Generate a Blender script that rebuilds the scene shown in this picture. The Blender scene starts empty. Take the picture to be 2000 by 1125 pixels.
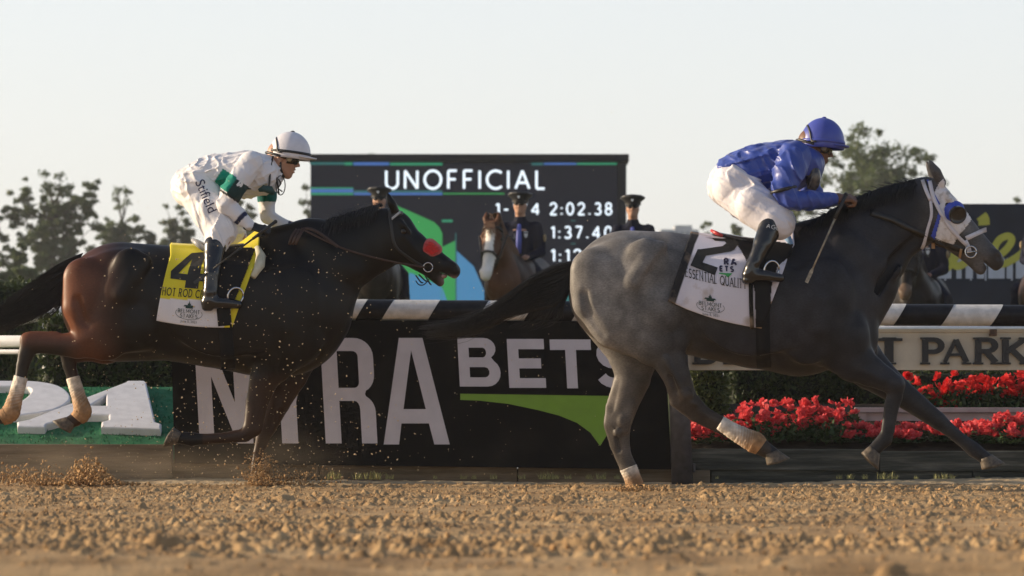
import bpy, bmesh, math, random
import numpy as np
from mathutils import Vector, Matrix
from mathutils.bvhtree import BVHTree
from mathutils.geometry import tessellate_polygon
from math import radians, sin, cos, pi

random.seed(7)
RNG = np.random.default_rng(7)
SC = bpy.context.scene
COL = SC.collection

# ------------------------------------------------------------------ camera
F, HZ, CAM_H, CX = 6660.0, 843.0, 0.35, 1000.0      # focal length (px of a 2000 px frame), horizon row, height
cam_d = bpy.data.cameras.new('camera')
cam = bpy.data.objects.new('camera', cam_d)
COL.objects.link(cam)
cam.location = (0, 0, CAM_H)
cam.rotation_euler = (pi / 2, 0, 0)
cam_d.sensor_width = 36
cam_d.lens = F / 2000 * 36
cam_d.shift_y = (HZ - 562.5) / 2000
cam_d.clip_start = 0.5
cam_d.clip_end = 3000
cam_d.dof.use_dof = True
cam_d.dof.focus_distance = 20.6
cam_d.dof.aperture_fstop = 5.0
SC.camera = cam

# ------------------------------------------------------------------ world + sun
SUN_AZ, SUN_EL = 8.0, 15.0       # degrees behind the picture plane (towards +Y) from the left, elevation
w = bpy.data.worlds.new('World'); SC.world = w; w.use_nodes = True
nt = w.node_tree; nt.nodes.clear()
out = nt.nodes.new('ShaderNodeOutputWorld')
sky = nt.nodes.new('ShaderNodeTexSky'); sky.sky_type = 'NISHITA'; sky.sun_disc = False
sky.sun_elevation = radians(SUN_EL)
sky.sun_rotation = radians(-90 + SUN_AZ)
sky.air_density = 1.0; sky.dust_density = 3.5; sky.ozone_density = 1.0; sky.altitude = 10
bg = nt.nodes.new('ShaderNodeBackground'); bg.inputs['Strength'].default_value = 0.05
nt.links.new(sky.outputs[0], bg.inputs['Color'])
# thin even overcast: the milky veil of a hazy evening, paler towards the horizon
tc = nt.nodes.new('ShaderNodeTexCoord'); sep = nt.nodes.new('ShaderNodeSeparateXYZ')
nt.links.new(tc.outputs['Generated'], sep.inputs[0])
ramp = nt.nodes.new('ShaderNodeValToRGB')
ramp.color_ramp.elements[0].position = 0.0; ramp.color_ramp.elements[0].color = (1.06, 1.035, 0.985, 1)
ramp.color_ramp.elements[1].position = 0.16; ramp.color_ramp.elements[1].color = (0.90, 0.94, 0.985, 1)
e_ = ramp.color_ramp.elements.new(0.42); e_.color = (0.15, 0.21, 0.33, 1)
nt.links.new(sep.outputs['Z'], ramp.inputs[0])
bg2 = nt.nodes.new('ShaderNodeBackground'); bg2.inputs['Strength'].default_value = 0.53
nt.links.new(ramp.outputs[0], bg2.inputs['Color'])
addn = nt.nodes.new('ShaderNodeAddShader')
nt.links.new(bg.outputs[0], addn.inputs[0]); nt.links.new(bg2.outputs[0], addn.inputs[1])
nt.links.new(addn.outputs[0], out.inputs['Surface'])

sun_d = bpy.data.lights.new('sun', 'SUN'); sun_d.energy = 5.0; sun_d.angle = radians(0.6); sun_d.color = (1.0, 0.80, 0.56)
sun = bpy.data.objects.new('sun', sun_d); COL.objects.link(sun)
_dir = Vector((cos(radians(SUN_EL)) * cos(radians(SUN_AZ)), -cos(radians(SUN_EL)) * sin(radians(SUN_AZ)), -sin(radians(SUN_EL))))
sun.rotation_euler = _dir.to_track_quat('-Z', 'Y').to_euler()
sun.location = (-30, 8, 12)

SC.view_settings.view_transform = 'Standard'
SC.view_settings.look = 'None'
SC.view_settings.exposure = 0.5
SC.view_settings.gamma = 1.0
SC.view_settings.use_curve_mapping = False
SC.render.engine = 'CYCLES'
SC.cycles.use_denoising = True
SC.cycles.max_bounces = 5
SC.cycles.volume_bounces = 0
SC.cycles.transparent_max_bounces = 12

def P(px, py, D):
    return ((px - CX) / F * D, D, CAM_H + (HZ - py) / F * D)
def gz_py(D):                      # row at which the ground lies at distance D
    return HZ + CAM_H * F / D

# ------------------------------------------------------------------ objects
def tag(o, label=None, cat=None, group=None, kind=None):
    if label: o['label'] = label
    if cat: o['category'] = cat
    if group: o['group'] = group
    if kind: o['kind'] = kind
    return o
def thing(name, label, cat, loc=(0, 0, 0), group=None):
    o = bpy.data.objects.new(name, None); COL.objects.link(o)
    o.location = loc; o.empty_display_size = 0.1
    return tag(o, label, cat, group)
_wloc = {}
def wloc(o):
    v = Vector((0, 0, 0))
    while o is not None:
        v += o.location; o = o.parent
    return v
def link(name, me, parent=None, mat=None, smooth=True, loc=None):
    """me holds WORLD coordinates; they are shifted to the parent's frame"""
    o = bpy.data.objects.new(name, me); COL.objects.link(o)
    if mat is not None:
        me.materials.clear()
        for m in (mat if isinstance(mat, (list, tuple)) else [mat]): me.materials.append(m)
    if parent is not None:
        o.parent = parent
        off = wloc(parent)
        me.transform(Matrix.Translation(-off))
    elif loc is not None:
        o.location = loc
        me.transform(Matrix.Translation(-Vector(loc)))
    if smooth:
        me.shade_smooth()
    return o
def mesh_np(name, V, Fc):
    me = bpy.data.meshes.new(name)
    V = np.asarray(V, dtype=np.float32)
    if isinstance(Fc, np.ndarray):
        n, k = Fc.shape
        me.vertices.add(len(V)); me.vertices.foreach_set('co', V.ravel())
        me.loops.add(n * k); me.loops.foreach_set('vertex_index', Fc.astype(np.int32).ravel())
        me.polygons.add(n)
        me.polygons.foreach_set('loop_start', np.arange(0, n * k, k, dtype=np.int32))
        me.polygons.foreach_set('loop_total', np.full(n, k, dtype=np.int32))
        me.update(calc_edges=True)
    else:
        me.from_pydata([tuple(map(float, v)) for v in V], [], [tuple(int(i) for i in f) for f in Fc]); me.update()
    return me
def vcol(me, C, name='col'):
    a = me.color_attributes.new(name, 'FLOAT_COLOR', 'POINT')
    C = np.asarray(C, dtype=np.float32)
    if C.shape[1] == 3: C = np.concatenate([C, np.ones((len(C), 1), np.float32)], 1)
    a.data.foreach_set('color', C.ravel())

class MB:
    """collects simple shapes into one mesh (world coordinates)"""
    def __init__(s): s.V = []; s.F = []
    def add(s, V, Fc):
        b = len(s.V); s.V += [tuple(v) for v in V]; s.F += [tuple(i + b for i in f) for f in Fc]; return s
    def box(s, lo, hi, bev=0.0):
        x0, y0, z0 = lo; x1, y1, z1 = hi
        if bev <= 0:
            V = [(x0,y0,z0),(x1,y0,z0),(x1,y1,z0),(x0,y1,z0),(x0,y0,z1),(x1,y0,z1),(x1,y1,z1),(x0,y1,z1)]
            return s.add(V, [(0,3,2,1),(4,5,6,7),(0,1,5,4),(1,2,6,5),(2,3,7,6),(3,0,4,7)])
        bm = bmesh.new(); bmesh.ops.create_cube(bm, size=1)
        for v in bm.verts:
            v.co = Vector(((x0+x1)/2 + v.co.x*(x1-x0), (y0+y1)/2 + v.co.y*(y1-y0), (z0+z1)/2 + v.co.z*(z1-z0)))
        bmesh.ops.bevel(bm, geom=bm.edges[:], offset=bev, segments=2, affect='EDGES', profile=0.5)
        bm.verts.index_update()
        s.add([v.co[:] for v in bm.verts], [[v.index for v in f.verts] for f in bm.faces]); bm.free(); return s
    def tube(s, pts, rad, n=8, cap=True, squash=None):
        pts = [Vector(p) for p in pts]
        if not isinstance(rad, (list, tuple)): rad = [rad] * len(pts)
        rings = []; up = None
        for i, p in enumerate(pts):
            t = (pts[min(i+1, len(pts)-1)] - pts[max(i-1, 0)])
            if t.length < 1e-9: t = Vector((0, 0, 1))
            t.normalize()
            if up is None:
                a = Vector((0, 1, 0)) if abs(t.y) < .9 else Vector((1, 0, 0))
            else: a = up
            u = (a - t * a.dot(t)); u.normalize(); up = u
            v = t.cross(u)
            sq = squash if squash else 1.0
            rings.append([p + (u * cos(2*pi*k/n) * sq + v * sin(2*pi*k/n)) * rad[i] for k in range(n)])
        V = [q for r in rings for q in r]; Fc = []
        for i in range(len(pts)-1):
            for k in range(n):
                Fc.append((i*n+k, i*n+(k+1)%n, (i+1)*n+(k+1)%n, (i+1)*n+k))
        if cap:
            Fc.append(tuple(range(n-1, -1, -1))); Fc.append(tuple((len(pts)-1)*n+k for k in range(n)))
        return s.add(V, Fc)
    def sphere(s, c, r, n=12, m=8, R=None):
        r = r if isinstance(r, (list, tuple)) else (r, r, r)
        V = []; Fc = []
        for j in range(m+1):
            th = pi*j/m
            for k in range(n):
                ph = 2*pi*k/n
                d = Vector((r[0]*sin(th)*cos(ph), r[1]*sin(th)*sin(ph), r[2]*cos(th)))
                if R is not None: d = R @ d
                V.append((c[0]+d.x, c[1]+d.y, c[2]+d.z))
        for j in range(m):
            for k in range(n):
                a, b, c2, d2 = j*n+k, j*n+(k+1)%n, (j+1)*n+(k+1)%n, (j+1)*n+k
                if j == 0: Fc.append((a, d2, c2))
                elif j == m-1: Fc.append((a, d2, b))
                else: Fc.append((a, d2, c2, b))
        return s.add(V, Fc)
    def torus(s, c, R, r, ex, ey, n=20, m=6, a0=0, a1=2*pi):
        c = Vector(c); ex = Vector(ex); ey = Vector(ey); closed = abs(a1-a0-2*pi) < 1e-6
        pts = [c + ex*cos(a0+(a1-a0)*i/n)*R + ey*sin(a0+(a1-a0)*i/n)*R for i in range(n+1)]
        return s.tube(pts, r, m)
    def mesh(s, name): return mesh_np(name, s.V, s.F)
    def build(s, name, mat, parent=None, smooth=True, loc=None):
        return link(name, s.mesh(name), parent, mat, smooth, loc)

# ------------------------------------------------------------------ materials
def mat(name, col, rough=0.6, metal=0.0, noise=0.0, nscale=8.0, col2=None, bump=0.0, bscale=40.0, spec=0.5, attr=None,
        sheen=0.0, coat=0.0, crease=None, emit=None, estr=0.0, detail=4.0, mask=(0.35, 0.65), trans=0.0):
    m = bpy.data.materials.new(name); m.use_nodes = True
    t = m.node_tree; b = t.nodes['Principled BSDF']; L = t.links
    b.inputs['Roughness'].default_value = rough; b.inputs['Metallic'].default_value = metal
    b.inputs['Specular IOR Level'].default_value = spec
    if sheen: b.inputs['Sheen Weight'].default_value = sheen
    if coat: b.inputs['Coat Weight'].default_value = coat; b.inputs['Coat Roughness'].default_value = 0.15
    if trans: b.inputs['Transmission Weight'].default_value = trans
    c = (*col[:3], 1)
    tcn = t.nodes.new('ShaderNodeTexCoord')
    src = None
    if attr:
        a = t.nodes.new('ShaderNodeAttribute'); a.attribute_name = attr; src = a.outputs['Color']
    if noise or col2:
        nz = t.nodes.new('ShaderNodeTexNoise'); nz.inputs['Scale'].default_value = nscale; nz.inputs['Detail'].default_value = detail
        L.new(tcn.outputs['Object'], nz.inputs['Vector'])
        mr = t.nodes.new('ShaderNodeMapRange'); mr.inputs['From Min'].default_value = mask[0]; mr.inputs['From Max'].default_value = mask[1]
        L.new(nz.outputs['Fac'], mr.inputs['Value'])
        mx = t.nodes.new('ShaderNodeMix'); mx.data_type = 'RGBA'
        L.new(mr.outputs[0], mx.inputs['Factor'])
        if col2:
            mx.inputs['A'].default_value = c; mx.inputs['B'].default_value = (*col2[:3], 1)
            if src: L.new(src, mx.inputs['A'])
        else:
            lo, hi = 1 - noise, 1 + noise
            mx.blend_type = 'MIX'
            mx.inputs['A'].default_value = (lo, lo, lo, 1); mx.inputs['B'].default_value = (hi, hi, hi, 1)
            mm = t.nodes.new('ShaderNodeMix'); mm.data_type = 'RGBA'; mm.blend_type = 'MULTIPLY'; mm.inputs['Factor'].default_value = 1
            if src: L.new(src, mm.inputs['A'])
            else: mm.inputs['A'].default_value = c
            L.new(mx.outputs['Result'], mm.inputs['B']); mx = mm
        L.new(mx.outputs['Result'], b.inputs['Base Color'])
    elif src: L.new(src, b.inputs['Base Color'])
    else: b.inputs['Base Color'].default_value = c
    if bump:
        n2 = t.nodes.new('ShaderNodeTexNoise'); n2.inputs['Scale'].default_value = bscale; n2.inputs['Detail'].default_value = 5
        L.new(tcn.outputs['Object'], n2.inputs['Vector'])
        bp = t.nodes.new('ShaderNodeBump'); bp.inputs['Strength'].default_value = bump; bp.inputs['Distance'].default_value = 0.01
        L.new(n2.outputs['Fac'], bp.inputs['Height']); L.new(bp.outputs[0], b.inputs['Normal'])
    if crease:                                            # soft cloth creases running one way
        ang, along, across, dist = crease
        mp = t.nodes.new('ShaderNodeMapping'); mp.vector_type = 'TEXTURE'
        mp.inputs['Rotation'].default_value = (0, radians(ang), 0); mp.inputs['Scale'].default_value = (1/along, 1/across, 1/across)
        L.new(tcn.outputs['Object'], mp.inputs['Vector'])
        n3 = t.nodes.new('ShaderNodeTexNoise'); n3.noise_type = 'RIDGED_MULTIFRACTAL'; n3.inputs['Scale'].default_value = 1; n3.inputs['Detail'].default_value = 1.5
        n3.inputs['Distortion'].default_value = .5
        L.new(mp.outputs[0], n3.inputs['Vector'])
        b3 = t.nodes.new('ShaderNodeBump'); b3.inputs['Strength'].default_value = .8; b3.inputs['Distance'].default_value = dist
        L.new(n3.outputs['Fac'], b3.inputs['Height'])
        if bump: L.new(b3.outputs[0], bp.inputs['Normal'])
        else: L.new(b3.outputs[0], b.inputs['Normal'])
    if emit:
        b.inputs['Emission Color'].default_value = (*emit, 1); b.inputs['Emission Strength'].default_value = estr
    return m

# ------------------------------------------------------------------ signed distance field + surface nets
def _ell(kx, ky, kz):
    pass
class Field:
    def __init__(s, vox): s.vox = vox; s.pr = []; s.disp = None
    def add(s, fn, lo, hi, k=0.02, op='u'):
        s.pr.append((fn, np.array(lo, float), np.array(hi, float), k, op)); return s
    # 3D polyline of round cones / cones with separate lateral (Y) half width
    def sweep(s, pts, k=0.02, op='u', T=None):
        """pts: (x, y, z, r, w): r = radius in the X-Z plane, w = half width along Y; T = (origin, 3x3 cols, scale) local frame"""
        A = np.array(pts, float)
        def fn(p, A=A):
            best = None
            for i in range(max(1, len(A) - 1)):
                a = A[i]; b = A[min(i + 1, len(A) - 1)]
                d = b[[0, 2]] - a[[0, 2]]; L2 = max(d @ d, 1e-12)
                qx = p[..., 0] - a[0]; qz = p[..., 2] - a[2]
                t = np.clip((qx * d[0] + qz * d[1]) / L2, 0, 1)
                dx = qx - t * d[0]; dz = qz - t * d[1]
                r = a[3] + (b[3] - a[3]) * t; w_ = a[4] + (b[4] - a[4]) * t; yc = a[1] + (b[1] - a[1]) * t
                dd = dx * dx + dz * dz; yy = (p[..., 1] - yc) ** 2
                k0 = np.sqrt(dd / (r * r) + yy / (w_ * w_)); k1 = np.sqrt(dd / r ** 4 + yy / w_ ** 4) + 1e-6
                f = k0 * (k0 - 1) / k1
                best = f if best is None else np.minimum(best, f) if len(A) < 3 else smin(best, f, 0.006)
            return best
        m = np.maximum(A[:, 3], A[:, 4])[:, None]
        lo = (A[:, :3] - m).min(0); hi = (A[:, :3] + m).max(0)
        return s._tf(fn, lo, hi, k, op, T)
    def caps(s, pts, k=0.01, op='u', T=None):
        """round 3D chain (x,y,z,r)"""
        A = np.array(pts, float)
        def fn(p, A=A):
            best = None
            for i in range(max(1, len(A) - 1)):
                a = A[i]; b = A[min(i + 1, len(A) - 1)]; d = b[:3] - a[:3]; L2 = max(d @ d, 1e-12)
                q = p - a[:3]; t = np.clip((q @ d) / L2, 0, 1)
                f = np.sqrt(((q - t[..., None] * d) ** 2).sum(-1)) - (a[3] + (b[3] - a[3]) * t)
                best = f if best is None else smin(best, f, 0.004)
            return best
        lo = (A[:, :3] - A[:, 3:4]).min(0); hi = (A[:, :3] + A[:, 3:4]).max(0)
        return s._tf(fn, lo, hi, k, op, T)
    def ell(s, c, r, k=0.02, op='u', T=None, rot=None):
        c = np.array(c, float); r = np.array(r, float)
        Rm = None if rot is None else np.array(rot, float)      # columns = ellipsoid axes
        def fn(p):
            q = p - c
            if Rm is not None: q = q @ Rm
            k0 = np.sqrt(((q / r) ** 2).sum(-1)); k1 = np.sqrt(((q / r ** 2) ** 2).sum(-1)) + 1e-6
            return k0 * (k0 - 1) / k1
        mr = r.max() if Rm is not None else r
        return s._tf(fn, c - mr, c + mr, k, op, T)
    def _tf(s, fn, lo, hi, k, op, T):
        if T is None: return s.add(fn, lo, hi, k, op)
        o, M, sc = np.array(T[0], float), np.array(T[1], float), T[2]
        corners = np.array([[x, y, z] for x in (lo[0], hi[0]) for y in (lo[1], hi[1]) for z in (lo[2], hi[2])])
        wc = o + (corners * sc) @ M.T
        return s.add(lambda p: fn(((p - o) @ M) / sc) * sc, wc.min(0), wc.max(0), k, op)
    def grid(s):
        los = np.array([p[1] for p in s.pr if p[4] == 'u']); his = np.array([p[2] for p in s.pr if p[4] == 'u'])
        lo = los.min(0) - 3 * s.vox; hi = his.max(0) + 3 * s.vox
        n = np.ceil((hi - lo) / s.vox).astype(int) + 1
        f = np.full(n, 0.3, np.float32)
        ax = [lo[i] + np.arange(n[i]) * s.vox for i in range(3)]
        for fn, l, h, k, op in s.pr:
            mg = max(0.03, k * 1.6)
            i0 = np.clip(np.floor((l - mg - lo) / s.vox).astype(int), 0, n); i1 = np.clip(np.ceil((h + mg - lo) / s.vox).astype(int) + 1, 0, n)
            if np.any(i1 - i0 < 1): continue
            g = np.stack(np.meshgrid(ax[0][i0[0]:i1[0]], ax[1][i0[1]:i1[1]], ax[2][i0[2]:i1[2]], indexing='ij'), -1)
            v = fn(g)
            sl = (slice(i0[0], i1[0]), slice(i0[1], i1[1]), slice(i0[2], i1[2]))
            if op == 'u': f[sl] = smin(f[sl], v, k)
            else: f[sl] = -smin(-f[sl], v, k)
        if s.disp is not None:
            m = np.abs(f) < 0.06
            ii = np.argwhere(m)
            f[m] += s.disp(lo + ii * s.vox)
        return f, lo
    def mesh(s, name, relax=1):
        f, lo = s.grid()
        V, Q = surface_nets(f, lo, s.vox)
        for _ in range(relax): V = relax_mesh(V, Q, 0.35)
        return mesh_np(name, V, Q), V
def smin(a, b, k):
    if k <= 0: return np.minimum(a, b)
    h = np.clip(0.5 + 0.5 * (b - a) / k, 0, 1)
    return b + (a - b) * h - k * h * (1 - h)
def relax_mesh(V, Q, lam):
    n = len(V); acc = np.zeros((n, 3)); cnt = np.zeros(n)
    for i in range(4):
        a = Q[:, i]; b = Q[:, (i + 1) % 4]
        for c in range(3):
            acc[:, c] += np.bincount(a, V[b, c], n) + np.bincount(b, V[a, c], n)
        cnt += np.bincount(a, minlength=n) + np.bincount(b, minlength=n)
    cnt = np.maximum(cnt, 1)
    return V + lam * (acc / cnt[:, None] - V)
def surface_nets(f, lo, h):
    neg = f < 0
    nx, ny, nz = f.shape
    cnt = np.zeros((nx-1, ny-1, nz-1), np.int8)
    for dx in (0, 1):
        for dy in (0, 1):
            for dz in (0, 1):
                cnt += neg[dx:nx-1+dx, dy:ny-1+dy, dz:nz-1+dz]
    mask = (cnt > 0) & (cnt < 8)
    idx = -np.ones(mask.shape, np.int64); cells = np.argwhere(mask); idx[mask] = np.arange(len(cells))
    acc = np.zeros((len(cells), 3)); num = np.zeros(len(cells))
    C = [(x, y, z) for x in (0, 1) for y in (0, 1) for z in (0, 1)]
    for a in range(8):
        for b in range(a+1, 8):
            d = np.array(C[b]) - np.array(C[a])
            if np.abs(d).sum() != 1: continue
            pa = cells + C[a]; pb = cells + C[b]
            va = f[pa[:, 0], pa[:, 1], pa[:, 2]]; vb = f[pb[:, 0], pb[:, 1], pb[:, 2]]
            m = (va < 0) != (vb < 0)
            t = va[m] / (va[m] - vb[m])
            acc[m] += np.array(C[a]) + t[:, None] * d; num[m] += 1
    V = lo + (cells + acc / num[:, None]) * h
    quads = []
    for ax in range(3):
        o = [1, 1, 1]; o[ax] = 0
        s0 = [slice(1, -1)] * 3; s1 = [slice(1, -1)] * 3
        s0[ax] = slice(0, -1); s1[ax] = slice(1, None)
        n0 = neg[tuple(s0)]; n1 = neg[tuple(s1)]
        e = np.argwhere(n0 != n1)
        if not len(e): continue
        sgn = n0[e[:, 0], e[:, 1], e[:, 2]]
        b, c = [(1, 2), (2, 0), (0, 1)][ax]
        base = e + np.array(o)
        def cell(db, dc):
            q = base.copy(); q[:, b] += db; q[:, c] += dc
            return idx[q[:, 0], q[:, 1], q[:, 2]]
        q = np.stack([cell(-1, -1), cell(0, -1), cell(0, 0), cell(-1, 0)], 1)
        q[~sgn] = q[~sgn][:, ::-1]
        quads.append(q)
    Q = np.concatenate(quads); Q = Q[(Q >= 0).all(1)]
    return V, Q
def sines(seed, n=6, lo=4, hi=12, aniso=(1, 1, 1)):
    r = np.random.default_rng(seed)
    D = r.normal(size=(n, 3)); D /= np.linalg.norm(D, axis=1)[:, None]
    D = D * r.uniform(lo, hi, (n, 1)) * np.array(aniso); ph = r.uniform(0, 6.28, n)
    return lambda p: np.sin(p @ D.T + ph).sum(-1) / n
# ------------------------------------------------------------------ lettering: a stroke alphabet
def arc(cx, cy, rx, ry, a0, a1, n=9):
    return [(cx + rx*cos(radians(a0+(a1-a0)*i/n)), cy + ry*sin(radians(a0+(a1-a0)*i/n))) for i in range(n+1)]
GLY = {
 'A': (.78, [[(0,0),(.39,1)], [(.39,1),(.78,0)], [(.13,.33),(.65,.33)]]),
 'B': (.56, [[(0,0),(0,1)], [(0,1),(.30,1)]+arc(.30,.76,.22,.24,90,-90)+[(0,.52)], [(0,.52),(.30,.52)]+arc(.30,.26,.26,.26,90,-90)+[(0,0)]]),
 'C': (.80, [arc(.5,.5,.5,.5,48,312,16)]),
 'D': (.68, [[(0,0),(0,1)], [(0,1),(.22,1)]+arc(.22,.5,.46,.5,90,-90,12)+[(0,0)]]),
 'E': (.50, [[(0,0),(0,1)], [(0,1),(.50,1)], [(0,.52),(.44,.52)], [(0,0),(.50,0)]]),
 'F': (.48, [[(0,0),(0,1)], [(0,1),(.48,1)], [(0,.52),(.42,.52)]]),
 'G': (.84, [arc(.5,.5,.5,.5,48,360,18)+[(.55,.5)]]),
 'H': (.66, [[(0,0),(0,1)], [(.66,0),(.66,1)], [(0,.52),(.66,.52)]]),
 'I': (.0, [[(0,0),(0,1)]]),
 'J': (.4, [[(.4,1),(.4,.25)]+arc(.2,.25,.2,.25,0,-180)]),
 'K': (.60, [[(0,0),(0,1)], [(.58,1),(0,.42)], [(.18,.58),(.60,0)]]),
 'L': (.46, [[(0,0),(0,1)], [(0,0),(.46,0)]]),
 'M': (.84, [[(0,0),(0,1)], [(0,1),(.42,.2)], [(.42,.2),(.84,1)], [(.84,1),(.84,0)]]),
 'N': (.70, [[(0,0),(0,1)], [(0,1),(.70,0)], [(.70,0),(.70,1)]]),
 'O': (.94, [arc(.47,.5,.47,.5,90,450,22)]),
 'P': (.54, [[(0,0),(0,1)], [(0,1),(.28,1)]+arc(.28,.73,.26,.27,90,-90)+[(0,.46)]]),
 'Q': (.94, [arc(.47,.5,.47,.5,90,450,22), [(.55,.3),(.92,-.08)]]),
 'R': (.56, [[(0,0),(0,1)], [(0,1),(.28,1)]+arc(.28,.74,.26,.26,90,-90)+[(0,.48)], [(.24,.48),(.56,0)]]),
 'S': (.54, [arc(.27,.75,.25,.25,35,270,10)+arc(.27,.25,.27,.25,90,-150,11)]),
 'T': (.62, [[(0,1),(.62,1)], [(.31,1),(.31,0)]]),
 'U': (.66, [[(0,1),(0,.32)]+arc(.33,.32,.33,.32,180,360,10)+[(.66,1)]]),
 'Y': (.66, [[(0,1),(.33,.48)], [(.66,1),(.33,.48)], [(.33,.48),(.33,0)]]),
 '0': (.56, [arc(.28,.5,.28,.5,90,450,18)]),
 '1': (.22, [[(0,.82),(.22,1)], [(.22,1),(.22,0)]]),
 '2': (.54, [arc(.27,.73,.26,.27,170,-35,10)+[(0,0)], [(0,0),(.56,0)]]),
 '3': (.52, [arc(.25,.75,.23,.25,150,-90,9), arc(.25,.25,.27,.25,90,-150,10)]),
 '4': (.62, [[(.46,0),(.46,1)], [(.46,1),(0,.28)], [(0,.28),(.62,.28)]]),
 '5': (.52, [[(.46,1),(.1,1)], [(.1,1),(.04,.55)], [(.04,.55)]+arc(.24,.31,.28,.31,120,-140,10)]),
 '7': (.52, [[(0,1),(.52,1)], [(.52,1),(.16,0)]]),
 '8': (.52, [arc(.26,.76,.22,.24,90,450,14), arc(.26,.26,.26,.26,90,450,14)]),
 ':': (.06, [[(.03,.12),(.03,.0)], [(.03,.62),(.03,.5)]]),
 '.': (.06, [[(.03,.12),(.03,.0)]]),
 ',': (.06, [[(.04,.10),(.0,-.1)]]),
 '/': (.40, [[(0,0),(.40,1)]]),
 '-': (.34, [[(0,.45),(.34,.45)]]),
}
def ribbon(pl, t, step=None):
    """polyline -> list of quads of thickness t, mitred"""
    pl = [Vector(p) for p in pl]
    if step:
        q = []
        for a, b in zip(pl, pl[1:]):
            n = max(1, int((b-a).length/step))
            q += [a.lerp(b, i/n) for i in range(n)]
        pl = q + [pl[-1]]
    closed = (pl[0]-pl[-1]).length < 1e-6
    L = []; R = []; n = len(pl)
    for i, p in enumerate(pl):
        if closed: a = pl[i-1] if i else pl[-2]; b = pl[i+1] if i < n-1 else pl[1]
        else: a = pl[max(0, i-1)]; b = pl[min(n-1, i+1)]
        d1 = (p-a).normalized() if (p-a).length > 1e-9 else None
        d2 = (b-p).normalized() if (b-p).length > 1e-9 else None
        if d1 is None: d1 = d2
        if d2 is None: d2 = d1
        tn = (d1+d2)
        tn = tn.normalized() if tn.length > 1e-6 else d1
        nn = Vector((-tn.y, tn.x)); c = max(.5, nn.dot(Vector((-d1.y, d1.x))))
        L.append(p + nn*(t/2/c)); R.append(p - nn*(t/2/c))
    return [[L[i], R[i], R[i+1], L[i+1]] for i in range(n-1)]
def text2d(s, h, t, gap=.22, serif=0.0, space=.45, wide=1.0, step=None):
    """-> (list of (quad, layer), width); t = stroke / height. serif = serif length / height"""
    x = 0; out = []
    for ch in s:
        if ch == ' ': x += space*h; continue
        wd, strokes = GLY[ch]; wd *= wide
        lay = 0
        for pl in strokes:
            q = [(x + t*h/2 + px*wide*h*(1-t), t*h/2 + py*h*(1-t)) for px, py in pl]
            th = t*h
            if serif and len(pl) == 2 and abs(pl[0][1]-pl[1][1]) < .05: th *= .6        # thin horizontals in serif letters
            if serif and ch in 'AMNUY' and pl[0][0] < .01 and len(pl) == 2 and ch != 'Y': th *= .7
            for r in ribbon(q, th, step): out.append((r, lay))
            lay += 1
            if serif and ch not in 'OCQS0':
                for (p, o) in ((pl[0], pl[1]), (pl[-1], pl[-2])):
                    if abs(p[1]-o[1]) > .2 and (p[1] < .02 or p[1] > .98) and not (ch in 'ANM' and p[1] > .9 and abs(p[0]-.39) < .03):
                        yy = t*h*.22 if p[1] < .5 else h - t*h*.22
                        cx_ = x + t*h/2 + p[0]*wide*h*(1-t)
                        for r in ribbon([(cx_-serif*h, yy), (cx_+serif*h, yy)], t*h*.42): out.append((r, lay))
                        lay += 1
        x += (wd*(1-t) + t + gap)*h
    return out, x - gap*h
def flat_text(mb, quads, fn, lift=0.0006):
    for q, lay in quads:
        V = [fn(p[0], p[1], lay*lift) for p in q]
        mb.add(V, [(0, 1, 2, 3)])
def poly_extrude(loops, z0, z1, fn, bevel=0.0, name='letter'):
    """loops: outer then holes of 2D points; fn(x, y, z) -> world; front face at z1"""
    flat = [p for l in loops for p in l]
    tris = tessellate_polygon([[Vector((p[0], p[1], 0)) for p in l] for l in loops])
    n = len(flat); V = []; Fc = []
    def ring(zz, inset):
        o = []
        for li, l in enumerate(loops):
            m = len(l); area = sum(l[i-1][0]*l[i][1]-l[i][0]*l[i-1][1] for i in range(m))
            sg = 1 if (area > 0) == (li == 0) else -1
            for i in range(m):
                a = Vector(l[i-1]); p = Vector(l[i]); b = Vector(l[(i+1) % m])
                d1 = (p-a).normalized(); d2 = (b-p).normalized(); tn = (d1+d2)
                tn = tn.normalized() if tn.length > 1e-6 else d1
                nn = Vector((-tn.y, tn.x))*sg*(1 if li == 0 else 1)
                c = max(.4, abs(nn.dot(Vector((-d1.y, d1.x)))))
                o.append((*(p + nn*inset/c), zz))
        return o
    rings = [ring(z0, 0)]
    if bevel > 0:
        rings += [ring(z1-bevel, 0), ring(z1-bevel*.3, bevel*.3), ring(z1, bevel)]
    else: rings.append(ring(z1, 0))
    for r in rings: V += [fn(*p) for p in r]
    for k in range(len(rings)-1):
        o = 0
        for l in loops:
            m = len(l)
            for i in range(m):
                Fc.append((k*n+o+i, k*n+o+(i+1) % m, (k+1)*n+o+(i+1) % m, (k+1)*n+o+i))
            o += m
    top = (len(rings)-1)*n
    for t in tris: Fc.append(tuple(top+i for i in t))
    me = mesh_np(name, V, Fc)
    bm = bmesh.new(); bm.from_mesh(me); bmesh.ops.recalc_face_normals(bm, faces=bm.faces[:]); bm.to_mesh(me); bm.free()
    return me
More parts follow.
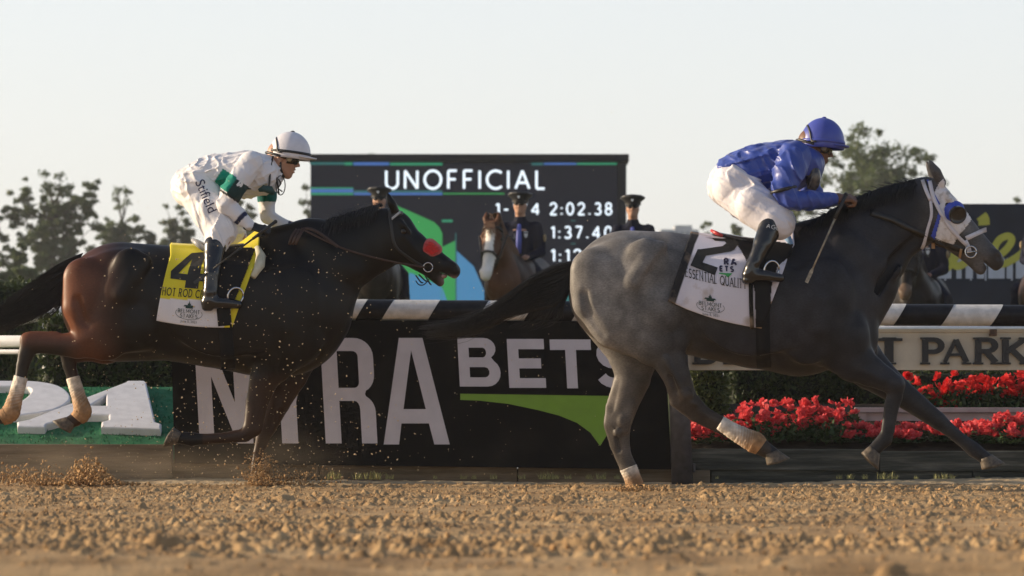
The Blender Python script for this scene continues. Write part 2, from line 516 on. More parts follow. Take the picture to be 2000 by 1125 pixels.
# ------------------------------------------------------------------ horses
def head_frame(poll, u, L, yaw=0.0):
    """poll: world point; u: nose direction (unit, world); returns T for canonical head space (x nose, y side, z forehead)"""
    ex = np.array(u, float); ex /= np.linalg.norm(ex)
    up = np.array([0, 0, 1.0])
    ey = np.cross(up, ex); ey /= np.linalg.norm(ey)
    ez = np.cross(ex, ey)
    return (np.array(poll, float), np.stack([ex, ey, ez], 1), L)
def hp(T, x, y, z):
    return tuple(T[0] + T[1] @ (np.array([x, y, z]) * T[2]))
def horse_head(Fd, T, mouth_open=0.0, ear=(-0.30, 0.05), ear_len=1.0, k=0.02):
    L = T[2]; K = k
    Fd.sweep([(0.10,0,-.25,.245,.15),(.28,0,-.235,.235,.165),(.44,0,-.215,.212,.15),(.58,0,-.188,.182,.118),(.72,0,-.16,.152,.096),(.86,0,-.128,.125,.09),(.945,0,-.095,.10,.088)], K, T=T)
    for s_ in (-1, 1):
        Fd.ell((.34, s_*.085, -.33), (.17, .05, .15), .02, T=T)                       # jowl
        Fd.caps([(.30, s_*.155, -.155, .026), (.48, s_*.128, -.19, .022), (.62, s_*.095, -.20, .014)], .025, T=T)   # facial crest
        Fd.caps([(.16, s_*.125, -.06, .03), (.24, s_*.165, -.075, .032), (.32, s_*.15, -.085, .02)], .02, T=T)    # brow
        Fd.ell((.265, s_*.185, -.125), (.055, .03, .035), .012, 's', T=T)            # eye socket
        Fd.ell((.93, s_*.075, -.065), (.07, .035, .06), .02, T=T)                     # nostril wing
        Fd.ell((.965, s_*.115, -.06), (.035, .04, .022), .010, 's', T=T, rot=[[.8,0,.6],[0,1,0],[-.6,0,.8]])
    Fd.ell((1.005, 0, -.100), (.066, .080, .085), .02, T=T)                              # upper lip
    m = mouth_open
    Fd.sweep([(.60,0,-.262-m*.15,.105,.08),(.78,0,-.236-m*.5,.080,.065),(.90,0,-.222-m*.9,.066,.062),(.955,0,-.222-m*1.1,.052,.055)], .025, T=T)   # lower jaw, lip
    Fd.sweep([(.88,0,-.178-m*.25,.005,.10),(1.12,0,-.160-m*.3,.010+.45*m,.12)], .008, 's', T=T)   # mouth slit
    for s_ in (-1, 1):
        ex_, ez_ = ear
        b = (.06, s_*.085, -.02)
        t = (.06 + ex_*ear_len, s_*.10, -.02 + ez_*ear_len)
        mid = (b[0]+(t[0]-b[0])*.45, s_*.115, b[2]+(t[2]-b[2])*.45)
        Fd.caps([(*b, .045), (*mid, .052), (b[0]+(t[0]-b[0])*.78, s_*.105, b[2]+(t[2]-b[2])*.78, .03), (*t, .006)], .015, T=T)
def horse_eyes(T, root, matl, size=.034):
    for s_ in (-1, 1):
        MB().sphere(hp(T, .265, s_*.142, -.125), size*T[2]*1.25, 12, 8).build('eye', matl, root)

class HB:
    def __init__(s, D, vox, y0=None):
        s.D = D; s.s = F / D; s.Fd = Field(vox); s.y = D
    def pt(s, px, py, dy=0.0):
        return P(px, py, s.D + dy)
    def sw(s, pts, k=.03, op='u'):
        s.Fd.sweep([(*s.pt(a[0], a[1], a[4] if len(a) > 4 else 0), a[2]/s.s, a[3]) for a in pts], k, op); return s
    def el(s, px, py, rx, rz, w_, dy, k=.03, op='u', ang=0.0):
        a = radians(ang)      # tilt in the picture plane
        rot = [[cos(a), 0, sin(a)], [0, 1, 0], [-sin(a), 0, cos(a)]]
        s.Fd.ell(s.pt(px, py, dy), (rx/s.s, w_, rz/s.s), k, op, rot=rot); return s

def hoof_mesh(C, A, Tdir, r=0.042, h=0.085):
    """C coronet centre, A axis towards the sole, Tdir toe direction"""
    A = Vector(A).normalized(); Tn = Vector(Tdir); Tn = (Tn - A*Tn.dot(A)).normalized(); S = A.cross(Tn)
    C = Vector(C); V = []; Fc = []; n = 16; rows = 6
    for j in range(rows):
        t = j/(rows-1)
        for k in range(n):
            a = 2*pi*k/n
            fx = cos(a)
            ra = r*(1+.28*t)
            p = C + A*(h*t*(1 - .18*max(0,-fx))) + Tn*(ra*fx*(1.0+.12*(fx>0)) + h*.52*t*(0.5+.5*fx)) + S*(ra*.94*sin(a)) 
            if fx < -.8: p += Tn*ra*.12
            V.append(p)
    for j in range(rows-1):
        for k in range(n):
            Fc.append((j*n+k, j*n+(k+1)%n, (j+1)*n+(k+1)%n, (j+1)*n+k))
    # sole, set in a little
    b = len(V)
    for k in range(n):
        q = Vector(V[(rows-1)*n+k]); c = C + A*h + Tn*h*.26
        V.append(c + (q-c)*.84 - A*.004)
    for k in range(n):
        Fc.append(((rows-1)*n+k, (rows-1)*n+(k+1)%n, b+(k+1)%n, b+k))
    V.append(C + A*(h*.86) + Tn*h*.26)
    for k in range(n): Fc.append((b+k, b+(k+1)%n, b+n))
    Fc.append(tuple(range(n-1, -1, -1)))
    return mesh_np('hoof', V, Fc)

def strands(curves, sides=3):
    """curves: list of (points Nx3, radii N): joined hair mesh (numpy)"""
    Vs, Fs = [], []; base = 0
    for pts, rad in curves:
        pts = np.asarray(pts, float); n = len(pts)
        t = np.gradient(pts, axis=0); t /= np.linalg.norm(t, axis=1)[:, None] + 1e-9
        a = np.array([0.31, 0.9, 0.3]); u = np.cross(t, a); u /= np.linalg.norm(u, axis=1)[:, None] + 1e-9
        v = np.cross(t, u)
        ring = [pts + (u*cos(2*pi*k/sides) + v*sin(2*pi*k/sides)) * np.asarray(rad)[:, None] for k in range(sides)]
        V = np.stack(ring, 1).reshape(-1, 3); Vs.append(V)
        for i in range(n-1):
            for k in range(sides):
                Fs.append((base+i*sides+k, base+i*sides+(k+1) % sides, base+(i+1)*sides+(k+1) % sides, base+(i+1)*sides+k))
        base += len(V)
    return mesh_np('hair', np.concatenate(Vs), np.array(Fs))
def bez(pts, n):
    """Catmull-Rom through pts"""
    pts = np.asarray(pts, float); q = np.concatenate([[2*pts[0]-pts[1]], pts, [2*pts[-1]-pts[-2]]])
    m = len(pts)-1; out = []
    for i in range(n):
        u = i/(n-1)*m; k = min(int(u), m-1); t = u-k
        a, b, c, d = q[k], q[k+1], q[k+2], q[k+3]
        out.append(.5*((2*b) + (c-a)*t + (2*a-5*b+4*c-d)*t*t + (3*b-a-3*c+d)*t**3))
    return np.array(out)

def coat_colors(V, D, fn):
    px = CX + V[:, 0]/D*F; py = HZ - (V[:, 2]-CAM_H)/D*F
    return fn(px, py, V[:, 1]-D)
def sstep(a, b, x):
    t = np.clip((x-a)/(b-a), 0, 1); return t*t*(3-2*t)
def lerp3(c0, c1, t):
    return np.asarray(c0)*(1-t[:, None]) + np.asarray(c1)*t[:, None]

def coat_mat(name, dapple=0.0, rough=.42, hair=0.15, dscale=16.0, spec=.14):
    m = bpy.data.materials.new(name); m.use_nodes = True
    t = m.node_tree; L = t.links; b = t.nodes['Principled BSDF']
    a = t.nodes.new('ShaderNodeAttribute'); a.attribute_name = 'col'
    tcn = t.nodes.new('ShaderNodeTexCoord')
    cur = a.outputs['Color']
    if dapple:
        vo = t.nodes.new('ShaderNodeTexVoronoi'); vo.inputs['Scale'].default_value = dscale; vo.feature = 'SMOOTH_F1'
        nz0 = t.nodes.new('ShaderNodeTexNoise'); nz0.inputs['Scale'].default_value = 9
        mxv = t.nodes.new('ShaderNodeMix'); mxv.data_type = 'RGBA'; mxv.blend_type = 'ADD'; mxv.inputs['Factor'].default_value = .09
        L.new(tcn.outputs['Object'], nz0.inputs['Vector']); L.new(tcn.outputs['Object'], mxv.inputs['A']); L.new(nz0.outputs['Color'], mxv.inputs['B'])
        L.new(mxv.outputs['Result'], vo.inputs['Vector'])
        mr = t.nodes.new('ShaderNodeMapRange'); mr.inputs['From Min'].default_value = 0.1; mr.inputs['From Max'].default_value = 0.75
        mr.inputs['To Min'].default_value = 1+dapple; mr.inputs['To Max'].default_value = 1-dapple
        L.new(vo.outputs['Distance'], mr.inputs['Value'])
        mm = t.nodes.new('ShaderNodeMix'); mm.data_type = 'RGBA'; mm.blend_type = 'MULTIPLY'; mm.inputs['Factor'].default_value = 1
        L.new(cur, mm.inputs['A']); L.new(mr.outputs[0], mm.inputs['B']); cur = mm.outputs['Result']
    nz = t.nodes.new('ShaderNodeTexNoise'); nz.inputs['Scale'].default_value = 150; nz.inputs['Detail'].default_value = 6; nz.inputs['Roughness'].default_value = .7
    mp = t.nodes.new('ShaderNodeMapping'); mp.inputs['Scale'].default_value = (.45, 1, 1)
    L.new(tcn.outputs['Object'], mp.inputs[0]); L.new(mp.outputs[0], nz.inputs['Vector'])
    mr2 = t.nodes.new('ShaderNodeMapRange'); mr2.inputs['From Min'].default_value = .3; mr2.inputs['From Max'].default_value = .7
    mr2.inputs['To Min'].default_value = 1-hair; mr2.inputs['To Max'].default_value = 1+hair
    L.new(nz.outputs['Fac'], mr2.inputs['Value'])
    m3 = t.nodes.new('ShaderNodeMix'); m3.data_type = 'RGBA'; m3.blend_type = 'MULTIPLY'; m3.inputs['Factor'].default_value = 1
    L.new(cur, m3.inputs['A']); L.new(mr2.outputs[0], m3.inputs['B'])
    # big soft blotches
    n4 = t.nodes.new('ShaderNodeTexNoise'); n4.inputs['Scale'].default_value = 5; n4.inputs['Detail'].default_value = 3
    L.new(tcn.outputs['Object'], n4.inputs['Vector'])
    mr4 = t.nodes.new('ShaderNodeMapRange'); mr4.inputs['From Min'].default_value = .3; mr4.inputs['From Max'].default_value = .7
    mr4.inputs['To Min'].default_value = .82; mr4.inputs['To Max'].default_value = 1.18
    L.new(n4.outputs['Fac'], mr4.inputs['Value'])
    m5 = t.nodes.new('ShaderNodeMix'); m5.data_type = 'RGBA'; m5.blend_type = 'MULTIPLY'; m5.inputs['Factor'].default_value = 1
    L.new(m3.outputs['Result'], m5.inputs['A']); L.new(mr4.outputs[0], m5.inputs['B'])
    L.new(m5.outputs['Result'], b.inputs['Base Color'])
    bp = t.nodes.new('ShaderNodeBump'); bp.inputs['Strength'].default_value = .25; bp.inputs['Distance'].default_value = .004
    L.new(nz.outputs['Fac'], bp.inputs['Height'])
    rv = t.nodes.new('ShaderNodeTexNoise'); rv.noise_type = 'RIDGED_MULTIFRACTAL'; rv.inputs['Scale'].default_value = 7; rv.inputs['Detail'].default_value = 1.2; rv.inputs['Distortion'].default_value = .6
    L.new(tcn.outputs['Object'], rv.inputs['Vector'])
    b2 = t.nodes.new('ShaderNodeBump'); b2.inputs['Strength'].default_value = .35; b2.inputs['Distance'].default_value = .010
    L.new(rv.outputs['Fac'], b2.inputs['Height']); L.new(b2.outputs[0], bp.inputs['Normal']); L.new(bp.outputs[0], b.inputs['Normal'])
    b.inputs['Roughness'].default_value = rough; b.inputs['Specular IOR Level'].default_value = spec
    b.inputs['Sheen Weight'].default_value = .0
    return m

M = {}
M['grey_coat'] = coat_mat('grey_coat', .30, .45, .36, 13, .20)
M['bay_coat'] = coat_mat('bay_coat', 0, .42, .22, 16, .24)
M['hoof'] = mat('hoof_horn', (.09,.07,.05), .6, noise=.4, nscale=60, bump=.3)
M['hair_dark'] = mat('dark_hair', (.010,.008,.008), .45)
M['eye'] = mat('eye_dark', (.01,.006,.004), .08)
M['wrap'] = mat('tan_leg_wrap', (.42,.27,.14), .8, attr='col', noise=.3, nscale=22, bump=.6, bscale=60)
M['leather'] = mat('dark_leather', (.012,.010,.009), .4, bump=.2)
M['steel'] = mat('bit_steel', (.55,.55,.56), .22, 1.0)

# ---- the grey
def grey_horse():
    D = 20.0
    root = thing('racehorse', 'dapple grey racehorse galloping with white blinker hood and blue eye cups', 'horse', (P(1450, 0, D)[0], D, 0.0))
    h = HB(D, .0102)
    h.sw([(1226,566,116,.24),(1300,567,114,.255),(1400,584,119,.275),(1480,596,124,.285),(1560,598,137,.275),(1605,596,118,.235),(1642,604,74,.17)], .04)
    h.sw([(1600,545,118,.15),(1640,535,118,.155),(1690,484,90,.125),(1740,444,71,.098),(1800,414,62,.085)], .06)
    for sd in (-1, 1):
        h.el(1205,540,92,66,.09,sd*.15,.07, ang=-25)              # croup / gluteal
        h.sw([(1160,530,46,.07,sd*.17),(1158,590,40,.075,sd*.165),(1195,640,36,.07,sd*.16)], .035)   # rear thigh
        h.sw([(1262,505,40,.05,sd*.225),(1238,560,40,.05,sd*.225),(1225,620,36,.05,sd*.20)], .022)   # biceps ridge
        h.el(1292,602,42,46,.055,sd*.225,.022)                      # stifle
        h.sw([(1292,482,12,.02,sd*.235),(1262,512,15,.026,sd*.262),(1238,548,14,.026,sd*.264)], .028)   # edge of the thigh muscle
        h.sw([(1300,500,13,.02,sd*.27),(1272,545,14,.02,sd*.285),(1252,590,12,.02,sd*.28)], .02, 's')
        h.sw([(1142,575,5,.012,sd*.235),(1150,615,6,.014,sd*.23),(1180,655,6,.014,sd*.22)], .03, 's')
        h.sw([(1350,520,10,.02,sd*.285),(1345,590,12,.02,sd*.29),(1360,650,10,.02,sd*.27)], .03, 's')   # flank hollow
        h.sw([(1578,530,9,.02,sd*.24),(1592,585,15,.03,sd*.265),(1600,640,12,.03,sd*.26)], .05)
        h.sw([(1640,600,12,.02,sd*.24),(1650,650,14,.02,sd*.24),(1625,700,12,.02,sd*.22)], .022, 's')
        h.sw([(1690,640,10,.016,sd*.10),(1696,690,10,.016,sd*.10)], .02)
        h.el(1600,610,56,105,.06,sd*.215,.07, ang=18)             # shoulder blade
        h.el(1640,655,58,52,.085,sd*.17,.04)                        # upper arm
        h.el(1682,655,34,52,.07,sd*.075,.03)                        # breast
        h.el(1470,600,110,95,.05,sd*.245,.06)                       # ribs
        h.sw([(1655,480,26,.03,sd*.125),(1700,520,26,.03,sd*.115),(1740,525,20,.025,sd*.085)], .04)  # neck muscle
        h.sw([(1790,470,12,.02,sd*.07),(1740,515,14,.024,sd*.085),(1695,580,16,.03,sd*.10)], .02, 's')       # jugular groove
    # near hind, swinging forward
    h.sw([(1235,610,88,.10,-.16),(1285,655,62,.085,-.17),(1302,690,37,.062,-.17),(1326,744,25,.045,-.17),(1338,777,23,.036,-.165),(1372,807,15,.027,-.16),(1407,826,13.5,.025,-.16),(1448,850,16,.027,-.16),(1474,864,20,.031,-.16),(1496,879,15,.030,-.16),(1508,886,14,.032,-.16)], .03)
    h.sw([(1296,708,10,.018,-.17),(1308,750,8,.014,-.17),(1316,784,9,.016,-.165)], .02)    # hamstring to the point of hock
    h.sw([(1318,786,10,.016,-.165),(1352,815,7,.014,-.16),(1430,853,7,.014,-.16)], .010)   # flexor tendon
    h.sw([(1350,800,4,.05,-.165),(1400,831,4,.05,-.16),(1440,852,3.5,.05,-.16)], .010, 's') if False else None
    h.el(1342,770,13,10,.016,-.205,.015); h.el(1352,788,9,7,.012,-.195,.012)     # hock bones
    h.sw([(1300,700,8,.02,-.225),(1322,745,7,.018,-.215),(1336,775,6,.015,-.205)], .012)
    h.sw([(1310,735,5,.016,-.215),(1320,765,5,.016,-.21)], .014, 's')
    h.el(1748,750,13,12,.014,-.172,.014); h.sw([(1690,728,9,.016,-.195),(1722,742,7,.014,-.178)], .015)   # knee, forearm muscle
    h.sw([(1660,720,7,.016,-.225),(1700,741,5,.014,-.20)], .016, 's')
    h.sw([(1733,785,5,.012,-.145),(1727,835,5,.012,-.145)], .008)
    # far hind, on the ground
    h.sw([(1220,620,86,.10,.15),(1238,690,52,.075,.14),(1236,740,35,.055,.13),(1220,790,27,.042,.12),(1208,828,25,.038,.12),(1211,860,19,.03,.12),(1219,888,14,.026,.12),(1227,913,17,.031,.12),(1237,940,14,.027,.12),(1243,955,17,.034,.12)], .03)
    h.sw([(1205,745,8,.016,.13),(1190,795,8,.014,.125),(1187,828,9,.017,.12)], .02)
    h.sw([(1188,836,8,.015,.12),(1198,872,7,.014,.12),(1214,908,7,.015,.12)], .009)
    h.sw([(1203,838,3.5,.03,.075),(1211,880,3.5,.03,.085)], .008, 's')
    h.el(1216,822,10,13,.014,.078,.012); h.el(1206,845,8,9,.012,.08,.012)
    h.sw([(1208,745,5,.02,.075),(1196,800,5,.02,.08)], .012, 's')
    h.sw([(1232,790,9,.012,.085),(1222,840,8,.012,.085)], .012)
    # near fore, folded
    h.sw([(1635,665,62,.09,-.15),(1668,705,42,.07,-.15),(1698,724,31,.055,-.145),(1728,740,24,.042,-.14),(1747,752,21,.037,-.14),(1748,775,15,.03,-.14),(1743,802,11.5,.024,-.14),(1736,840,11.5,.024,-.14),(1728,858,15,.029,-.14),(1714,872,13,.029,-.14),(1705,881,13,.031,-.14)], .03)
    # far fore, reaching
    h.sw([(1655,680,58,.085,.14),(1700,722,40,.07,.14),(1745,757,29,.055,.14),(1790,790,22,.042,.14),(1832,822,17.5,.036,.14),(1850,836,14,.029,.14),(1878,859,12.5,.025,.14),(1902,878,15,.029,.14),(1918,890,13,.029,.14),(1927,897,13,.031,.14)], .03)
    T = head_frame(h.pt(1833,347), (.635,0,-.772), 200/h.s)
    horse_head(h.Fd, T, 0.03, ear=(-.27,.045))
    me, V = h.Fd.mesh('horse_body', 2)
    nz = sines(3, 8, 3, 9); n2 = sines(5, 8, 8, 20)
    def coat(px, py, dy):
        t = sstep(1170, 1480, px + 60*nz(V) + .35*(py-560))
        C = lerp3((.172,.162,.155), (.020,.020,.025), t)  # shade and sweat of the front half put into the coat, haunch paler
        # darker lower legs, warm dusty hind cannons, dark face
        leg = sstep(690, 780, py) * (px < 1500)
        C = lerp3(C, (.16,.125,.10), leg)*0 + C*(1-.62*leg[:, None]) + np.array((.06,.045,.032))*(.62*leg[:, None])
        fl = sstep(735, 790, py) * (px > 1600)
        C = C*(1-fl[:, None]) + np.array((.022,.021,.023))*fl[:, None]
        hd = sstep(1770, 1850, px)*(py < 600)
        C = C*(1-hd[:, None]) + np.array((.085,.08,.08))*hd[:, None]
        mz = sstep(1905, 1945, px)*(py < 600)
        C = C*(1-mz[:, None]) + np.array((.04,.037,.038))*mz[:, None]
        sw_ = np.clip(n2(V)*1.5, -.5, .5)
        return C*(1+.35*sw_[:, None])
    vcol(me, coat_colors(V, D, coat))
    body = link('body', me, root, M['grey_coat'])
    horse_eyes(T, root, M['eye'])
    # hooves
    def hoof(px, py, dy, ax, toe, r=.040, hh=.075):
        me_ = hoof_mesh(h.pt(px, py, dy), (ax[0], 0, -ax[1]), (toe[0], 0, -toe[1]), r, hh)
        link('hoof', me_, root, M['hoof'])
    hoof(1504,884,-.16,(.25,.6),(1,-.1)); hoof(1245,950,.12,(.2,1),(1,.2),.038,.05)
    hoof(1707,878,-.14,(-.62,.75),(.3,1)); hoof(1924,893,.14,(.35,.9),(1,-.1))
    return root, h, T, body
def bay_horse():
    D = 21.7
    root = thing('racehorse', 'dark bay racehorse galloping with a red sheepskin noseband', 'horse', (P(400, 0, D)[0], D, 0.0))
    h = HB(D, .0112)
    h.sw([(236,590,117,.245),(330,592,112,.265),(420,601,117,.285),(500,608,125,.285),(555,606,129,.27),(582,602,108,.23),(606,598,70,.17)], .04)
    h.sw([(560,550,112,.15),(610,528,102,.15),(677,497,70,.115),(720,478,62,.095),(758,462,56,.085)], .06)
    for sd in (-1, 1):
        h.el(225,560,92,66,.09,sd*.15,.07, ang=-20)
        h.sw([(165,545,42,.07,sd*.17),(160,600,38,.075,sd*.17),(178,648,34,.07,sd*.165)], .035)
        h.sw([(255,520,36,.05,sd*.23),(238,570,38,.05,sd*.235),(212,628,34,.05,sd*.21)], .022)
        h.el(270,630,40,42,.055,sd*.215,.022)
        h.sw([(285,508,11,.02,sd*.235),(258,540,14,.026,sd*.262),(236,575,13,.026,sd*.266)], .028)
        h.sw([(152,585,5,.012,sd*.235),(160,622,6,.014,sd*.23),(185,655,5,.014,sd*.22)], .03, 's')
        h.sw([(345,540,9,.02,sd*.285),(338,600,11,.02,sd*.29),(350,655,9,.02,sd*.27)], .03, 's')
        h.sw([(534,535,9,.02,sd*.24),(548,590,14,.03,sd*.262),(556,640,11,.03,sd*.26)], .05)
        h.el(560,618,52,96,.06,sd*.21,.07, ang=18)
        h.el(575,665,54,48,.085,sd*.17,.04)
        h.el(610,655,32,48,.07,sd*.075,.03)
        h.el(440,605,110,92,.05,sd*.245,.06)
        h.sw([(615,480,24,.03,sd*.115),(650,520,24,.03,sd*.115),(690,530,18,.025,sd*.085)], .04)
    # near hind, flexed behind
    h.sw([(235,625,82,.10,-.16),(205,655,50,.08,-.17),(152,675,26,.052,-.17),(100,672,20,.042,-.165),(60,669,21,.037,-.16),(51,692,16,.03,-.16),(45,712,13,.027,-.16),(40,740,12,.026,-.16),(30,776,13,.027,-.16),(19,808,17,.032,-.16),(0,816,13,.026,-.16)], .028)
    h.sw([(110,655,8,.016,-.165),(75,655,8,.016,-.16),(49,660,9,.017,-.16)], .02)
    # far hind
    h.sw([(245,630,80,.10,.15),(205,668,44,.075,.15),(158,684,24,.045,.14),(135,690,19,.036,.14),(135,712,14,.028,.14),(143,740,12,.026,.14),(154,775,13,.027,.14),(161,806,17,.031,.14),(148,819,14,.030,.14),(138,824,13,.031,.14)], .028)
    # near fore, folded
    h.sw([(560,670,58,.09,-.15),(534,710,40,.07,-.15),(516,740,29,.055,-.145),(502,785,22,.043,-.14),(494,835,19,.037,-.14),(478,850,14,.03,-.14),(440,855,11,.025,-.14),(398,858,11,.025,-.14),(374,858,14,.029,-.14),(358,856,12,.029,-.14),(348,854,12,.031,-.14)], .028)
    # far fore, bearing
    h.sw([(575,680,55,.085,.14),(560,730,42,.07,.14),(540,785,28,.052,.14),(521,835,19,.038,.14),(513,855,14,.031,.14),(505,885,11,.025,.14),(501,915,12,.026,.14),(503,935,14,.03,.14),(508,948,16,.034,.14)], .028)
    T = head_frame(h.pt(769,408), (.755,0,-.656), 170/h.s)
    horse_head(h.Fd, T, 0.06, ear=(-.29,.13), ear_len=.85)
    me, V = h.Fd.mesh('horse_body', 2)
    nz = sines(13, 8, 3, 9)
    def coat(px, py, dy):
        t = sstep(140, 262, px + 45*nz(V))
        C = lerp3((.155,.055,.027), (.0065,.0045,.004), t)  # sunlit rump and shaded front put into the coat colour
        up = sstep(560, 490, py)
        C = C*(1-.55*up[:, None])  # shade on the top of the rump, also in the coat colour
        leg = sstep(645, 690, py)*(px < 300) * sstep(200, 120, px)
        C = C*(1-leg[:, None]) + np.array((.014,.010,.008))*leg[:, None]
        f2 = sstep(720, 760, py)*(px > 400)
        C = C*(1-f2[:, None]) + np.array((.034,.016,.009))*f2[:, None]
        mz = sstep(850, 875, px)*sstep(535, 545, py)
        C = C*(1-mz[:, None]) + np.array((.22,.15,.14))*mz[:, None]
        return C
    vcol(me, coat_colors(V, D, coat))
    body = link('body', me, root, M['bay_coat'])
    horse_eyes(T, root, M['eye'])
    def hoof(px, py, dy, ax, toe, r=.040, hh=.075):
        link('hoof', hoof_mesh(h.pt(px, py, dy), (ax[0], 0, -ax[1]), (toe[0], 0, -toe[1]), r, hh), root, M['hoof'])
    hoof(-8,818,-.16,(-.9,.3),(-.3,1)); hoof(139,823,.14,(-.5,.6),(-1,.55))
    hoof(351,855,-.14,(-.8,-.35),(-.9,.5)); hoof(509,944,.14,(.2,1),(1,.2),.038,.05)
    return root, h, T, body
GREY, GH, GT, GBODY = grey_horse()
BAY, BH, BT, BBODY = bay_horse()
# ------------------------------------------------------------------ people
def frame3(origin, fwd, up=(0, 0, 1), sc=1.0):
    ex = np.array(fwd, float); ex /= np.linalg.norm(ex)
    ey = np.cross(np.array(up, float), ex); ey /= np.linalg.norm(ey)
    ez = np.cross(ex, ey)
    return (np.array(origin, float), np.stack([ex, ey, ez], 1), sc)
def human_head(Fd, T, neck_to=None, nr=.055):
    k = .012
    Fd.ell((-.05,0,.14), (.40,.325,.36), k, T=T)
    Fd.ell((.10,0,-.12), (.275,.255,.36), .03, T=T)
    Fd.caps([(.22,0,-.40,.085)], .03, T=T)
    for s_ in (-1, 1):
        Fd.caps([(-.04,s_*.22,-.20,.09),(.22,s_*.07,-.40,.075)], .02, T=T)
        Fd.ell((-.05,s_*.335,-.03), (.085,.035,.135), .006, T=T)
        Fd.ell((-.035,s_*.375,-.02), (.045,.02,.08), .004, 's', T=T)
        Fd.caps([(.27,s_*.17,-.08,.06),(.12,s_*.25,-.06,.05)], .02, T=T)     # cheekbone
        Fd.ell((.37,s_*.135,.03), (.07,.085,.055), .008, 's', T=T)
        Fd.caps([(.41,s_*.05,-.125,.035)], .008, T=T)
    Fd.caps([(.335,-.15,.10,.035),(.36,0,.095,.035),(.335,.15,.10,.035)], .015, T=T)
    Fd.caps([(.36,0,.06,.03),(.44,0,-.06,.04),(.47,0,-.105,.042)], .008, T=T)
    Fd.caps([(.355,-.07,-.232,.02),(.385,0,-.225,.028),(.355,.07,-.232,.02)], .006, T=T)
    Fd.caps([(.345,-.065,-.285,.022),(.375,0,-.292,.03),(.345,.065,-.285,.022)], .006, T=T)
    Fd.sweep([(.36,0,-.258,.008,.09),(.45,0,-.258,.008,.09)], .004, 's', T=T)
    if neck_to is not None:
        a = T[0] + T[1] @ (np.array((-.10,0,-.15))*T[2])
        Fd.caps([(*a, nr), (*neck_to, nr*1.08)], .03)
def hand(Fd, T, k=.006):
    """closed fist; T frame: x along the hand, y towards the thumb side, z back of the hand; metres * scale"""
    Fd.caps([(-.02,0,0,.024),(.02,.008,0,.026)], .012, T=T)
    Fd.ell((.05,0,0), (.045,.041,.017), .012, T=T)
    for y, l in ((.031,.95),(.011,1.05),(-.010,1.0),(-.029,.82)):
        Fd.caps([(.078,y,.002,.0112),(.078+.028*l,y,-.012,.0098),(.078+.022*l,y,-.036*l,.0092),(.068,y,-.038*l,.0085)], .003, T=T)
    Fd.caps([(.022,.036,-.008,.014),(.052,.050,-.026,.0115),(.080,.036,-.042,.0098)], k, T=T)

def fold_disp(seed, amp=.004, dirs=((1,0,0),), f=(60, 90), keep=.25):
    """irregular creases running along the given directions"""
    sets = []
    for i, d in enumerate(dirs):
        r = np.random.default_rng(seed+17*i); a = np.array(d, float)/np.linalg.norm(d)
        D = r.normal(size=(9, 3)); D -= (1-keep)*(D @ a)[:, None]*a; D /= np.linalg.norm(D, axis=1)[:, None]
        D *= r.uniform(f[0], f[1], (9, 1)); D -= (1-keep)*(D @ a)[:, None]*a
        sets.append((D, r.uniform(0, 6.28, 9), sines(seed+31*i+5, 6, 5, 13)))
    def fn(p):
        o = 0
        for D, ph, w_ in sets:
            n = np.sin(p @ D.T + ph).sum(-1)/3.0
            rid = np.clip(1-np.abs(n)*1.25, 0, 1)**1.6
            o = o - rid*np.clip(.45+1.6*w_(p), 0, 1)
        return (o+.3)*amp
    return fn
def cloth_mat(name, col, rough=.7, sheen=.2, attr=None, spec=.3, dirt=None, bump=.25, crease=None):
    return mat(name, col, rough, col2=dirt, nscale=6, mask=(.56,.80), bump=bump, bscale=70, sheen=sheen, attr=attr, spec=spec, crease=crease)
M['skin'] = mat('skin', (.40,.22,.15), .5, noise=.1, nscale=30, spec=.4)
M['skin_brown'] = mat('brown_skin', (.15,.075,.045), .5, noise=.12, nscale=30, spec=.4)
M['white_silk'] = cloth_mat('white_silk', (.70,.69,.72), .75, .1, attr='col', spec=.2, crease=(50, 5, 17, .012))
M['blue_silk'] = mat('blue_silk', (.024,.055,.30), .42, noise=.08, nscale=10, spec=.5, bump=.15, bscale=50, sheen=.1, crease=(60, 5, 15, .016))
M['white_breeches'] = cloth_mat('white_breeches', (.74,.72,.73), .6, .1, dirt=(.60,.54,.48), crease=(65, 5, 20, .016))
M['blue_rider_breeches'] = cloth_mat('mud_flecked_breeches', (.64,.62,.67), .6, .1, dirt=(.46,.38,.32), crease=(32, 5, 20, .018))
M['boot'] = mat('boot_leather', (.008,.008,.010), .22, spec=.5, bump=.12, bscale=24, coat=.3)
M['helmet_white'] = mat('white_helmet_cover', (.62,.61,.66), .42, noise=.06, nscale=20)
M['helmet_blue'] = mat('blue_helmet_cover', (.055,.075,.36), .38, noise=.06, nscale=20)
M['black_strap'] = mat('black_strap', (.012,.012,.014), .5)
M['lens'] = mat('goggle_lens', (.02,.018,.015), .08, coat=.5)
M['lens_tan'] = mat('tan_disc', (.36,.30,.20), .4)
M['glove'] = mat('black_glove', (.012,.012,.013), .55, bump=.3)
M['whip'] = mat('whip_leather', (.02,.018,.016), .4)
M['whip_pale'] = mat('whip_pale', (.28,.23,.16), .5, noise=.4, nscale=40)

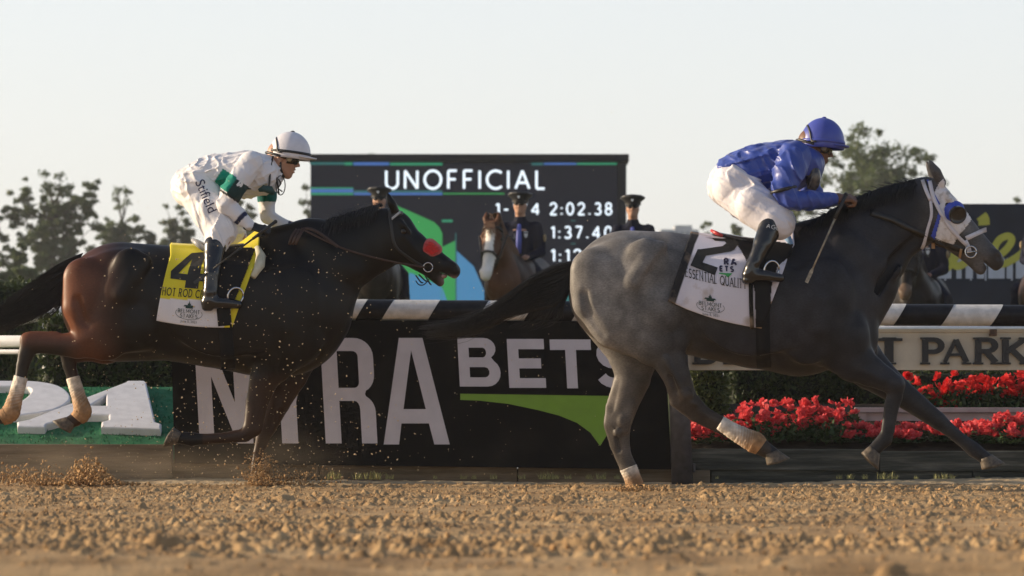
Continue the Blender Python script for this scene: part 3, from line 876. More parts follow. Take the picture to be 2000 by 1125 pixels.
def helmet(root, c, fwd, rx, ry, rz, m, mstrap, peak, band=True, name='helmet', tilt=0):
    """dome whose rim plane passes through c; fwd in the X-Z plane"""
    T = frame3(c, fwd); n, mm = 32, 14; V = []; Fc = []
    for j in range(mm+1):
        th = pi/2*j/mm*1.12
        for k in range(n):
            a = 2*pi*k/n
            rr = sin(th)
            x = rx*rr*cos(a)*(1+.03*cos(2*a)); y = ry*rr*sin(a); z = rz*cos(th)
            ridge = .0022*(abs(sin(2*a))<.12)*(j>1)
            x *= 1+ridge/rx; y *= 1+ridge/ry
            V.append(T[0]+T[1]@np.array((x, y, z)))
    for j in range(mm):
        for k in range(n): Fc.append((j*n+k, (j+1)*n+k, (j+1)*n+(k+1)%n, j*n+(k+1)%n))
    me = mesh_np(name, V, Fc)
    o = link(name, me, root, m); 
    sol = o.modifiers.new('shell', 'SOLIDIFY'); sol.thickness = .006; sol.offset = -1
    mb = MB()                                           # peak: a curved visor plate
    nn = 14; rows = 5; V = []
    for j in range(rows):
        t = j/(rows-1)
        for k in range(nn+1):
            a = -1.05+2.1*k/nn
            L = peak*t*cos(a)**.6
            x = rx*1.0*cos(a)+L; y = ry*1.0*sin(a)*(1-.05*t); z = -.004-.10*L-.18*(1-cos(a))*.05
            V.append(T[0]+T[1]@np.array((x, y, z)))
    Fc = [(j*(nn+1)+k, j*(nn+1)+k+1, (j+1)*(nn+1)+k+1, (j+1)*(nn+1)+k) for j in range(rows-1) for k in range(nn)]
    pk = link('peak', mesh_np('peak', V, Fc), o, m)
    s2 = pk.modifiers.new('shell', 'SOLIDIFY'); s2.thickness = .009; s2.offset = 0
    if band:
        pts = [T[0]+T[1]@np.array((rx*1.012*cos(a), ry*1.015*sin(a), .012)) for a in np.linspace(0, 2*pi, 33)]
        V = []; Fc = []
        for i, a in enumerate(np.linspace(0, 2*pi, 41)):
            for dz in (0.004, .020):
                q = sin(math.acos(min(1, dz/rz)))
                V.append(T[0]+T[1]@np.array((rx*1.02*cos(a)*q*(1+.03*cos(2*a)), ry*1.02*sin(a)*q, dz)))
        Fc = [(2*i, 2*i+2, 2*i+3, 2*i+1) for i in range(40)]
        b = link('band', mesh_np('band', V, Fc), o, mstrap)
        s3 = b.modifiers.new('shell', 'SOLIDIFY'); s3.thickness = .003; s3.offset = 1
    # goggle strap pulled over the dome
    V = []
    for i in range(25):
        t = i/24; a = -1.35-t*1.8 if False else 0
        ph = -pi/2+pi*t                                     # from one side over the back to the other
        ang = pi - (pi/2-abs(ph))*0 
        x = rx*(-.35-.45*cos(ph)*.9); y = ry*sin(ph)*1.0
        zz = max(0, 1-(x/rx)**2-(y/ry)**2)**.5*rz
        V.append(T[0]+T[1]@np.array((x*1.02, y*1.02, max(.002, zz*1.015))))
    MB().tube(V, .0065, 6, squash=.5).build('goggle_strap', M['black_strap'], o)
    MB().sphere(T[0]+T[1]@np.array((0, 0, rz+.001)), (.014,.014,.006), 10, 6).build('button', mstrap, o)
    return o
def goggles(root, T, disc):
    V = []; Fc = []; n = 16
    for i in range(n+1):
        a = -1.25+2.5*i/n
        for z, g in ((.145,.0),(.12,.045),(.02,.07),(-.07,.05),(-.10,.0)):
            nose = max(0, 1-abs(a)/.25)*.05*(z < -.05)
            V.append(hp2(T, (.345+g)*cos(a)*1.02+.02, (.315+g*.6)*sin(a), z+nose))
    for i in range(n):
        for j in range(4): Fc.append((i*5+j, (i+1)*5+j, (i+1)*5+j+1, i*5+j+1))
    o = link('goggles', mesh_np('goggles', V, Fc), root, M['lens'])
    s_ = o.modifiers.new('shell', 'SOLIDIFY'); s_.thickness = .004; s_.offset = -1
    for sd in (-1, 1):
        MB().tube([hp2(T, .20, sd*.335, .02), hp2(T, .20, sd*.362, .02)], .018, 14).build('vent_disc', disc, o)
    MB().tube([hp2(T, .12,-.34,.03), hp2(T,-.1,-.40,.06), hp2(T,-.42,-.2,.1), hp2(T,-.47,0,.1), hp2(T,-.42,.2,.1), hp2(T,-.1,.40,.06), hp2(T,.12,.34,.03)], .009, 6).build('strap', M['black_strap'], o)
def hp2(T, x, y, z):
    return tuple(T[0] + T[1] @ (np.array([x, y, z])*T[2]))

class JB(HB):
    def mesh_part(s, name, root, m, vox, relax=1, disp=None, colfn=None):
        s.Fd.vox = vox; s.Fd.disp = disp
        me, V = s.Fd.mesh(name, relax)
        if colfn is not None: vcol(me, colfn(CX + V[:, 0]/s.D*F, HZ - (V[:, 2]-CAM_H)/s.D*F, V[:, 1]-s.D, V))
        return link(name, me, root, m)

def whip(a, b, label, m1, m2, flap=True):
    a = Vector(a); b = Vector(b)
    root = thing('riding_whip', label, 'whip', tuple(a))
    MB().tube([a, a.lerp(b, .28)], [.011,.009], 8).build('handle', M['whip'], root)
    MB().tube([a.lerp(b, .28), a.lerp(b, .85)], [.006,.005], 8).build('shaft', m1, root)
    d = (b-a).normalized(); u = Vector((-d.z, 0, d.x))
    mb = MB(); p0 = a.lerp(b, .84)
    V = []
    for q, wd in ((0,.006),(.25,.011),(1,.010)):
        p = p0.lerp(b, q)
        for sx, sy in ((-1,-1),(1,-1),(1,1),(-1,1)): V.append(p + u*wd*sx + Vector((0,.003*sy,0)))
    Fc = [(0,1,2,3),(8,11,10,9)]
    for r in range(2):
        for k in range(4): Fc.append((r*4+k, r*4+(k+1)%4, r*4+4+(k+1)%4, r*4+4+k))
    mb.add(V, Fc).build('flap', m2, root, False)
    MB().sphere(a, .013, 8, 6).build('knob', M['whip'], root)
    return root

# ---- rider in white on the bay
def jockey_white():
    D = 21.7
    root = thing('person', 'person in white silks with a white helmet crouched over the dark bay horse', 'person', (P(400,0,D)[0], D, P(0,600,D)[2]))
    J = lambda: JB(D, .006)
    b = J(); s = b.s
    hc = b.pt(552, 311); T = frame3(hc, (cos(radians(10)), 0, -sin(radians(10))), sc=.235)
    human_head(b.Fd, T, neck_to=b.pt(522, 338), nr=.056)
    torso = [(378,368,38,.14),(430,347,38,.145),(485,342,41,.17),(514,341,34,.15)]
    b.sw(torso, .03)
    arm_n = [(486,326,15,.042,-.17),(455,372,13,.042,-.25),(441,400,13.5,.042,-.25),(466,421,11.5,.038,-.24),(488,442,8.5,.03,-.235)]
    arm_f = [(518,345,18,.06,.19),(521,390,15,.046,.23),(524,424,13,.042,.23),(550,437,11,.036,.21),(574,442,8.5,.03,.19)]
    leg_n = [(384,372,34,.085,-.10),(412,418,30,.078,-.17),(434,456,24,.062,-.23),(420,482,19,.055,-.268),(412,540,12,.042,-.335),(409,582,10,.036,-.355),(438,591,8,.034,-.36),(458,593,6,.028,-.365)]
    leg_f = [(a-0+8, p, r, w_, -d) for a, p, r, w_, d in leg_n]
    leg_f = [(a+14*min(1, i/2), p+6*min(1, i/2), r, w_, d) for i, (a, p, r, w_, d) in enumerate(leg_f)]
    b.sw(arm_n, .015); b.sw(arm_f, .015); b.sw(leg_n, .02); b.sw(leg_f, .02)
    Tn = frame3(b.pt(489, 443, -.235), (.95, .05, -.15), up=(.0, -.55, 1)); Tf = frame3(b.pt(575, 442, .19), (.98, -.1, -.02), up=(0, .3, 1))
    b.mesh_part('body', root, M['skin'], .0072, 1)
    # gloves
    for Tg in (Tn, Tf):
        g = Field(.0042); hand(g, (Tg[0], Tg[1], 1.12)); me, V = g.mesh('glove', 1); link('glove', me, root, M['glove'])
    # silks: blouse with sleeves and sleeve bands
    j = J()
    j.sw([(398,352,40,.158),(430,345,42,.16),(485,341,45,.185),(512,341,39,.17),(520,338,34,.14)], .03)
    j.sw([(490,319,24,.066,-.18),(470,346,22,.06,-.225),(452,376,21,.058,-.25),(446,388,17,.05,-.25)], .02)
    j.sw([(518,345,24,.07,.19),(522,385,20,.062,.225)], .02)
    j.sw([(452,380,17,.05,-.25),(440,401,17,.05,-.25),(466,421,14.5,.045,-.24),(486,440,10.5,.035,-.235)], .008)
    j.sw([(521,390,17,.05,.23),(523,423,16,.05,.23),(550,437,13,.042,.21),(571,442,10,.034,.19)], .012)
    def col(px, py, dy, V):
        C = np.tile(np.array((.70,.69,.72)), (len(px), 1))
        # near sleeve band: along the upper arm
        u = ((px-490)*(452-490)+(py-318)*(376-318))/((452-490)**2+(376-318)**2)
        v = ((px-490)*(376-318)-(py-318)*(452-490))/math.hypot(38, 58)
        arm = (dy < -.13) & (np.abs(v) < 34)
        C[arm & (u > .58) & (u < 1.08) & (v < 3)] = (.0,.20,.145)
        C[arm & (u > .62) & (u < 1.10) & (v >= 3)] = (.012,.035,.035)
        C[arm & (u >= 1.10) & (u < 1.16)] = (.02,.02,.02)
        far = (dy > .13) & (py > 370) & (py < 390) & (px > 495) & (px < 545)
        C[far] = (.0,.10,.085)
        for (a, c) in (((466,421),(488,442)), ((550,437),(574,442))):
            q = ((px-a[0])*(c[0]-a[0])+(py-a[1])*(c[1]-a[1]))/((c[0]-a[0])**2+(c[1]-a[1])**2)
            dd = np.hypot(px-a[0]-q*(c[0]-a[0]), py-a[1]-q*(c[1]-a[1]))
            C[(q > .35) & (q < .62) & (dd < 16) & ((px > 455) & (py > 418))] = (.02,.025,.07)
        return C
    j.mesh_part('jersey', root, M['white_silk'], .0060, 1, fold_disp(2, .013, ((1,0,.35),(.5,0,-1)), (38, 80)), col)
    # breeches
    p = J()
    p.sw([(379,367,43,.165),(398,356,40,.16)], .03)
    p.sw([(388,372,42,.10,-.10),(414,416,38,.098,-.17),(431,450,32,.085,-.225),(424,474,23,.07,-.25),(421,481,20,.066,-.258)], .025)
    p.sw([(396,374,42,.10,.10),(428,422,36,.098,.17),(450,458,30,.085,.225),(446,482,22,.07,.25)], .025)
    p.mesh_part('breeches', root, M['white_breeches'], .0060, 1, fold_disp(9, .014, ((.45,0,-1),(1,0,.1)), (40, 85)))
    # boots
    for sd, dx, dy_ in ((-1, 0, 0), (1, 22, 6)):
        q = J()
        q.sw([(420+dx,480+dy_,22,.068,sd*.268),(414+dx,535,16,.056,sd*.335),(411+dx,572,15,.05,sd*.355),(411+dx,584,15,.048,sd*.355)], .012)
        q.sw([(405+dx,590,13,.042,sd*.355),(440+dx,592,12,.046,sd*.36),(466+dx,595,8,.036,sd*.365)], .015)
        q.sw([(402+dx,600,8,.036,sd*.355),(410+dx,601,7,.036,sd*.355)], .006)
        o = q.mesh_part('boot', root, M['boot'], .0085, 1, fold_disp(21, .0022, ((1,0,.1),), (40, 80)))
    helmet(root, b.pt(566, 302), (cos(radians(7)), 0, -sin(radians(7))), 39/s, .108, 45/s, M['helmet_white'], M['black_strap'], 14/s)
    goggles(root, T, M['lens_tan'])
    # chin strap, spare goggles hanging at the throat
    MB().tube([hp2(T,-.02,-.33,-.1), hp2(T,.02,-.30,-.3), hp2(T,.12,-.12,-.47), hp2(T,.12,.12,-.47), hp2(T,.02,.30,-.3), hp2(T,-.02,.33,-.1)], .008, 6).build('chin_strap', M['black_strap'], root)
    mb = MB()
    ng = lambda x, y, d=0: b.pt(x, y, d)
    mb.tube([ng(533,305,-.09), ng(528,330,-.13), ng(526,360,-.16), ng(523,374,-.16)], .007, 6)
    mb.tube([ng(536,330,-.09), ng(541,352,-.10), ng(545,380,-.10)], .006, 6)
    for k in range(2):
        e = [ng(548+9*cos(a), 362+19*sin(a), -.10+.06*k) for a in np.linspace(0, 2*pi, 17)]
        mb.tube(e, .0035, 6, cap=False)
    mb.tube([ng(544,350,-.10), ng(549,358,-.06), ng(543,368,-.04), ng(551,374,-.08)], .0045, 6)
    mb.build('hanging_goggles', M['black_strap'], root)
    mb = MB()
    mb.tube([ng(505,372,-.165), ng(515,368,-.17), ng(528,371,-.16), ng(536,379,-.15)], [.010,.022,.026,.012], 8, squash=.5)
    mb.build('collar_band', mat('dark_teal_band', (.008,.05,.05), .6), root)
    # printed letters on the thigh and the arm number
    bv = bvh_of([c for c in root.children if c.name.startswith(('breeches', 'jersey'))])
    q, wd = text2d_font('Stifield', .062)
    a = b.pt(386, 360); u = Vector((26,0,-56)).normalized(); v = Vector((56,0,26)).normalized()
    mbt = print_on(bv, q, lambda x, y: (a[0]+u.x*x+v.x*y, a[2]+u.z*x+v.z*y), D-1, .003)
    mbt.build('lettering', mat('navy_print', (.015,.015,.06), .6), root, False)
    q, wd = text2d('4', .075, .2)
    a = b.pt(466, 376)
    mbt = print_on(bv, q, lambda x, y: (a[0]+x*.94+y*.25, a[2]+y*.94-x*-.2), D-1, .003)
    mbt.build('arm_number', mat('white_print', (.7,.7,.7), .6), root, False)
    return root, Tn
def bvh_of(objs):
    V = []; Fc = []
    for o in objs:
        off = wloc(o); bse = len(V)
        V += [v.co + off for v in o.data.vertices]
        Fc += [[i+bse for i in p.vertices] for p in o.data.polygons]
    return BVHTree.FromPolygons(V, Fc)
def print_on(bv, quads, fn, y0, lift, back=False):
    mb = MB(); dirv = Vector((0, -1 if back else 1, 0))
    for q, lay in quads:
        V = []; ok = True
        for p in q:
            x, z = fn(p[0], p[1])
            hit = bv.ray_cast(Vector((x, y0, z)), dirv)
            if hit[0] is None: ok = False; break
            n_ = hit[1] if hit[1].y*dirv.y < 0 else -hit[1]; q_ = hit[0] + n_*(lift + lay*.0008); V.append(tuple(q_))
        if ok and max(v[1] for v in V)-min(v[1] for v in V) < .06: mb.add(V, [tuple(range(len(V)))])
    return mb
def text2d_font(s, h):
    """plain printed sans through Blender's built-in face, as small polygons"""
    c = bpy.data.curves.new('t', 'FONT'); c.body = s; c.size = h*1.38; c.resolution_u = 3
    o = bpy.data.objects.new('t', c); COL.objects.link(o)
    dg = bpy.context.evaluated_depsgraph_get()
    me = bpy.data.meshes.new_from_object(o.evaluated_get(dg))
    out = []; v = [x.co.copy() for x in me.vertices]
    for p in me.polygons:
        idx = list(p.vertices)
        for i in range(1, len(idx)-1):
            out.append(([v[idx[0]].xy, v[idx[i]].xy, v[idx[i+1]].xy], 0))
    wd = max(x.x for x in v) if v else 0
    bpy.data.objects.remove(o); bpy.data.curves.remove(c); bpy.data.meshes.remove(me)
    return out, wd

# ---- rider in blue on the grey
def jockey_blue():
    D = 20.0
    root = thing('person', 'person in royal blue silks with a blue helmet crouched over the grey horse', 'person', (P(1450,0,D)[0], D, P(0,555,D)[2]))
    J = lambda: JB(D, .006)
    b = J(); s = b.s
    T = frame3(b.pt(1591, 289), (cos(radians(12)), 0, -sin(radians(12))), sc=.235)
    human_head(b.Fd, T, neck_to=b.pt(1566, 318), nr=.058)
    b.sw([(1428,358,42,.145),(1480,332,43,.15),(1540,326,44,.175),(1572,322,34,.15)], .03)
    arm_n = [(1548,312,21,.06,-.19),(1536,362,17,.05,-.26),(1541,392,15,.045,-.27),(1590,393,12.5,.04,-.22),(1624,389,9.5,.031,-.17)]
    arm_f = [(1575,325,20,.06,.19),(1578,372,16,.05,.22),(1600,395,14,.044,.2),(1640,390,9.5,.031,.10)]
    b.sw(arm_n, .015); b.sw(arm_f, .015)
    leg_n = [(1436,366,38,.09,-.10),(1480,402,33,.08,-.19),(1526,434,25,.064,-.255),(1508,446,21,.058,-.27),(1489,480,15,.046,-.315),(1470,520,11,.038,-.345),(1466,532,10,.034,-.35),(1498,538,8,.033,-.355),(1518,541,6,.028,-.36)]
    b.sw(leg_n, .02)
    b.sw([(x+6*min(1, i/2), y+6*min(1, i/2), r, w_, -d) for i, (x, y, r, w_, d) in enumerate(leg_n)], .02)
    Tn = frame3(b.pt(1630, 388, -.16), (.97, .12, .05), up=(0, -.5, 1)); Tf = frame3(b.pt(1640, 390, .10), (.97, -.1, -.05), up=(0, .4, 1))
    hand(b.Fd, (Tn[0], Tn[1], 1.15)); hand(b.Fd, (Tf[0], Tf[1], 1.12))
    b.mesh_part('body', root, M['skin_brown'], .0068, 1)
    j = J()
    j.sw([(1440,345,46,.162),(1480,331,49,.168),(1540,325,50,.195),(1570,323,41,.175),(1578,318,34,.14)], .03)
    j.sw([(1552,306,31,.075,-.18),(1540,340,29,.075,-.235),(1532,368,25,.07,-.26)], .02)
    j.sw([(1530,372,24,.066,-.26),(1543,390,21,.06,-.27),(1590,392,17,.052,-.22),(1626,389,12.5,.04,-.17)], .008)
    j.sw([(1580,322,26,.07,.19),(1582,372,21,.062,.22),(1600,393,18,.055,.2),(1634,390,12.5,.04,.11)], .02)
    j.mesh_part('jersey', root, M['blue_silk'], .0060, 1, fold_disp(32, .014, ((1,0,.25),(.5,0,-1)), (34, 75)))
    p = J()
    p.sw([(1428,360,46,.17),(1444,348,44,.168)], .03)
    p.sw([(1438,368,46,.105,-.10),(1474,402,41,.105,-.19),(1514,432,36,.092,-.248),(1522,438,32,.085,-.258)], .025)
    p.sw([(1444,372,46,.105,.10),(1486,408,40,.105,.19),(1520,438,34,.09,.245),(1524,446,26,.075,.26)], .025)
    p.mesh_part('breeches', root, M['blue_rider_breeches'], .0060, 1, fold_disp(45, .015, ((1,0,-.55),(1,0,.1)), (40, 85)))
    for sd, dx, dy_ in ((-1, 0, 0), (1, 8, 6)):
        q = J()
        q.sw([(1508+dx,438+dy_,25,.07,sd*.268),(1490+dx,476,19,.06,sd*.315),(1473+dx,514,14,.05,sd*.345),(1468+dx,524,14.5,.048,sd*.35)], .012)
        q.sw([(1463+dx,536,14,.044,sd*.35),(1498+dx,539,11.5,.047,sd*.355),(1525+dx,543,8,.036,sd*.36)], .015)
        q.sw([(1457+dx,547,8,.036,sd*.35),(1466+dx,549,7,.036,sd*.35)], .006)
        q.mesh_part('boot', root, M['boot'], .0085, 1, fold_disp(23, .0022, ((1,0,.1),), (40, 80)))
    helmet(root, b.pt(1606, 281), (cos(radians(4)), 0, -sin(radians(4))), 42/s, .112, 51/s, M['helmet_blue'], M['helmet_blue'], 11/s)
    goggles(root, T, mat('grey_disc', (.22,.21,.19), .4))
    MB().tube([hp2(T,-.02,-.33,-.1), hp2(T,.02,-.30,-.3), hp2(T,.12,-.12,-.47), hp2(T,.12,.12,-.47), hp2(T,.02,.30,-.3), hp2(T,-.02,.33,-.1)], .008, 6).build('chin_strap', M['black_strap'], root)
    # dark muddy panel of spare goggles on the chest
    mb = MB()
    ng = lambda x, y, d=0: b.pt(x, y, d)
    for k in range(3):
        mb.tube([ng(1583+4*k,316,-.13), ng(1588+2*k,340,-.15+.02*k), ng(1578+6*k,368,-.16+.02*k)], .008, 6)
    mb.sphere(ng(1588,345,-.12), (.045,.04,.085), 12, 8)
    mb.build('hanging_goggles', mat('muddy_goggles', (.02,.02,.035), .25, col2=(.12,.10,.08), nscale=30), root)
    mb = MB()
    e = [ng(1531+25*cos(a)*.95+6*sin(a)*0, 370-6*cos(a), -.26+.074*sin(a)) for a in np.linspace(0, 2*pi, 21)]
    mb.tube(e, .011, 6, cap=False); mb.build('arm_band', M['black_strap'], root)
    bv = bvh_of([c for c in root.children if c.name.startswith('boot')])
    q, wd = text2d('AGG', .026, .14)
    a = b.pt(1488, 452)
    print_on(bv, q, lambda x, y: (a[0]+x*.97+y*.22, a[2]+y*.97-x*.22), D-1, .003).build('boot_lettering', mat('silver_print', (.5,.5,.5), .5), root, False)
    return root, Tn
JW, JWT = jockey_white()
JBL, JBT = jockey_blue()
whip(BH.pt(538,433,-.30), BH.pt(379,553,-.40), 'long black riding whip held low by the rider in white', M['whip'], M['whip'])
whip(GH.pt(1652,380,-.21), GH.pt(1575,552,-.36), 'pale muddy riding whip hanging from the hand of the rider in blue', M['whip_pale'], M['whip_pale'])
# ------------------------------------------------------------------ tack, hair
class Skin:
    """projects picture-plane shapes onto the near (or far) side of a horse"""
    def __init__(s, h, objs): s.h = h; s.bv = bvh_of(objs); s.D = h.D
    def top(s, px):
        x, _, _ = P(px, 0, s.D); hit = s.bv.ray_cast(Vector((x, s.D, 5)), Vector((0, 0, -1)))
        return hit[0].z if hit[0] else None
    def y(s, x, z, far=False):
        d = -1 if far else 1
        hit = s.bv.ray_cast(Vector((x, s.D - d*2, z)), Vector((0, d, 0)))
        return hit[0].y if hit[0] else None
    def pos(s, px, py, far=False):
        x, _, z = P(px, py, s.D); y = s.y(x, z)
        if y is not None: x, _, z = P(px, py, y)
        return [x, s.y(x, z, far), z]
    def ribbon(s, pts, wpx, matl, name, root, lift=.006, thick=.004, far=True, n=None, both=None):
        pl = [Vector(p) for p in pts]
        q = bez([(p.x, p.y) for p in pl], n or max(6, int(sum((b-a).length for a, b in zip(pl, pl[1:]))/5)))
        out = []
        for side in ((0, 1) if far else (0,)):
            V = []
            for i, p in enumerate(q):
                t = q[min(i+1, len(q)-1)]-q[max(i-1, 0)]; t /= np.linalg.norm(t)+1e-9; nn = np.array((-t[1], t[0]))
                row = []
                for o in (-.5, 0, .5):
                    c = p+nn*o*wpx; row.append(s.pos(c[0], c[1], side == 1))
                V.append(row)
            last = None
            for row in V:
                ok = [r[1] for r in row if r[1] is not None]
                for r in row:
                    if r[1] is None: r[1] = (ok[0] if ok else (last if last is not None else s.D))
                last = row[1][1]
            d = 1 if side == 0 else -1
            VV = [(r[0], r[1]-d*lift, r[2]) for row in V for r in row]
            Fc = []
            for i in range(len(q)-1):
                for k in range(2): Fc.append((i*3+k, i*3+k+1, i*3+k+4, i*3+k+3))
            me = mesh_np(name, VV, Fc)
            bm = bmesh.new(); bm.from_mesh(me); 
            for f in bm.faces:
                f.normal_update()
                if f.normal.y*d > 0: f.normal_flip()
            bm.to_mesh(me); bm.free()
            o_ = link(name, me, root, matl)
            m_ = o_.modifiers.new('shell', 'SOLIDIFY'); m_.thickness = thick; m_.offset = 1
            out.append(o_)
        return out
    def patch(s, poly, step, matl, name, root, lift=.006, thick=.004, far=True, disp=None):
        poly = np.array(poly, float); lo = poly.min(0); hi = poly.max(0)
        def inside(x, y):
            c = False; n = len(poly)
            for i in range(n):
                a = poly[i-1]; b = poly[i]
                if (a[1] > y) != (b[1] > y) and x < (b[0]-a[0])*(y-a[1])/(b[1]-a[1])+a[0]: c = not c
            return c
        nx = int((hi[0]-lo[0])/step)+1; ny = int((hi[1]-lo[1])/step)+1
        for side in ((0, 1) if far else (0,)):
            d = 1 if side == 0 else -1
            V = []; idx = {}; Fc = []
            def vert(i, j):
                if (i, j) in idx: return idx[(i, j)]
                px, py = lo[0]+i*step, lo[1]+j*step
                x, y, z = s.pos(px, py, side == 1)
                if y is None: idx[(i, j)] = None; return None
                L = lift + (disp(px, py) if disp else 0)
                V.append((x, y-d*L, z)); idx[(i, j)] = len(V)-1; return idx[(i, j)]
            for i in range(nx):
                for j in range(ny):
                    if inside(lo[0]+(i+.5)*step, lo[1]+(j+.5)*step):
                        q = [vert(i, j), vert(i, j+1), vert(i+1, j+1), vert(i+1, j)]
                        if None in q: continue
                        Fc.append(q if d == 1 else q[::-1])
            o_ = link(name, mesh_np(name, V, Fc), root, matl)
            m_ = o_.modifiers.new('shell', 'SOLIDIFY'); m_.thickness = thick; m_.offset = 1
    def cloth(s, TL, TR, BR, BL, nx, ny, name, root, matl, colfn=None, lift=.014, sag=0, fold=.004, seed=3, far=True):
        TL, TR, BR, BL = [np.array(p, float) for p in (TL, TR, BR, BL)]
        w1 = sines(seed, 5, 6, 16)
        for side in ((0, 1) if far else (0,)):
            d = 1 if side == 0 else -1
            V = []; PX = []
            for j in range(ny+1):
                v = j/ny
                for i in range(nx+1):
                    u = i/nx
                    p = (TL*(1-u)+TR*u)*(1-v)+(BL*(1-u)+BR*u)*v
                    p[1] += sag*v*sin(pi*u)
                    x, _, z = P(p[0], p[1], s.D-.26*min(1, j/8))
                    PX.append(p.copy())
                    tz = s.top(p[0])
                    if j == 0: V.append((x, s.D, (tz if tz else z)+lift)); continue
                    zz = min(z, tz-.012) if tz else z
                    y = s.y(x, zz, side == 1)
                    if y is None: y = V[-1][1] if V else s.D-d*.2
                    fd = fold*(1+w1(np.array((x, 0, z)))*2.2)
                    V.append((x, y-d*(lift+fd), z if not tz else min(z, tz+lift*.8)))
            Fc = []
            for j in range(ny):
                for i in range(nx):
                    q = (j*(nx+1)+i, (j+1)*(nx+1)+i, (j+1)*(nx+1)+i+1, j*(nx+1)+i+1)
                    Fc.append(q if d == 1 else q[::-1])
            # the cloth hangs: smooth the depth a little
            V = np.array(V); 
            for _ in range(6):
                Y = V[:, 1].reshape(ny+1, nx+1); Y2 = Y.copy()
                Y2[2:-1, 1:-1] = .5*Y[2:-1, 1:-1]+.125*(Y[1:-2, 1:-1]+Y[3:, 1:-1]+Y[2:-1, :-2]+Y[2:-1, 2:])
                V[:, 1] = (np.minimum(Y2, Y+.004) if d == 1 else np.maximum(Y2, Y-.004)).ravel()
            me = mesh_np(name, V, Fc)
            if colfn is not None:
                PX_ = np.array(PX); vcol(me, colfn(PX_[:, 0], PX_[:, 1]))
            o_ = link(name, me, root, matl)
            m_ = o_.modifiers.new('shell', 'SOLIDIFY'); m_.thickness = .005; m_.offset = 1
            if side == 0: first = o_
        return first
def px_text(s_, quads, org, ux, vx, bv, D, lift, h):
    """quads in px units, origin org (px), directions in px"""
    def fn(x, y):
        p = (org[0]+ux[0]*x+vx[0]*y, org[1]+ux[1]*x+vx[1]*y)
        X, _, Z = P(p[0], p[1], D-.28); return X, Z
    return print_on(bv, quads, fn, D-2, lift)
M['cloth'] = mat('saddle_cloth', (.7,.7,.7), .75, attr='col', bump=.2, bscale=60, sheen=.1, spec=.3)
M['cloth_dirty'] = mat('muddy_saddle_cloth', (.7,.7,.7), .75, attr='col', col2=(.30,.22,.15), nscale=7.5, mask=(.57,.78), bump=.2, bscale=60, spec=.3, detail=7)
M['black_cloth'] = mat('black_cloth', (.008,.008,.010), .6, bump=.2, spec=.15)
M['print_black'] = mat('print_black', (.008,.008,.008), .7)
M['print_green'] = mat('print_dark_green', (.006,.035,.03), .7)
M['print_navy'] = mat('print_navy', (.012,.012,.05), .7)
M['print_lime'] = mat('print_green', (.03,.30,.07), .7)
M['cream'] = mat('cream_pad', (.55,.52,.40), .8, noise=.1, nscale=20, bump=.3)
M['white_leather'] = mat('white_leather', (.58,.56,.62), .5, col2=(.34,.27,.21), nscale=14, mask=(.5,.75), bump=.2)
M['blue_trim'] = mat('blue_trim', (.03,.06,.40), .5)
M['hood'] = mat('white_hood', (.66,.63,.64), .75, col2=(.36,.31,.27), nscale=22, mask=(.5,.68), bump=.5, bscale=50, detail=8)
M['red_fleece'] = mat('red_fleece', (.52,.012,.010), .95, noise=.25, nscale=70, bump=1.0, bscale=140, sheen=.4)
M['brown_leather'] = mat('brown_leather', (.045,.018,.010), .45, noise=.2, nscale=30)
M['tan_leather'] = mat('tan_leather', (.40,.24,.12), .5)

def crest(bv, D, org, k, mm, root, ux=(1,0), vx=(0,-1)):
    """the small event crest: a pavilion outline over two lines of serif lettering in an oval, and a date"""
    mb = MB()
    quads = []
    for poly in ([(-7,0),(7,0),(7,3),(11,3.2),(9,6),(3,6),(3,9),(1,9.5),(1,12),(.3,12),(0,17),(-.3,12),(-1,12),(-1,9.5),(-3,9),(-3,6),(-9,6),(-11,3.2),(-7,3)],):
        tri = tessellate_polygon([[Vector((p[0], p[1], 0)) for p in poly]])
        for t in tri: quads.append(([(poly[i][0]*k, (poly[i][1]+1)*k) for i in t], 0))
    px_text(None, quads, org, ux, vx, bv, D, .0085, 0).build('crest', M['print_green'], root, False)
    t1, w1 = text2d('BELMONT', 7.5*k, .13, .12, .09); t2, w2 = text2d('STAKES', 7.5*k, .13, .12, .09)
    q = [([(p[0]-w1/2, p[1]-8*k) for p in a], l) for a, l in t1]+[([(p[0]-w2/2, p[1]-17*k) for p in a], l) for a, l in t2]
    q += [(r, 0) for r in ribbon([(w1*.60*cos(a), -8.6*k+11.5*k*sin(a)) for a in np.linspace(pi*.86, pi*2.14, 25)], .7*k)]
    t3, w3 = text2d_font('June 5, 2021', 4.6*k)
    q += [([(p[0]-w3/2, p[1]-26*k) for p in a], l) for a, l in t3]
    px_text(None, q, org, ux, vx, bv, D, .0085, 0).build('event_lettering', M['print_green'], root, False)['kind'] = 'stuff'

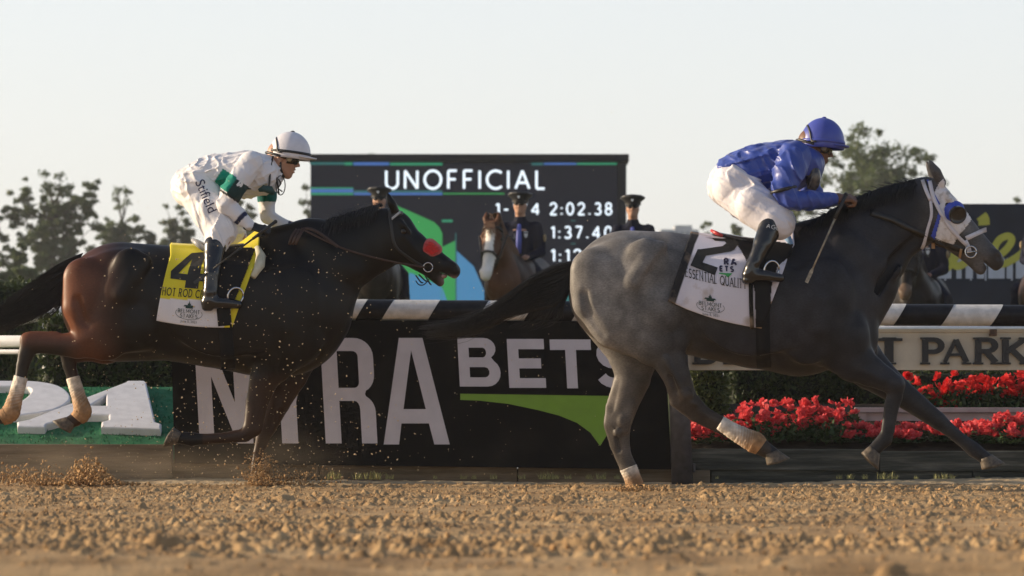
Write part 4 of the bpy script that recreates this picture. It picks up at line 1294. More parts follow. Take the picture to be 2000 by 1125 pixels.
def tack_bay():
    h, T = BH, BT; D = h.D
    sk = Skin(h, [BBODY])
    root = thing('saddle', 'small black racing saddle over a yellow and white number 4 cloth on the dark bay', 'saddle', (P(430,0,D)[0], D, P(0,480,D)[2]))
    def col(px, py):
        C = np.tile(np.array((.66,.56,.025)), (len(px), 1))
        t = py > 583+(px-307)*.05
        C[t] = (.66,.64,.68)
        front = px > 508-(py-484)*.353-13
        C[front] = (.66,.56,.025)
        return C
    c = sk.cloth((334,478),(509,484),(455,640),(306,626), 60, 60, 'saddle_cloth', root, M['cloth'], col, sag=5, fold=.006)
    bv = bvh_of([c])
    def sub4(tr, n):
        if n == 0: return [tr]
        a, b, c_ = [Vector(v) for v in tr]; ab, bc, ca = (a+b)/2, (b+c_)/2, (c_+a)/2
        return [x for s_ in ((a,ab,ca),(ab,b,bc),(ca,bc,c_),(ab,bc,ca)) for x in sub4(s_, n-1)]
    lp = [[(371,494),(398,492),(392,535),(401,537),(399,551),(390,550),(388,565),(362,563),(364,549),(333,545),(333,530)], [(373,507),(349,535),(367,537)]]
    fl = [p for l in lp for p in l]
    q = [(t, 0) for tr in tessellate_polygon([[Vector((p[0], p[1], 0)) for p in l] for l in lp]) for t in sub4([fl[i] for i in tr], 2)]
    px_text(None, q, (0,0), (1,0), (0,1), bv, D, .0085, 0).build('number', M['print_black'], c, False)
    q, w_ = text2d('HOT ROD CH', 16, .14, .16, .13, step=5)
    px_text(None, q, (317,577), (.63,.055), (.12,-1), bv, D, .0085, 0).build('name_lettering', M['print_black'], c, False)['kind'] = 'stuff'
    crest(bv, D, (371,604), 1.02, .004, c, ux=(1,.10), vx=(.05,-1))
    sk2 = Skin(h, [BBODY, c])
    sk2.patch([(402,482),(499,486),(470,560),(452,602),(424,602),(418,560)], 1.5, M['black_cloth'], 'flap', root, .010, .006)
    sk2.ribbon([(436,596),(440,640),(444,690),(446,722)], 27, M['black_cloth'], 'girth', root, .008)
    f = JB(D, .008)
    f.sw([(384,474,7,.11),(400,484,9,.13),(440,490,11,.12),(480,484,10,.09)], .03)
    f.mesh_part('seat', root, mat('saddle_seat', (.02,.02,.022), .25, coat=.3), .008, 1)
    MB().tube([BH.pt(376,468,-.10), BH.pt(386,476,-.13), BH.pt(399,487,-.16)], [.014,.02,.016], 8).build('cantle', mat('cantle_highlight', (.28,.29,.31), .35), root)  # highlight on the black cantle, painted as grey
    pts = []
    for px, py in ((505,486),(513,503),(512,522),(501,545)):
        x, _, z = P(px, py, D); pts.append((x, (sk.y(x, z) or D-.1)-.015, z))
    MB().tube(pts, [.02,.032,.034,.018], 10).build('withers_pad', M['cream'], root)
    fx = BH.pt(464, 578, -.315*1)
    MB().torus(BH.pt(460,578,-.36), .052, .007, (.9,.35,0), (0.1,0,1), 20).build('stirrup', M['steel'], root)
    # bridle
    s3 = Skin(h, [BBODY])
    hr = BAY
    s3.ribbon([(760,408),(764,440),(772,480),(800,505),(828,522)], 6, M['leather'], 'cheek_strap', hr, .005)
    s3.ribbon([(764,425),(772,420),(786,416)], 7, M['leather'], 'browband', hr, .005)
    mb = MB()
    for i in range(8):
        px, py = 767+i*2.1, 429-i*1.7
        x, _, z = P(px, py, D); y = s3.y(x, z)
        if y: mb.box((x-.0022, y-.014, z-.006), (x+.0022, y-.008, z+.012))
    mb.build('browband_beads', mat('white_beads', (.7,.7,.72), .4), hr)
    MB().torus(BH.pt(836,522,-.075), 9/h.s, .004, (1,0,0), (0,0,1), 20).build('bit_ring', M['steel'], hr)
    f = Field(.006); 
    f.sweep([(.59,0,-.04,.078,.152),(.67,0,-.04,.078,.142)], .03, T=T); f.sweep([(.59,0,-.11,.055,.152),(.665,0,-.10,.055,.138)], .03, T=T)
    w1 = sines(4, 10, 60, 160); f.disp = lambda p: .004*w1(p)
    me, V = f.mesh('noseband', 0); link('fleece_noseband', me, hr, M['red_fleece'])
    for sd in (-1, 1):
        MB().tube(bez([BH.pt(588,446,sd*.2), BH.pt(640,472,sd*.19), BH.pt(690,492,sd*.15), BH.pt(770,512,sd*.12), BH.pt(830,522,sd*.08)], 14), .007, 6, squash=.5).build('rein', M['brown_leather'], hr)
    mb = MB()
    for k in range(3):
        mb.tube(bez([BH.pt(592-6*k,448,-.16), BH.pt(584-7*k,462,-.2), BH.pt(577-6*k,478,-.2)], 8), .011, 6, squash=.4)
    mb.tube(bez([BH.pt(580,455,-.17), BH.pt(600,446,-.15), BH.pt(625,456,-.15), BH.pt(660,482,-.16)], 10), .011, 6, squash=.4)
    mb.build('rein_loop', M['brown_leather'], hr)
    mb = MB()
    for a, b_ in (((812,538),(826,552)), ((818,536),(838,549)), ((830,538),(842,556))):
        mb.tube(bez([BH.pt(*a,-.05), BH.pt((a[0]+b_[0])/2+3,(a[1]+b_[1])/2+6,-.06), BH.pt(*b_,-.05)], 6), .005, 5)
    mb.tube(bez([BH.pt(838,545,-.05), BH.pt(828,556,-.05), BH.pt(818,556,-.05), BH.pt(812,548,-.05)], 8), .004, 5)
    mb.build('lip_strap', M['leather'], hr)
    MB().sphere(hp(T, .93, -.01, -.215), (.030,.024,.016), 10, 8).build('tongue', mat('tongue', (.34,.20,.19), .4), hr)
    return root
def tack_grey():
    h, T = GH, GT; D = h.D
    sk = Skin(h, [GBODY])
    root = thing('saddle', 'small black racing saddle over a muddy white number 2 cloth on the grey', 'saddle', (P(1470,0,D)[0], D, P(0,470,D)[2]))
    def col(px, py):
        C = np.tile(np.array((.60,.58,.66)), (len(px), 1))
        edge = px < 1345+17+(456-py)*.345*1.0+13
        C[px < 1363-(py-456)*.345+1.5] = (.012,.012,.015)
        fold = (py > 560) & (px > 1555-(py-480)*.40-16+(640-py)*.02)
        C[fold & (py > 590)] = (.30,.20,.12)
        return C
    c = sk.cloth((1349,458),(1549,478),(1486,642),(1304,588), 70, 64, 'saddle_cloth', root, M['cloth_dirty'], col, sag=8, fold=.007, seed=8)
    bv = bvh_of([c])
    mb2 = []
    for r in ribbon([(1383,470),(1425,476)], 10): mb2.append((r, 0))
    pl = [(1428,476),(1440,470),(1436,490),(1424,508)]
    poly = [(1379,463),(1394,465),(1399,470),(1418,470),(1421,475),(1413,481),(1370,487),(1364,487),(1349,519),(1396,539),(1402,524),(1373,513),(1380,500),(1428,492),(1436,488),(1444,477),(1440,467),(1425,464),(1412,465),(1400,464)]
    tri = tessellate_polygon([[Vector((p[0], p[1], 0)) for p in poly]])
    q = [([poly[i] for i in t], 0) for t in tri]
    # subdivide the big triangles so that they follow the cloth
    def sub(tr, n):
        if n == 0: return [tr]
        a, b, c_ = [Vector(v) for v in tr]; ab, bc, ca = (a+b)/2, (b+c_)/2, (c_+a)/2
        return [x for s_ in ((a,ab,ca),(ab,b,bc),(ca,bc,c_),(ab,bc,ca)) for x in sub(s_, n-1)]
    q = [(t, 0) for tr, _ in q for t in sub(tr, 2)]
    px_text(None, q, (0,0), (1,0), (0,1), bv, D, .0085, 0).build('number', M['print_black'], c, False)
    s_ = 'ESSENTIAL QUALITY'; quads, w_ = text2d(s_, 19, .13, .13, .12, step=6)
    sc = 118/w_
    def curve(x, y):
        X = x*sc; return (1339+X, 541+X*.30-.0008*X*X+ -y*1.0+0)
    q = [([ (lambda p_: p_)(curve(p[0], p[1])) for p in a], l) for a, l in quads]
    px_text(None, q, (0,0), (1,0), (0,1), bv, D, .0085, 0).build('name_lettering', M['print_black'], c, False)['kind'] = 'stuff'
    q1, w1 = text2d('RA', 15, .24, .18); q2, w2 = text2d('ETS', 12, .24, .18)
    px_text(None, q1, (1414,520), (1,.04), (0,-1), bv, D, .0085, 0).build('sponsor_lettering', M['print_navy'], c, False)
    px_text(None, q2, (1405,532), (1,.04), (0,-1), bv, D, .0085, 0).build('sponsor_lettering', M['print_navy'], c, False)
    poly = [(1404,534),(1430,535),(1421,543),(1416,538),(1404,536)]
    q = [([poly[i] for i in t], 0) for t in tessellate_polygon([[Vector((p[0], p[1], 0)) for p in poly]])]
    px_text(None, q, (0,0), (1,0), (0,1), bv, D, .0085, 0).build('swoosh', M['print_lime'], c, False)
    crest(bv, D, (1387,590), 1.04, .004, c, ux=(1,.14), vx=(-.04,-1))
    sk2 = Skin(h, [GBODY, c])
    sk2.patch([(1428,462),(1548,478),(1543,500),(1518,520),(1506,560),(1502,632),(1476,626),(1474,570),(1462,520),(1446,488)], 1.5, M['black_cloth'], 'flap', root, .010, .006)
    sk2.ribbon([(1489,622),(1490,660),(1491,700),(1492,718)], 27, M['black_cloth'], 'girth', root, .008)
    sk2.ribbon([(1466,556),(1467,600),(1469,642)], 8, M['cloth_dirty'], 'hem', root, .009, far=False)
    f = JB(D, .008)
    f.sw([(1395,458,6,.10),(1425,466,8,.12),(1470,476,11,.12),(1530,470,13,.09)], .03)
    f.mesh_part('seat', root, mat('saddle_seat_dark', (.015,.014,.016), .25, coat=.3), .008, 1)
    MB().tube([GH.pt(1389,450,-.09), GH.pt(1399,455,-.12), GH.pt(1411,461,-.14)], [.008,.012,.009], 8).build('cantle', mat('red_trim', (.42,.03,.03), .35), root)
    MB().sphere(GH.pt(1357,461,-.02), (.016,.02,.014), 10, 8).build('pad_roll', mat('tan_roll', (.6,.42,.22), .7), root)
    MB().tube([GH.pt(1530,460,-.13), GH.pt(1540,466,-.15), GH.pt(1546,478,-.17)], [.012,.02,.012], 8).build('withers_pad', mat('pale_blue_pad', (.18,.33,.55), .7), root)
    MB().torus(GH.pt(1507,526,-.355), .048, .007, (.9,.35,0), (0.1,0,1), 20).build('stirrup', M['steel'], root)
    hr = GREY
    s3 = Skin(h, [GBODY])
    s3.patch([(1816,392),(1826,372),(1838,352),(1845,346),(1853,350),(1866,366),(1886,388),(1899,408),(1897,428),(1884,446),(1870,462),(1862,478),(1846,474),(1824,466),(1829,452),(1834,430),(1836,410),(1828,400)], 2.0, M['hood'], 'hood', hr, .007, .004)
    s3.patch([(1818,462),(1826,438),(1833,414),(1838,420),(1830,448),(1826,468)], 2.0, M['blue_trim'], 'hood_trim', hr, .010, .004)
    s3.ribbon([(1801,352),(1808,372),(1817,392)], 7, M['white_leather'], 'crown_strap', hr, .012)
    s3.ribbon([(1815,354),(1819,374),(1824,390),(1836,414),(1853,442),(1872,464),(1888,479)], 7.5, M['white_leather'], 'cheek_strap', hr, .014)
    s3.ribbon([(1811,352),(1816,366),(1824,382),(1834,400)], 3.5, M['blue_trim'], 'strap_trim', hr, .013)
    s3.ribbon([(1817,392),(1819,420),(1812,446),(1806,470),(1800,486)], 6, M['white_leather'], 'throat_latch', hr, .009)
    s3.ribbon([(1886,466),(1906,457),(1921,450),(1926,449)], 9, M['white_leather'], 'noseband', hr, .010)
    s3.ribbon([(1700,415),(1740,428),(1764,440),(1800,458),(1840,476),(1884,490)], 11, M['leather'], 'rein', hr, .009)
    s3.ribbon([(1822,474),(1822,486)], 7, M['tan_leather'], 'keeper', hr, .014, far=False)
    s3.ribbon([(1877,486),(1874,504)], 5, M['tan_leather'], 'keeper', hr, .012, far=False)
    s3.ribbon([(1884,470),(1890,482),(1893,492)], 9, M['white_leather'], 'bit_strap', hr, .012, far=False)
    MB().torus(GH.pt(1896,492,-.088), 11/h.s, .005, (1,0,0), (0,0,1), 24).build('bit_ring', M['steel'], hr)
    MB().tube([GH.pt(1888,493,-.088), GH.pt(1906,491,-.075)], .005, 8).build('bit', M['steel'], hr)
    # blinker cups
    for sd in (-1, 1):
        c0 = np.array(hp(T, .352, sd*.150, -.115)); n0 = T[1] @ np.array((.42, sd*.9, -.02)); n0 /= np.linalg.norm(n0)
        R0 = .060; V = []; Fc = []; nn = 24
        u = T[1] @ np.array((.9,0,.1)); u -= n0*(u @ n0); u /= np.linalg.norm(u); v = np.cross(n0, u)
        prof = [(R0*1.12,-.004),(R0*1.02,.018),(R0*.9,.034),(R0*.84,.040)]
        for r_, d_ in prof:
            for k in range(nn):
                a = 2*pi*k/nn; V.append(c0+n0*d_+(u*cos(a)+v*sin(a))*r_)
        for j in range(3):
            for k in range(nn): Fc.append((j*nn+k, j*nn+(k+1)%nn, (j+1)*nn+(k+1)%nn, (j+1)*nn+k))
        cup = link('blinker_cup', mesh_np('cup', V, Fc), hr, M['blue_trim'])
        V = []; Fc = []
        prof = [(R0*.90,.038),(R0*.84,.046),(R0*.78,.040),(R0*.45,.036),(0.001,.034)]
        u2 = u*.0
        for r_, d_ in prof:
            for k in range(nn):
                a = 2*pi*k/nn; V.append(c0+n0*(d_+.001)+(u*cos(a)+v*sin(a))*r_+u*.012)
        for j in range(4):
            for k in range(nn): Fc.append((j*nn+k, j*nn+(k+1)%nn, (j+1)*nn+(k+1)%nn, (j+1)*nn+k))
        link('cup_lining', mesh_np('lining', V, Fc), cup, mat('cup_black', (.015,.013,.014), .35, coat=.2))
    return root
SB = tack_bay(); SG = tack_grey()

def wrap(h, pts, root, label=None):
    """bandage: a tube over the leg with turns"""
    q = bez([h.pt(p[0], p[1], p[3]) for p in pts], 44); r = np.interp(np.linspace(0, 1, 44), np.linspace(0, 1, len(pts)), [p[2]/h.s for p in pts])
    V = []; n = 18
    mb = MB(); rr = [float(x)*.93*(1+.07*((i*3 % 7)/7)+.02*sin(i*2.1)) for i, x in enumerate(r)]
    mb.tube(list(q), rr, n, cap=True, squash=1.0)
    me = mb.mesh('leg_wrap'); nv = len(me.vertices); tt = np.repeat(np.linspace(0, 1, 44), n)[:nv]
    k = sstep(.12, .72, tt + .10*np.sin(np.arange(nv)*2.3))
    vcol(me, lerp3((.60,.54,.47), (.33,.185,.085), k))
    o = link('leg_wrap', me, root, M['wrap'])
    # flatten sideways a little is left to the leg itself
    return o
wrap(GH, [(1406,826,15.5,-.16),(1432,842,17,-.16),(1456,855,20,-.16),(1474,864,23,-.16),(1486,873,19,-.16)], GREY)
wrap(GH, [(1227,913,18.5,.12),(1234,930,17.5,.12),(1241,950,18.5,.12)], GREY)
wrap(BH, [(41,736,14,-.16),(36,755,14.5,-.16),(30,776,15,-.16),(20,806,19.5,-.16),(2,817,16,-.16)], BAY)
wrap(BH, [(142,737,14,.14),(148,757,14.5,.14),(154,776,15,.14),(161,804,19.5,.14),(150,818,16,.14)], BAY)

def tail(h, root, upper, lower, n, depth=.07, wid=.0016, seed=5, core=None, end_jit=.25):
    r = np.random.default_rng(seed); cs = []
    up = bez(upper, 24); lo = bez(lower, 24)
    for i in range(n):
        a = r.beta(1.1, 1.1); b = r.uniform(-1, 1); L = r.uniform(1-end_jit, 1.0)
        g = up*(1-a)+lo*a
        m = 13; t = np.linspace(0, L, m)
        px = np.interp(t, np.linspace(0, 1, 24), g[:, 0]); py = np.interp(t, np.linspace(0, 1, 24), g[:, 1])
        wob = r.normal(0, 1, 3); fr = r.uniform(3, 7, 3); ph = r.uniform(0, 6, 3); amp = 7*t**1.3
        px = px + amp*(wob[0]*.7*np.sin(fr[0]*t+ph[0])); py = py + amp*(wob[1]*np.sin(fr[1]*t+ph[1])) 
        dy = b*depth*(.35+.9*np.sin(pi*np.clip(t*.7+.15, 0, 1)))+.02*wob[2]*t
        pts = np.array([h.pt(px[k], py[k], dy[k]) for k in range(m)])
        rad = wid*r.uniform(.7, 1.7)*(1-.75*t/L*(t/L > .3))
        cs.append((pts, rad))
    return link('tail', strands(cs, 3), root, M['tailhair'])
M['tailhair'] = mat('tail_hair', (.009,.0075,.007), .5, noise=.5, nscale=30)
tail(GH, GREY, [(1130,508),(1085,517),(1030,545),(975,588),(900,626),(815,636)], [(1113,560),(1088,596),(1046,606),(985,622),(915,652),(828,660)], 900, .06, .0019, 5)
tail(GH, GREY, [(1118,520),(1070,545),(1045,575),(1030,600),(1010,625),(985,640)], [(1112,570),(1100,600),(1098,612),(1096,622),(1085,632),(1060,640)], 160, .05, .0014, 8, end_jit=.6).name = 'tail_wisps'
tail(BH, BAY, [(162,494),(128,508),(85,534),(35,572),(-20,612),(-75,640)], [(126,565),(112,590),(85,612),(30,636),(-20,655),(-80,668)], 850, .06, .002, 15)
tail(BH, BAY, [(130,520),(110,545),(90,570),(60,600),(30,625),(0,648)], [(124,575),(118,600),(100,618),(80,622),(60,632),(30,648)], 130, .05, .0015, 18, end_jit=.5).name = 'tail_wisps'

def mane(h, root, crest_pts, n, drop, side=-1, seed=3, wid=.0016, lift=6, back=-14):
    r = np.random.default_rng(seed); c = bez(crest_pts, 60); cs = []
    for i in range(n):
        u = r.uniform(0, 59); k = int(u); p = c[k]+(c[min(k+1, 59)]-c[k])*(u-k)
        d = drop*r.uniform(.5, 1.2); l = lift*r.uniform(.2, 1.3); bk = back*r.uniform(.3, 1.6)
        b = r.uniform(-.02, .02)
        up_only = r.random() < .12
        if up_only: pts = [(p[0],p[1]+3,b),(p[0]+bk*.4,p[1]-l*.7,b*1.5),(p[0]+bk*1.2,p[1]-l*1.3,b*2)]
        else:
            sd = side*r.uniform(.6, 1.1)
            pts = [(p[0],p[1]+2,b),(p[0]+bk*.3,p[1]-l*.5,sd*.02),(p[0]+bk*.7,p[1]+d*.35,sd*.07),(p[0]+bk*1.0,p[1]+d*.8,sd*.098),(p[0]+bk*1.1,p[1]+d,sd*.105)]
        q = bez([h.pt(*a) for a in pts], 9)
        cs.append((q, wid*r.uniform(.7, 1.5)*np.linspace(1.1, .3, 9)))
    return link('mane', strands(cs, 3), root, M['hair_dark'])
mane(GH, GREY, [(1560,448),(1610,424),(1650,402),(1700,379),(1750,363),(1796,352)], 1000, 34, seed=4, wid=.0026)
mane(BH, BAY, [(512,478),(560,462),(600,448),(650,430),(700,414),(748,400)], 650, 30, seed=6, lift=7, wid=.0026)
# ------------------------------------------------------------------ setting
def slot_mat(name, c1, c2, scale, rough=.9, bump=.6, bscale=30, c3=None, stretch=None):
    m = bpy.data.materials.new(name); m.use_nodes = True; t = m.node_tree; L = t.links; b = t.nodes['Principled BSDF']
    tcn = t.nodes.new('ShaderNodeTexCoord')
    nz = t.nodes.new('ShaderNodeTexNoise'); nz.inputs['Scale'].default_value = scale; nz.inputs['Detail'].default_value = 8; nz.inputs['Roughness'].default_value = .65
    vec = tcn.outputs['Object']
    if stretch:
        mp = t.nodes.new('ShaderNodeMapping'); mp.inputs['Scale'].default_value = stretch; L.new(vec, mp.inputs[0]); vec = mp.outputs[0]
    L.new(vec, nz.inputs['Vector'])
    r = t.nodes.new('ShaderNodeValToRGB'); e = r.color_ramp.elements
    e[0].position = .32; e[0].color = (*c1, 1); e[1].position = .68; e[1].color = (*c2, 1)
    if c3: q = e.new(.5); q.color = (*c3, 1)
    L.new(nz.outputs['Fac'], r.inputs[0]); L.new(r.outputs[0], b.inputs['Base Color'])
    n2 = t.nodes.new('ShaderNodeTexNoise'); n2.inputs['Scale'].default_value = bscale; n2.inputs['Detail'].default_value = 6
    L.new(vec, n2.inputs['Vector'])
    bp = t.nodes.new('ShaderNodeBump'); bp.inputs['Strength'].default_value = bump; bp.inputs['Distance'].default_value = .012
    L.new(n2.outputs['Fac'], bp.inputs['Height']); L.new(bp.outputs[0], b.inputs['Normal'])
    b.inputs['Roughness'].default_value = rough; b.inputs['Specular IOR Level'].default_value = .15
    return m
M['dirt'] = slot_mat('track_dirt', (.22,.135,.065), (.54,.37,.195), 1.9, bscale=90, c3=(.39,.252,.125))
M['clod'] = slot_mat('clod_dirt', (.25,.14,.062), (.48,.31,.155), 9, bscale=60)
M['sand'] = slot_mat('pale_sand', (.40,.29,.17), (.55,.43,.28), 6, bscale=40)
M['grass'] = slot_mat('infield_grass', (.045,.065,.015), (.13,.14,.04), 2.2, bscale=20)
M['timber'] = slot_mat('weathered_timber', (.022,.025,.022), (.16,.15,.125), 4, bump=.9, bscale=14, stretch=(.35, 1, 5), c3=(.06,.062,.053))
M['timber_tan'] = slot_mat('dusty_timber', (.09,.07,.048), (.25,.195,.135), 4, bump=.6, bscale=14, stretch=(.35, 1, 5))
M['soil'] = slot_mat('bed_soil', (.018,.013,.009), (.05,.035,.022), 12, bump=.8)
M['carpet'] = slot_mat('green_carpet', (.020,.125,.055), (.045,.20,.095), 14, bump=.7, bscale=120)
M['white_paint'] = mat('white_paint', (.70,.69,.70), .5, noise=.07, nscale=14, bump=.15, bscale=120)
M['rail_white'] = mat('rail_white', (.62,.60,.58), .5, noise=.12, nscale=22, bump=.3, bscale=140)
M['rail_black'] = mat('rail_black', (.010,.010,.013), .42, spec=.2, noise=.3, nscale=22, bump=.2, bscale=140)
M['board_black'] = mat('board_black', (.0075,.0068,.0066), .7, col2=(.020,.017,.014), mask=(.5,.8), detail=8, nscale=3, bump=.1, bscale=200, spec=.08)
M['print_grey'] = mat('print_pale', (.56,.53,.57), .6, noise=.05, nscale=9)
M['print_swoosh'] = mat('print_lime_green', (.18,.34,.025), .6, noise=.05, nscale=9)
M['sign_beige'] = mat('sign_beige', (.54,.475,.37), .6, noise=.06, nscale=10, bump=.1)
M['letter_black'] = mat('letter_black', (.012,.012,.014), .5)
M['planter'] = mat('planter_paint', (.46,.36,.36), .6, noise=.12, nscale=8)
M['leafgreen'] = mat('leaf_green', (.035,.075,.018), .55, noise=.4, nscale=12)
M['post'] = mat('post_paint', (.055,.05,.055), .55, noise=.3, nscale=16, bump=.3)

# --- track: clods raked into a height field
Y0, Y1 = 7.3, 22.72
def half_w(y): return .172*y+.85
def track_mesh():
    nx = 620
    ys = [Y0]
    while ys[-1] < Y1: ys.append(ys[-1] + (.0100 + .00130*(ys[-1]-Y0)))
    ys = np.array(ys); us = np.linspace(-1, 1, nx); ny = len(ys)
    hw = half_w(ys)
    XX = us[None, :]*hw[:, None]; YY = np.repeat(ys[:, None], nx, 1)
    p = np.stack([XX, YY, XX*0], -1)
    n1 = sines(101, 7, .6, 2.2, (1,1,0)); n2 = sines(102, 8, 4, 9, (1,1,0)); n3 = sines(103, 9, 14, 34, (1,1,0)); n4 = sines(104, 9, 50, 120, (1,1,0))
    b2 = n2(p)
    Hh = .006*n1(p) + .010*b2 + .006*n3(p) + .0035*n4(p)
    near = np.clip((10.6-YY)/1.8, 0, 1)                    # long soft harrow ridges close to the lens
    rid = np.sin(YY*8.5 + 2.6*n1(p*np.array((.9,.25,1))) + 1.2*n2(p*np.array((.22,.05,1))))
    Hh = Hh*(1-.35*near) + near*.042*np.clip(rid, -.35, 1)*(.65+.6*n1(p*np.array((1.6,.4,1))))
    r = np.random.default_rng(77)
    N = 95000
    cy = Y0 + (Y1-Y0)*r.uniform(0, 1, N)**.85; cx = r.uniform(-1, 1, N)*half_w(cy)
    rad = .0055+.023*r.beta(.9, 5.2, N); rad *= 1+.25*(cy < 11); hh = rad*r.uniform(.6, 1.35, N)
    pa = sines(140, 9, .8, 4.5, (.7,1.3,0))(np.stack([cx, cy, cx*0], 1))
    keep = r.random(N) < np.clip(.55+1.9*pa, .10, 1)*np.where(cy < 11.0, np.clip((cy-8.9)/2.2, .06, 1), 1)
    big = (r.random(N) < .006) & (pa > 0.05); rad = np.where(big, rad*1.8+.006, rad); hh = np.where(big, rad*.75, hh)
    for i in np.nonzero(keep)[0]:
        R = rad[i]; c, d = np.searchsorted(ys, (cy[i]-R*1.2, cy[i]+R*1.2))
        if d <= c: continue
        W = hw[c]; a = max(0, int((( cx[i]-R*1.2)/W+1)*(nx-1)/2)); b_ = min(nx, int(((cx[i]+R*1.2)/W+1)*(nx-1)/2)+2)
        if b_ <= a: continue
        gx = XX[c:d, a:b_]-cx[i]; gy = YY[c:d, a:b_]-cy[i]
        q = (gx*gx*(1+.5*sin(i))+gy*gy*(1-.3*sin(i*1.7))+gx*gy*.7*cos(i*2.3))/(R*R)
        Hh[c:d, a:b_] += hh[i]*np.clip(1-q, 0, 1)**.6
    z = Hh*np.clip((Y1+.1-YY)/.4, .15, 1)
    V = np.stack([XX, YY, z], -1).reshape(-1, 3)
    i = np.arange(ny-1)[:, None]*nx + np.arange(nx-1)[None, :]
    Q = np.stack([i, i+1, i+1+nx, i+nx], -1).reshape(-1, 4)
    return mesh_np('track', V, Q), us, ys, z
tm, TXS, TYS, TZ = track_mesh()
tr = link('track', tm, None, M['dirt']); tag(tr, kind='structure')
g = MB().box((-260,-40,-1.2),(260,22.9,-.02)).build('ground', M['dirt'], None, False); tag(g, kind='structure')

# loose clods lying on the track (too many to count): joined
def blob_set(pos, size, seed, flat=.8):
    r = np.random.default_rng(seed)
    bm = bmesh.new(); bmesh.ops.create_icosphere(bm, subdivisions=1, radius=1); bm.verts.index_update()
    B = np.array([v.co[:] for v in bm.verts]); Ft = np.array([[v.index for v in f.verts] for f in bm.faces]); bm.free()
    n = len(pos); V = np.empty((n, len(B), 3)); 
    A = r.normal(size=(n, 3, 3)); Qm, _ = np.linalg.qr(A)
    jit = 1 + .28*r.normal(size=(n, len(B), 1))
    V = np.einsum('nij,mj->nmi', Qm*np.array((1, .75, .6)), B)*jit*size[:, None, None] + pos[:, None, :]
    Fc = (np.arange(n)[:, None, None]*len(B) + Ft[None]).reshape(-1, 3)
    return mesh_np('clods', V.reshape(-1, 3), Fc)
r = np.random.default_rng(31)
N = 6500
cy = Y0+.4 + (22.4-Y0-.4)*r.uniform(0, 1, N)**.75; cu = r.uniform(-.98, .98, N); cx = cu*half_w(cy)
ix = np.clip(np.searchsorted(TXS, cu), 0, len(TXS)-1); iy = np.clip(np.searchsorted(TYS, cy), 0, len(TYS)-1)
sz = .0045+.015*r.beta(1.1, 6, N)
o = link('loose_clods', blob_set(np.stack([cx, cy, TZ[iy, ix]+sz*.25], 1), sz, 3), None, M['clod']); tag(o, kind='stuff')

# flying dirt
def specks():
    r = np.random.default_rng(55); pos = []; size = []
    def cloud(n, fx, fy, fd, s0, s1, pw=2.2):
        for _ in range(n):
            px, py, D = fx(), fy(), fd(); 
            if py > gz_py(D)-2: continue
            pos.append(P(px, py, D)); size.append(s0+(s1-s0)*r.random()**pw)
    u = r.uniform
    cloud(470, lambda: r.normal(480, 170), lambda: u(480, 930), lambda: u(20.2, 21.3), .0022, .0068)
    cloud(400, lambda: r.normal(420, 190), lambda: 935-abs(r.normal(0, 130)), lambda: u(20.4, 22.3), .0022, .0066)
    cloud(210, lambda: u(120, 1250), lambda: u(560, 930), lambda: u(20.2, 22.4), .002, .0050)
    cloud(90, lambda: u(0, 1250), lambda: u(200, 600), lambda: u(19.8, 22.4), .0018, .0042)
    return np.array(pos), np.array(size)
ps, ss = specks()
M['speck'] = mat('dry_dirt_specks', (.50,.38,.24), .9)
o = link('flying_specks', blob_set(ps, ss, 9), None, M['speck'], False); tag(o, kind='stuff')
def splash(name, px, py, D, n, fn, s0, s1, seed):
    r = np.random.default_rng(seed); pos = []; size = []
    for _ in range(n):
        x, y, d = fn(r); pos.append(P(px+x, min(py+y, gz_py(D)-1), D+d)); size.append(s0+(s1-s0)*r.random()**3)
    o = link(name, blob_set(np.array(pos), np.array(size), seed), None, M['clod'], False); tag(o, kind='stuff')
def heap(r):
    x = r.normal(0, 38); top = 46*math.exp(-((x-8)/42)**2); return x, -abs(r.normal(0, .5))*top+3, r.normal(0, .25)
splash('dirt_splash', 165, 942, 21.6, 2600, heap, .0035, .016, 4)
splash('dirt_splash', 40, 944, 21.6, 900, lambda r: ((lambda x: (x, -abs(r.normal(0, 16)), r.normal(0, .25)))(r.normal(0, 60))), .0035, .015, 5)
splash('dirt_splash', 508, 946, 21.7, 1100, lambda r: (r.normal(0, 13)+0, -abs(r.normal(0, 26)), r.normal(0, .12)), .003, .013, 6)
splash('dirt_splash', 560, 946, 21.7, 700, lambda r: (r.normal(0, 48), -abs(r.normal(0, 14)), r.normal(0, .15)), .003, .013, 7)
splash('dirt_splash', 1246, 960, 19.95, 500, lambda r: (r.normal(0, 26), -abs(r.normal(0, 5)), r.normal(0, .06)), .004, .016, 8)

# --- infield terrain behind the fence
def terr(y):
    return np.interp(y, [22.9, 24.2, 27, 34, 45, 70, 110, 900], [.12, .30, .50, .72, .84, .9, .9, .9])
xs = np.concatenate([np.linspace(-260, -30, 12), np.linspace(-24, 24, 60), np.linspace(30, 260, 12)]); ys = np.concatenate([np.linspace(22.9, 34, 36), np.linspace(36, 110, 30), [150, 250, 420, 700]])
XX, YY = np.meshgrid(xs, ys); nn = sines(6, 6, .3, 1.4, (1,1,0))
ZZ = terr(YY) + .03*nn(np.stack([XX, YY, XX*0], -1))*(YY > 25)
i = np.arange(len(ys)-1)[:, None]*len(xs)+np.arange(len(xs)-1)[None, :]
o = link('infield_grass', mesh_np('infield', np.stack([XX, YY, ZZ], -1).reshape(-1, 3), np.stack([i, i+1, i+1+len(xs), i+len(xs)], -1).reshape(-1, 4)), None, M['grass']); tag(o, kind='structure')
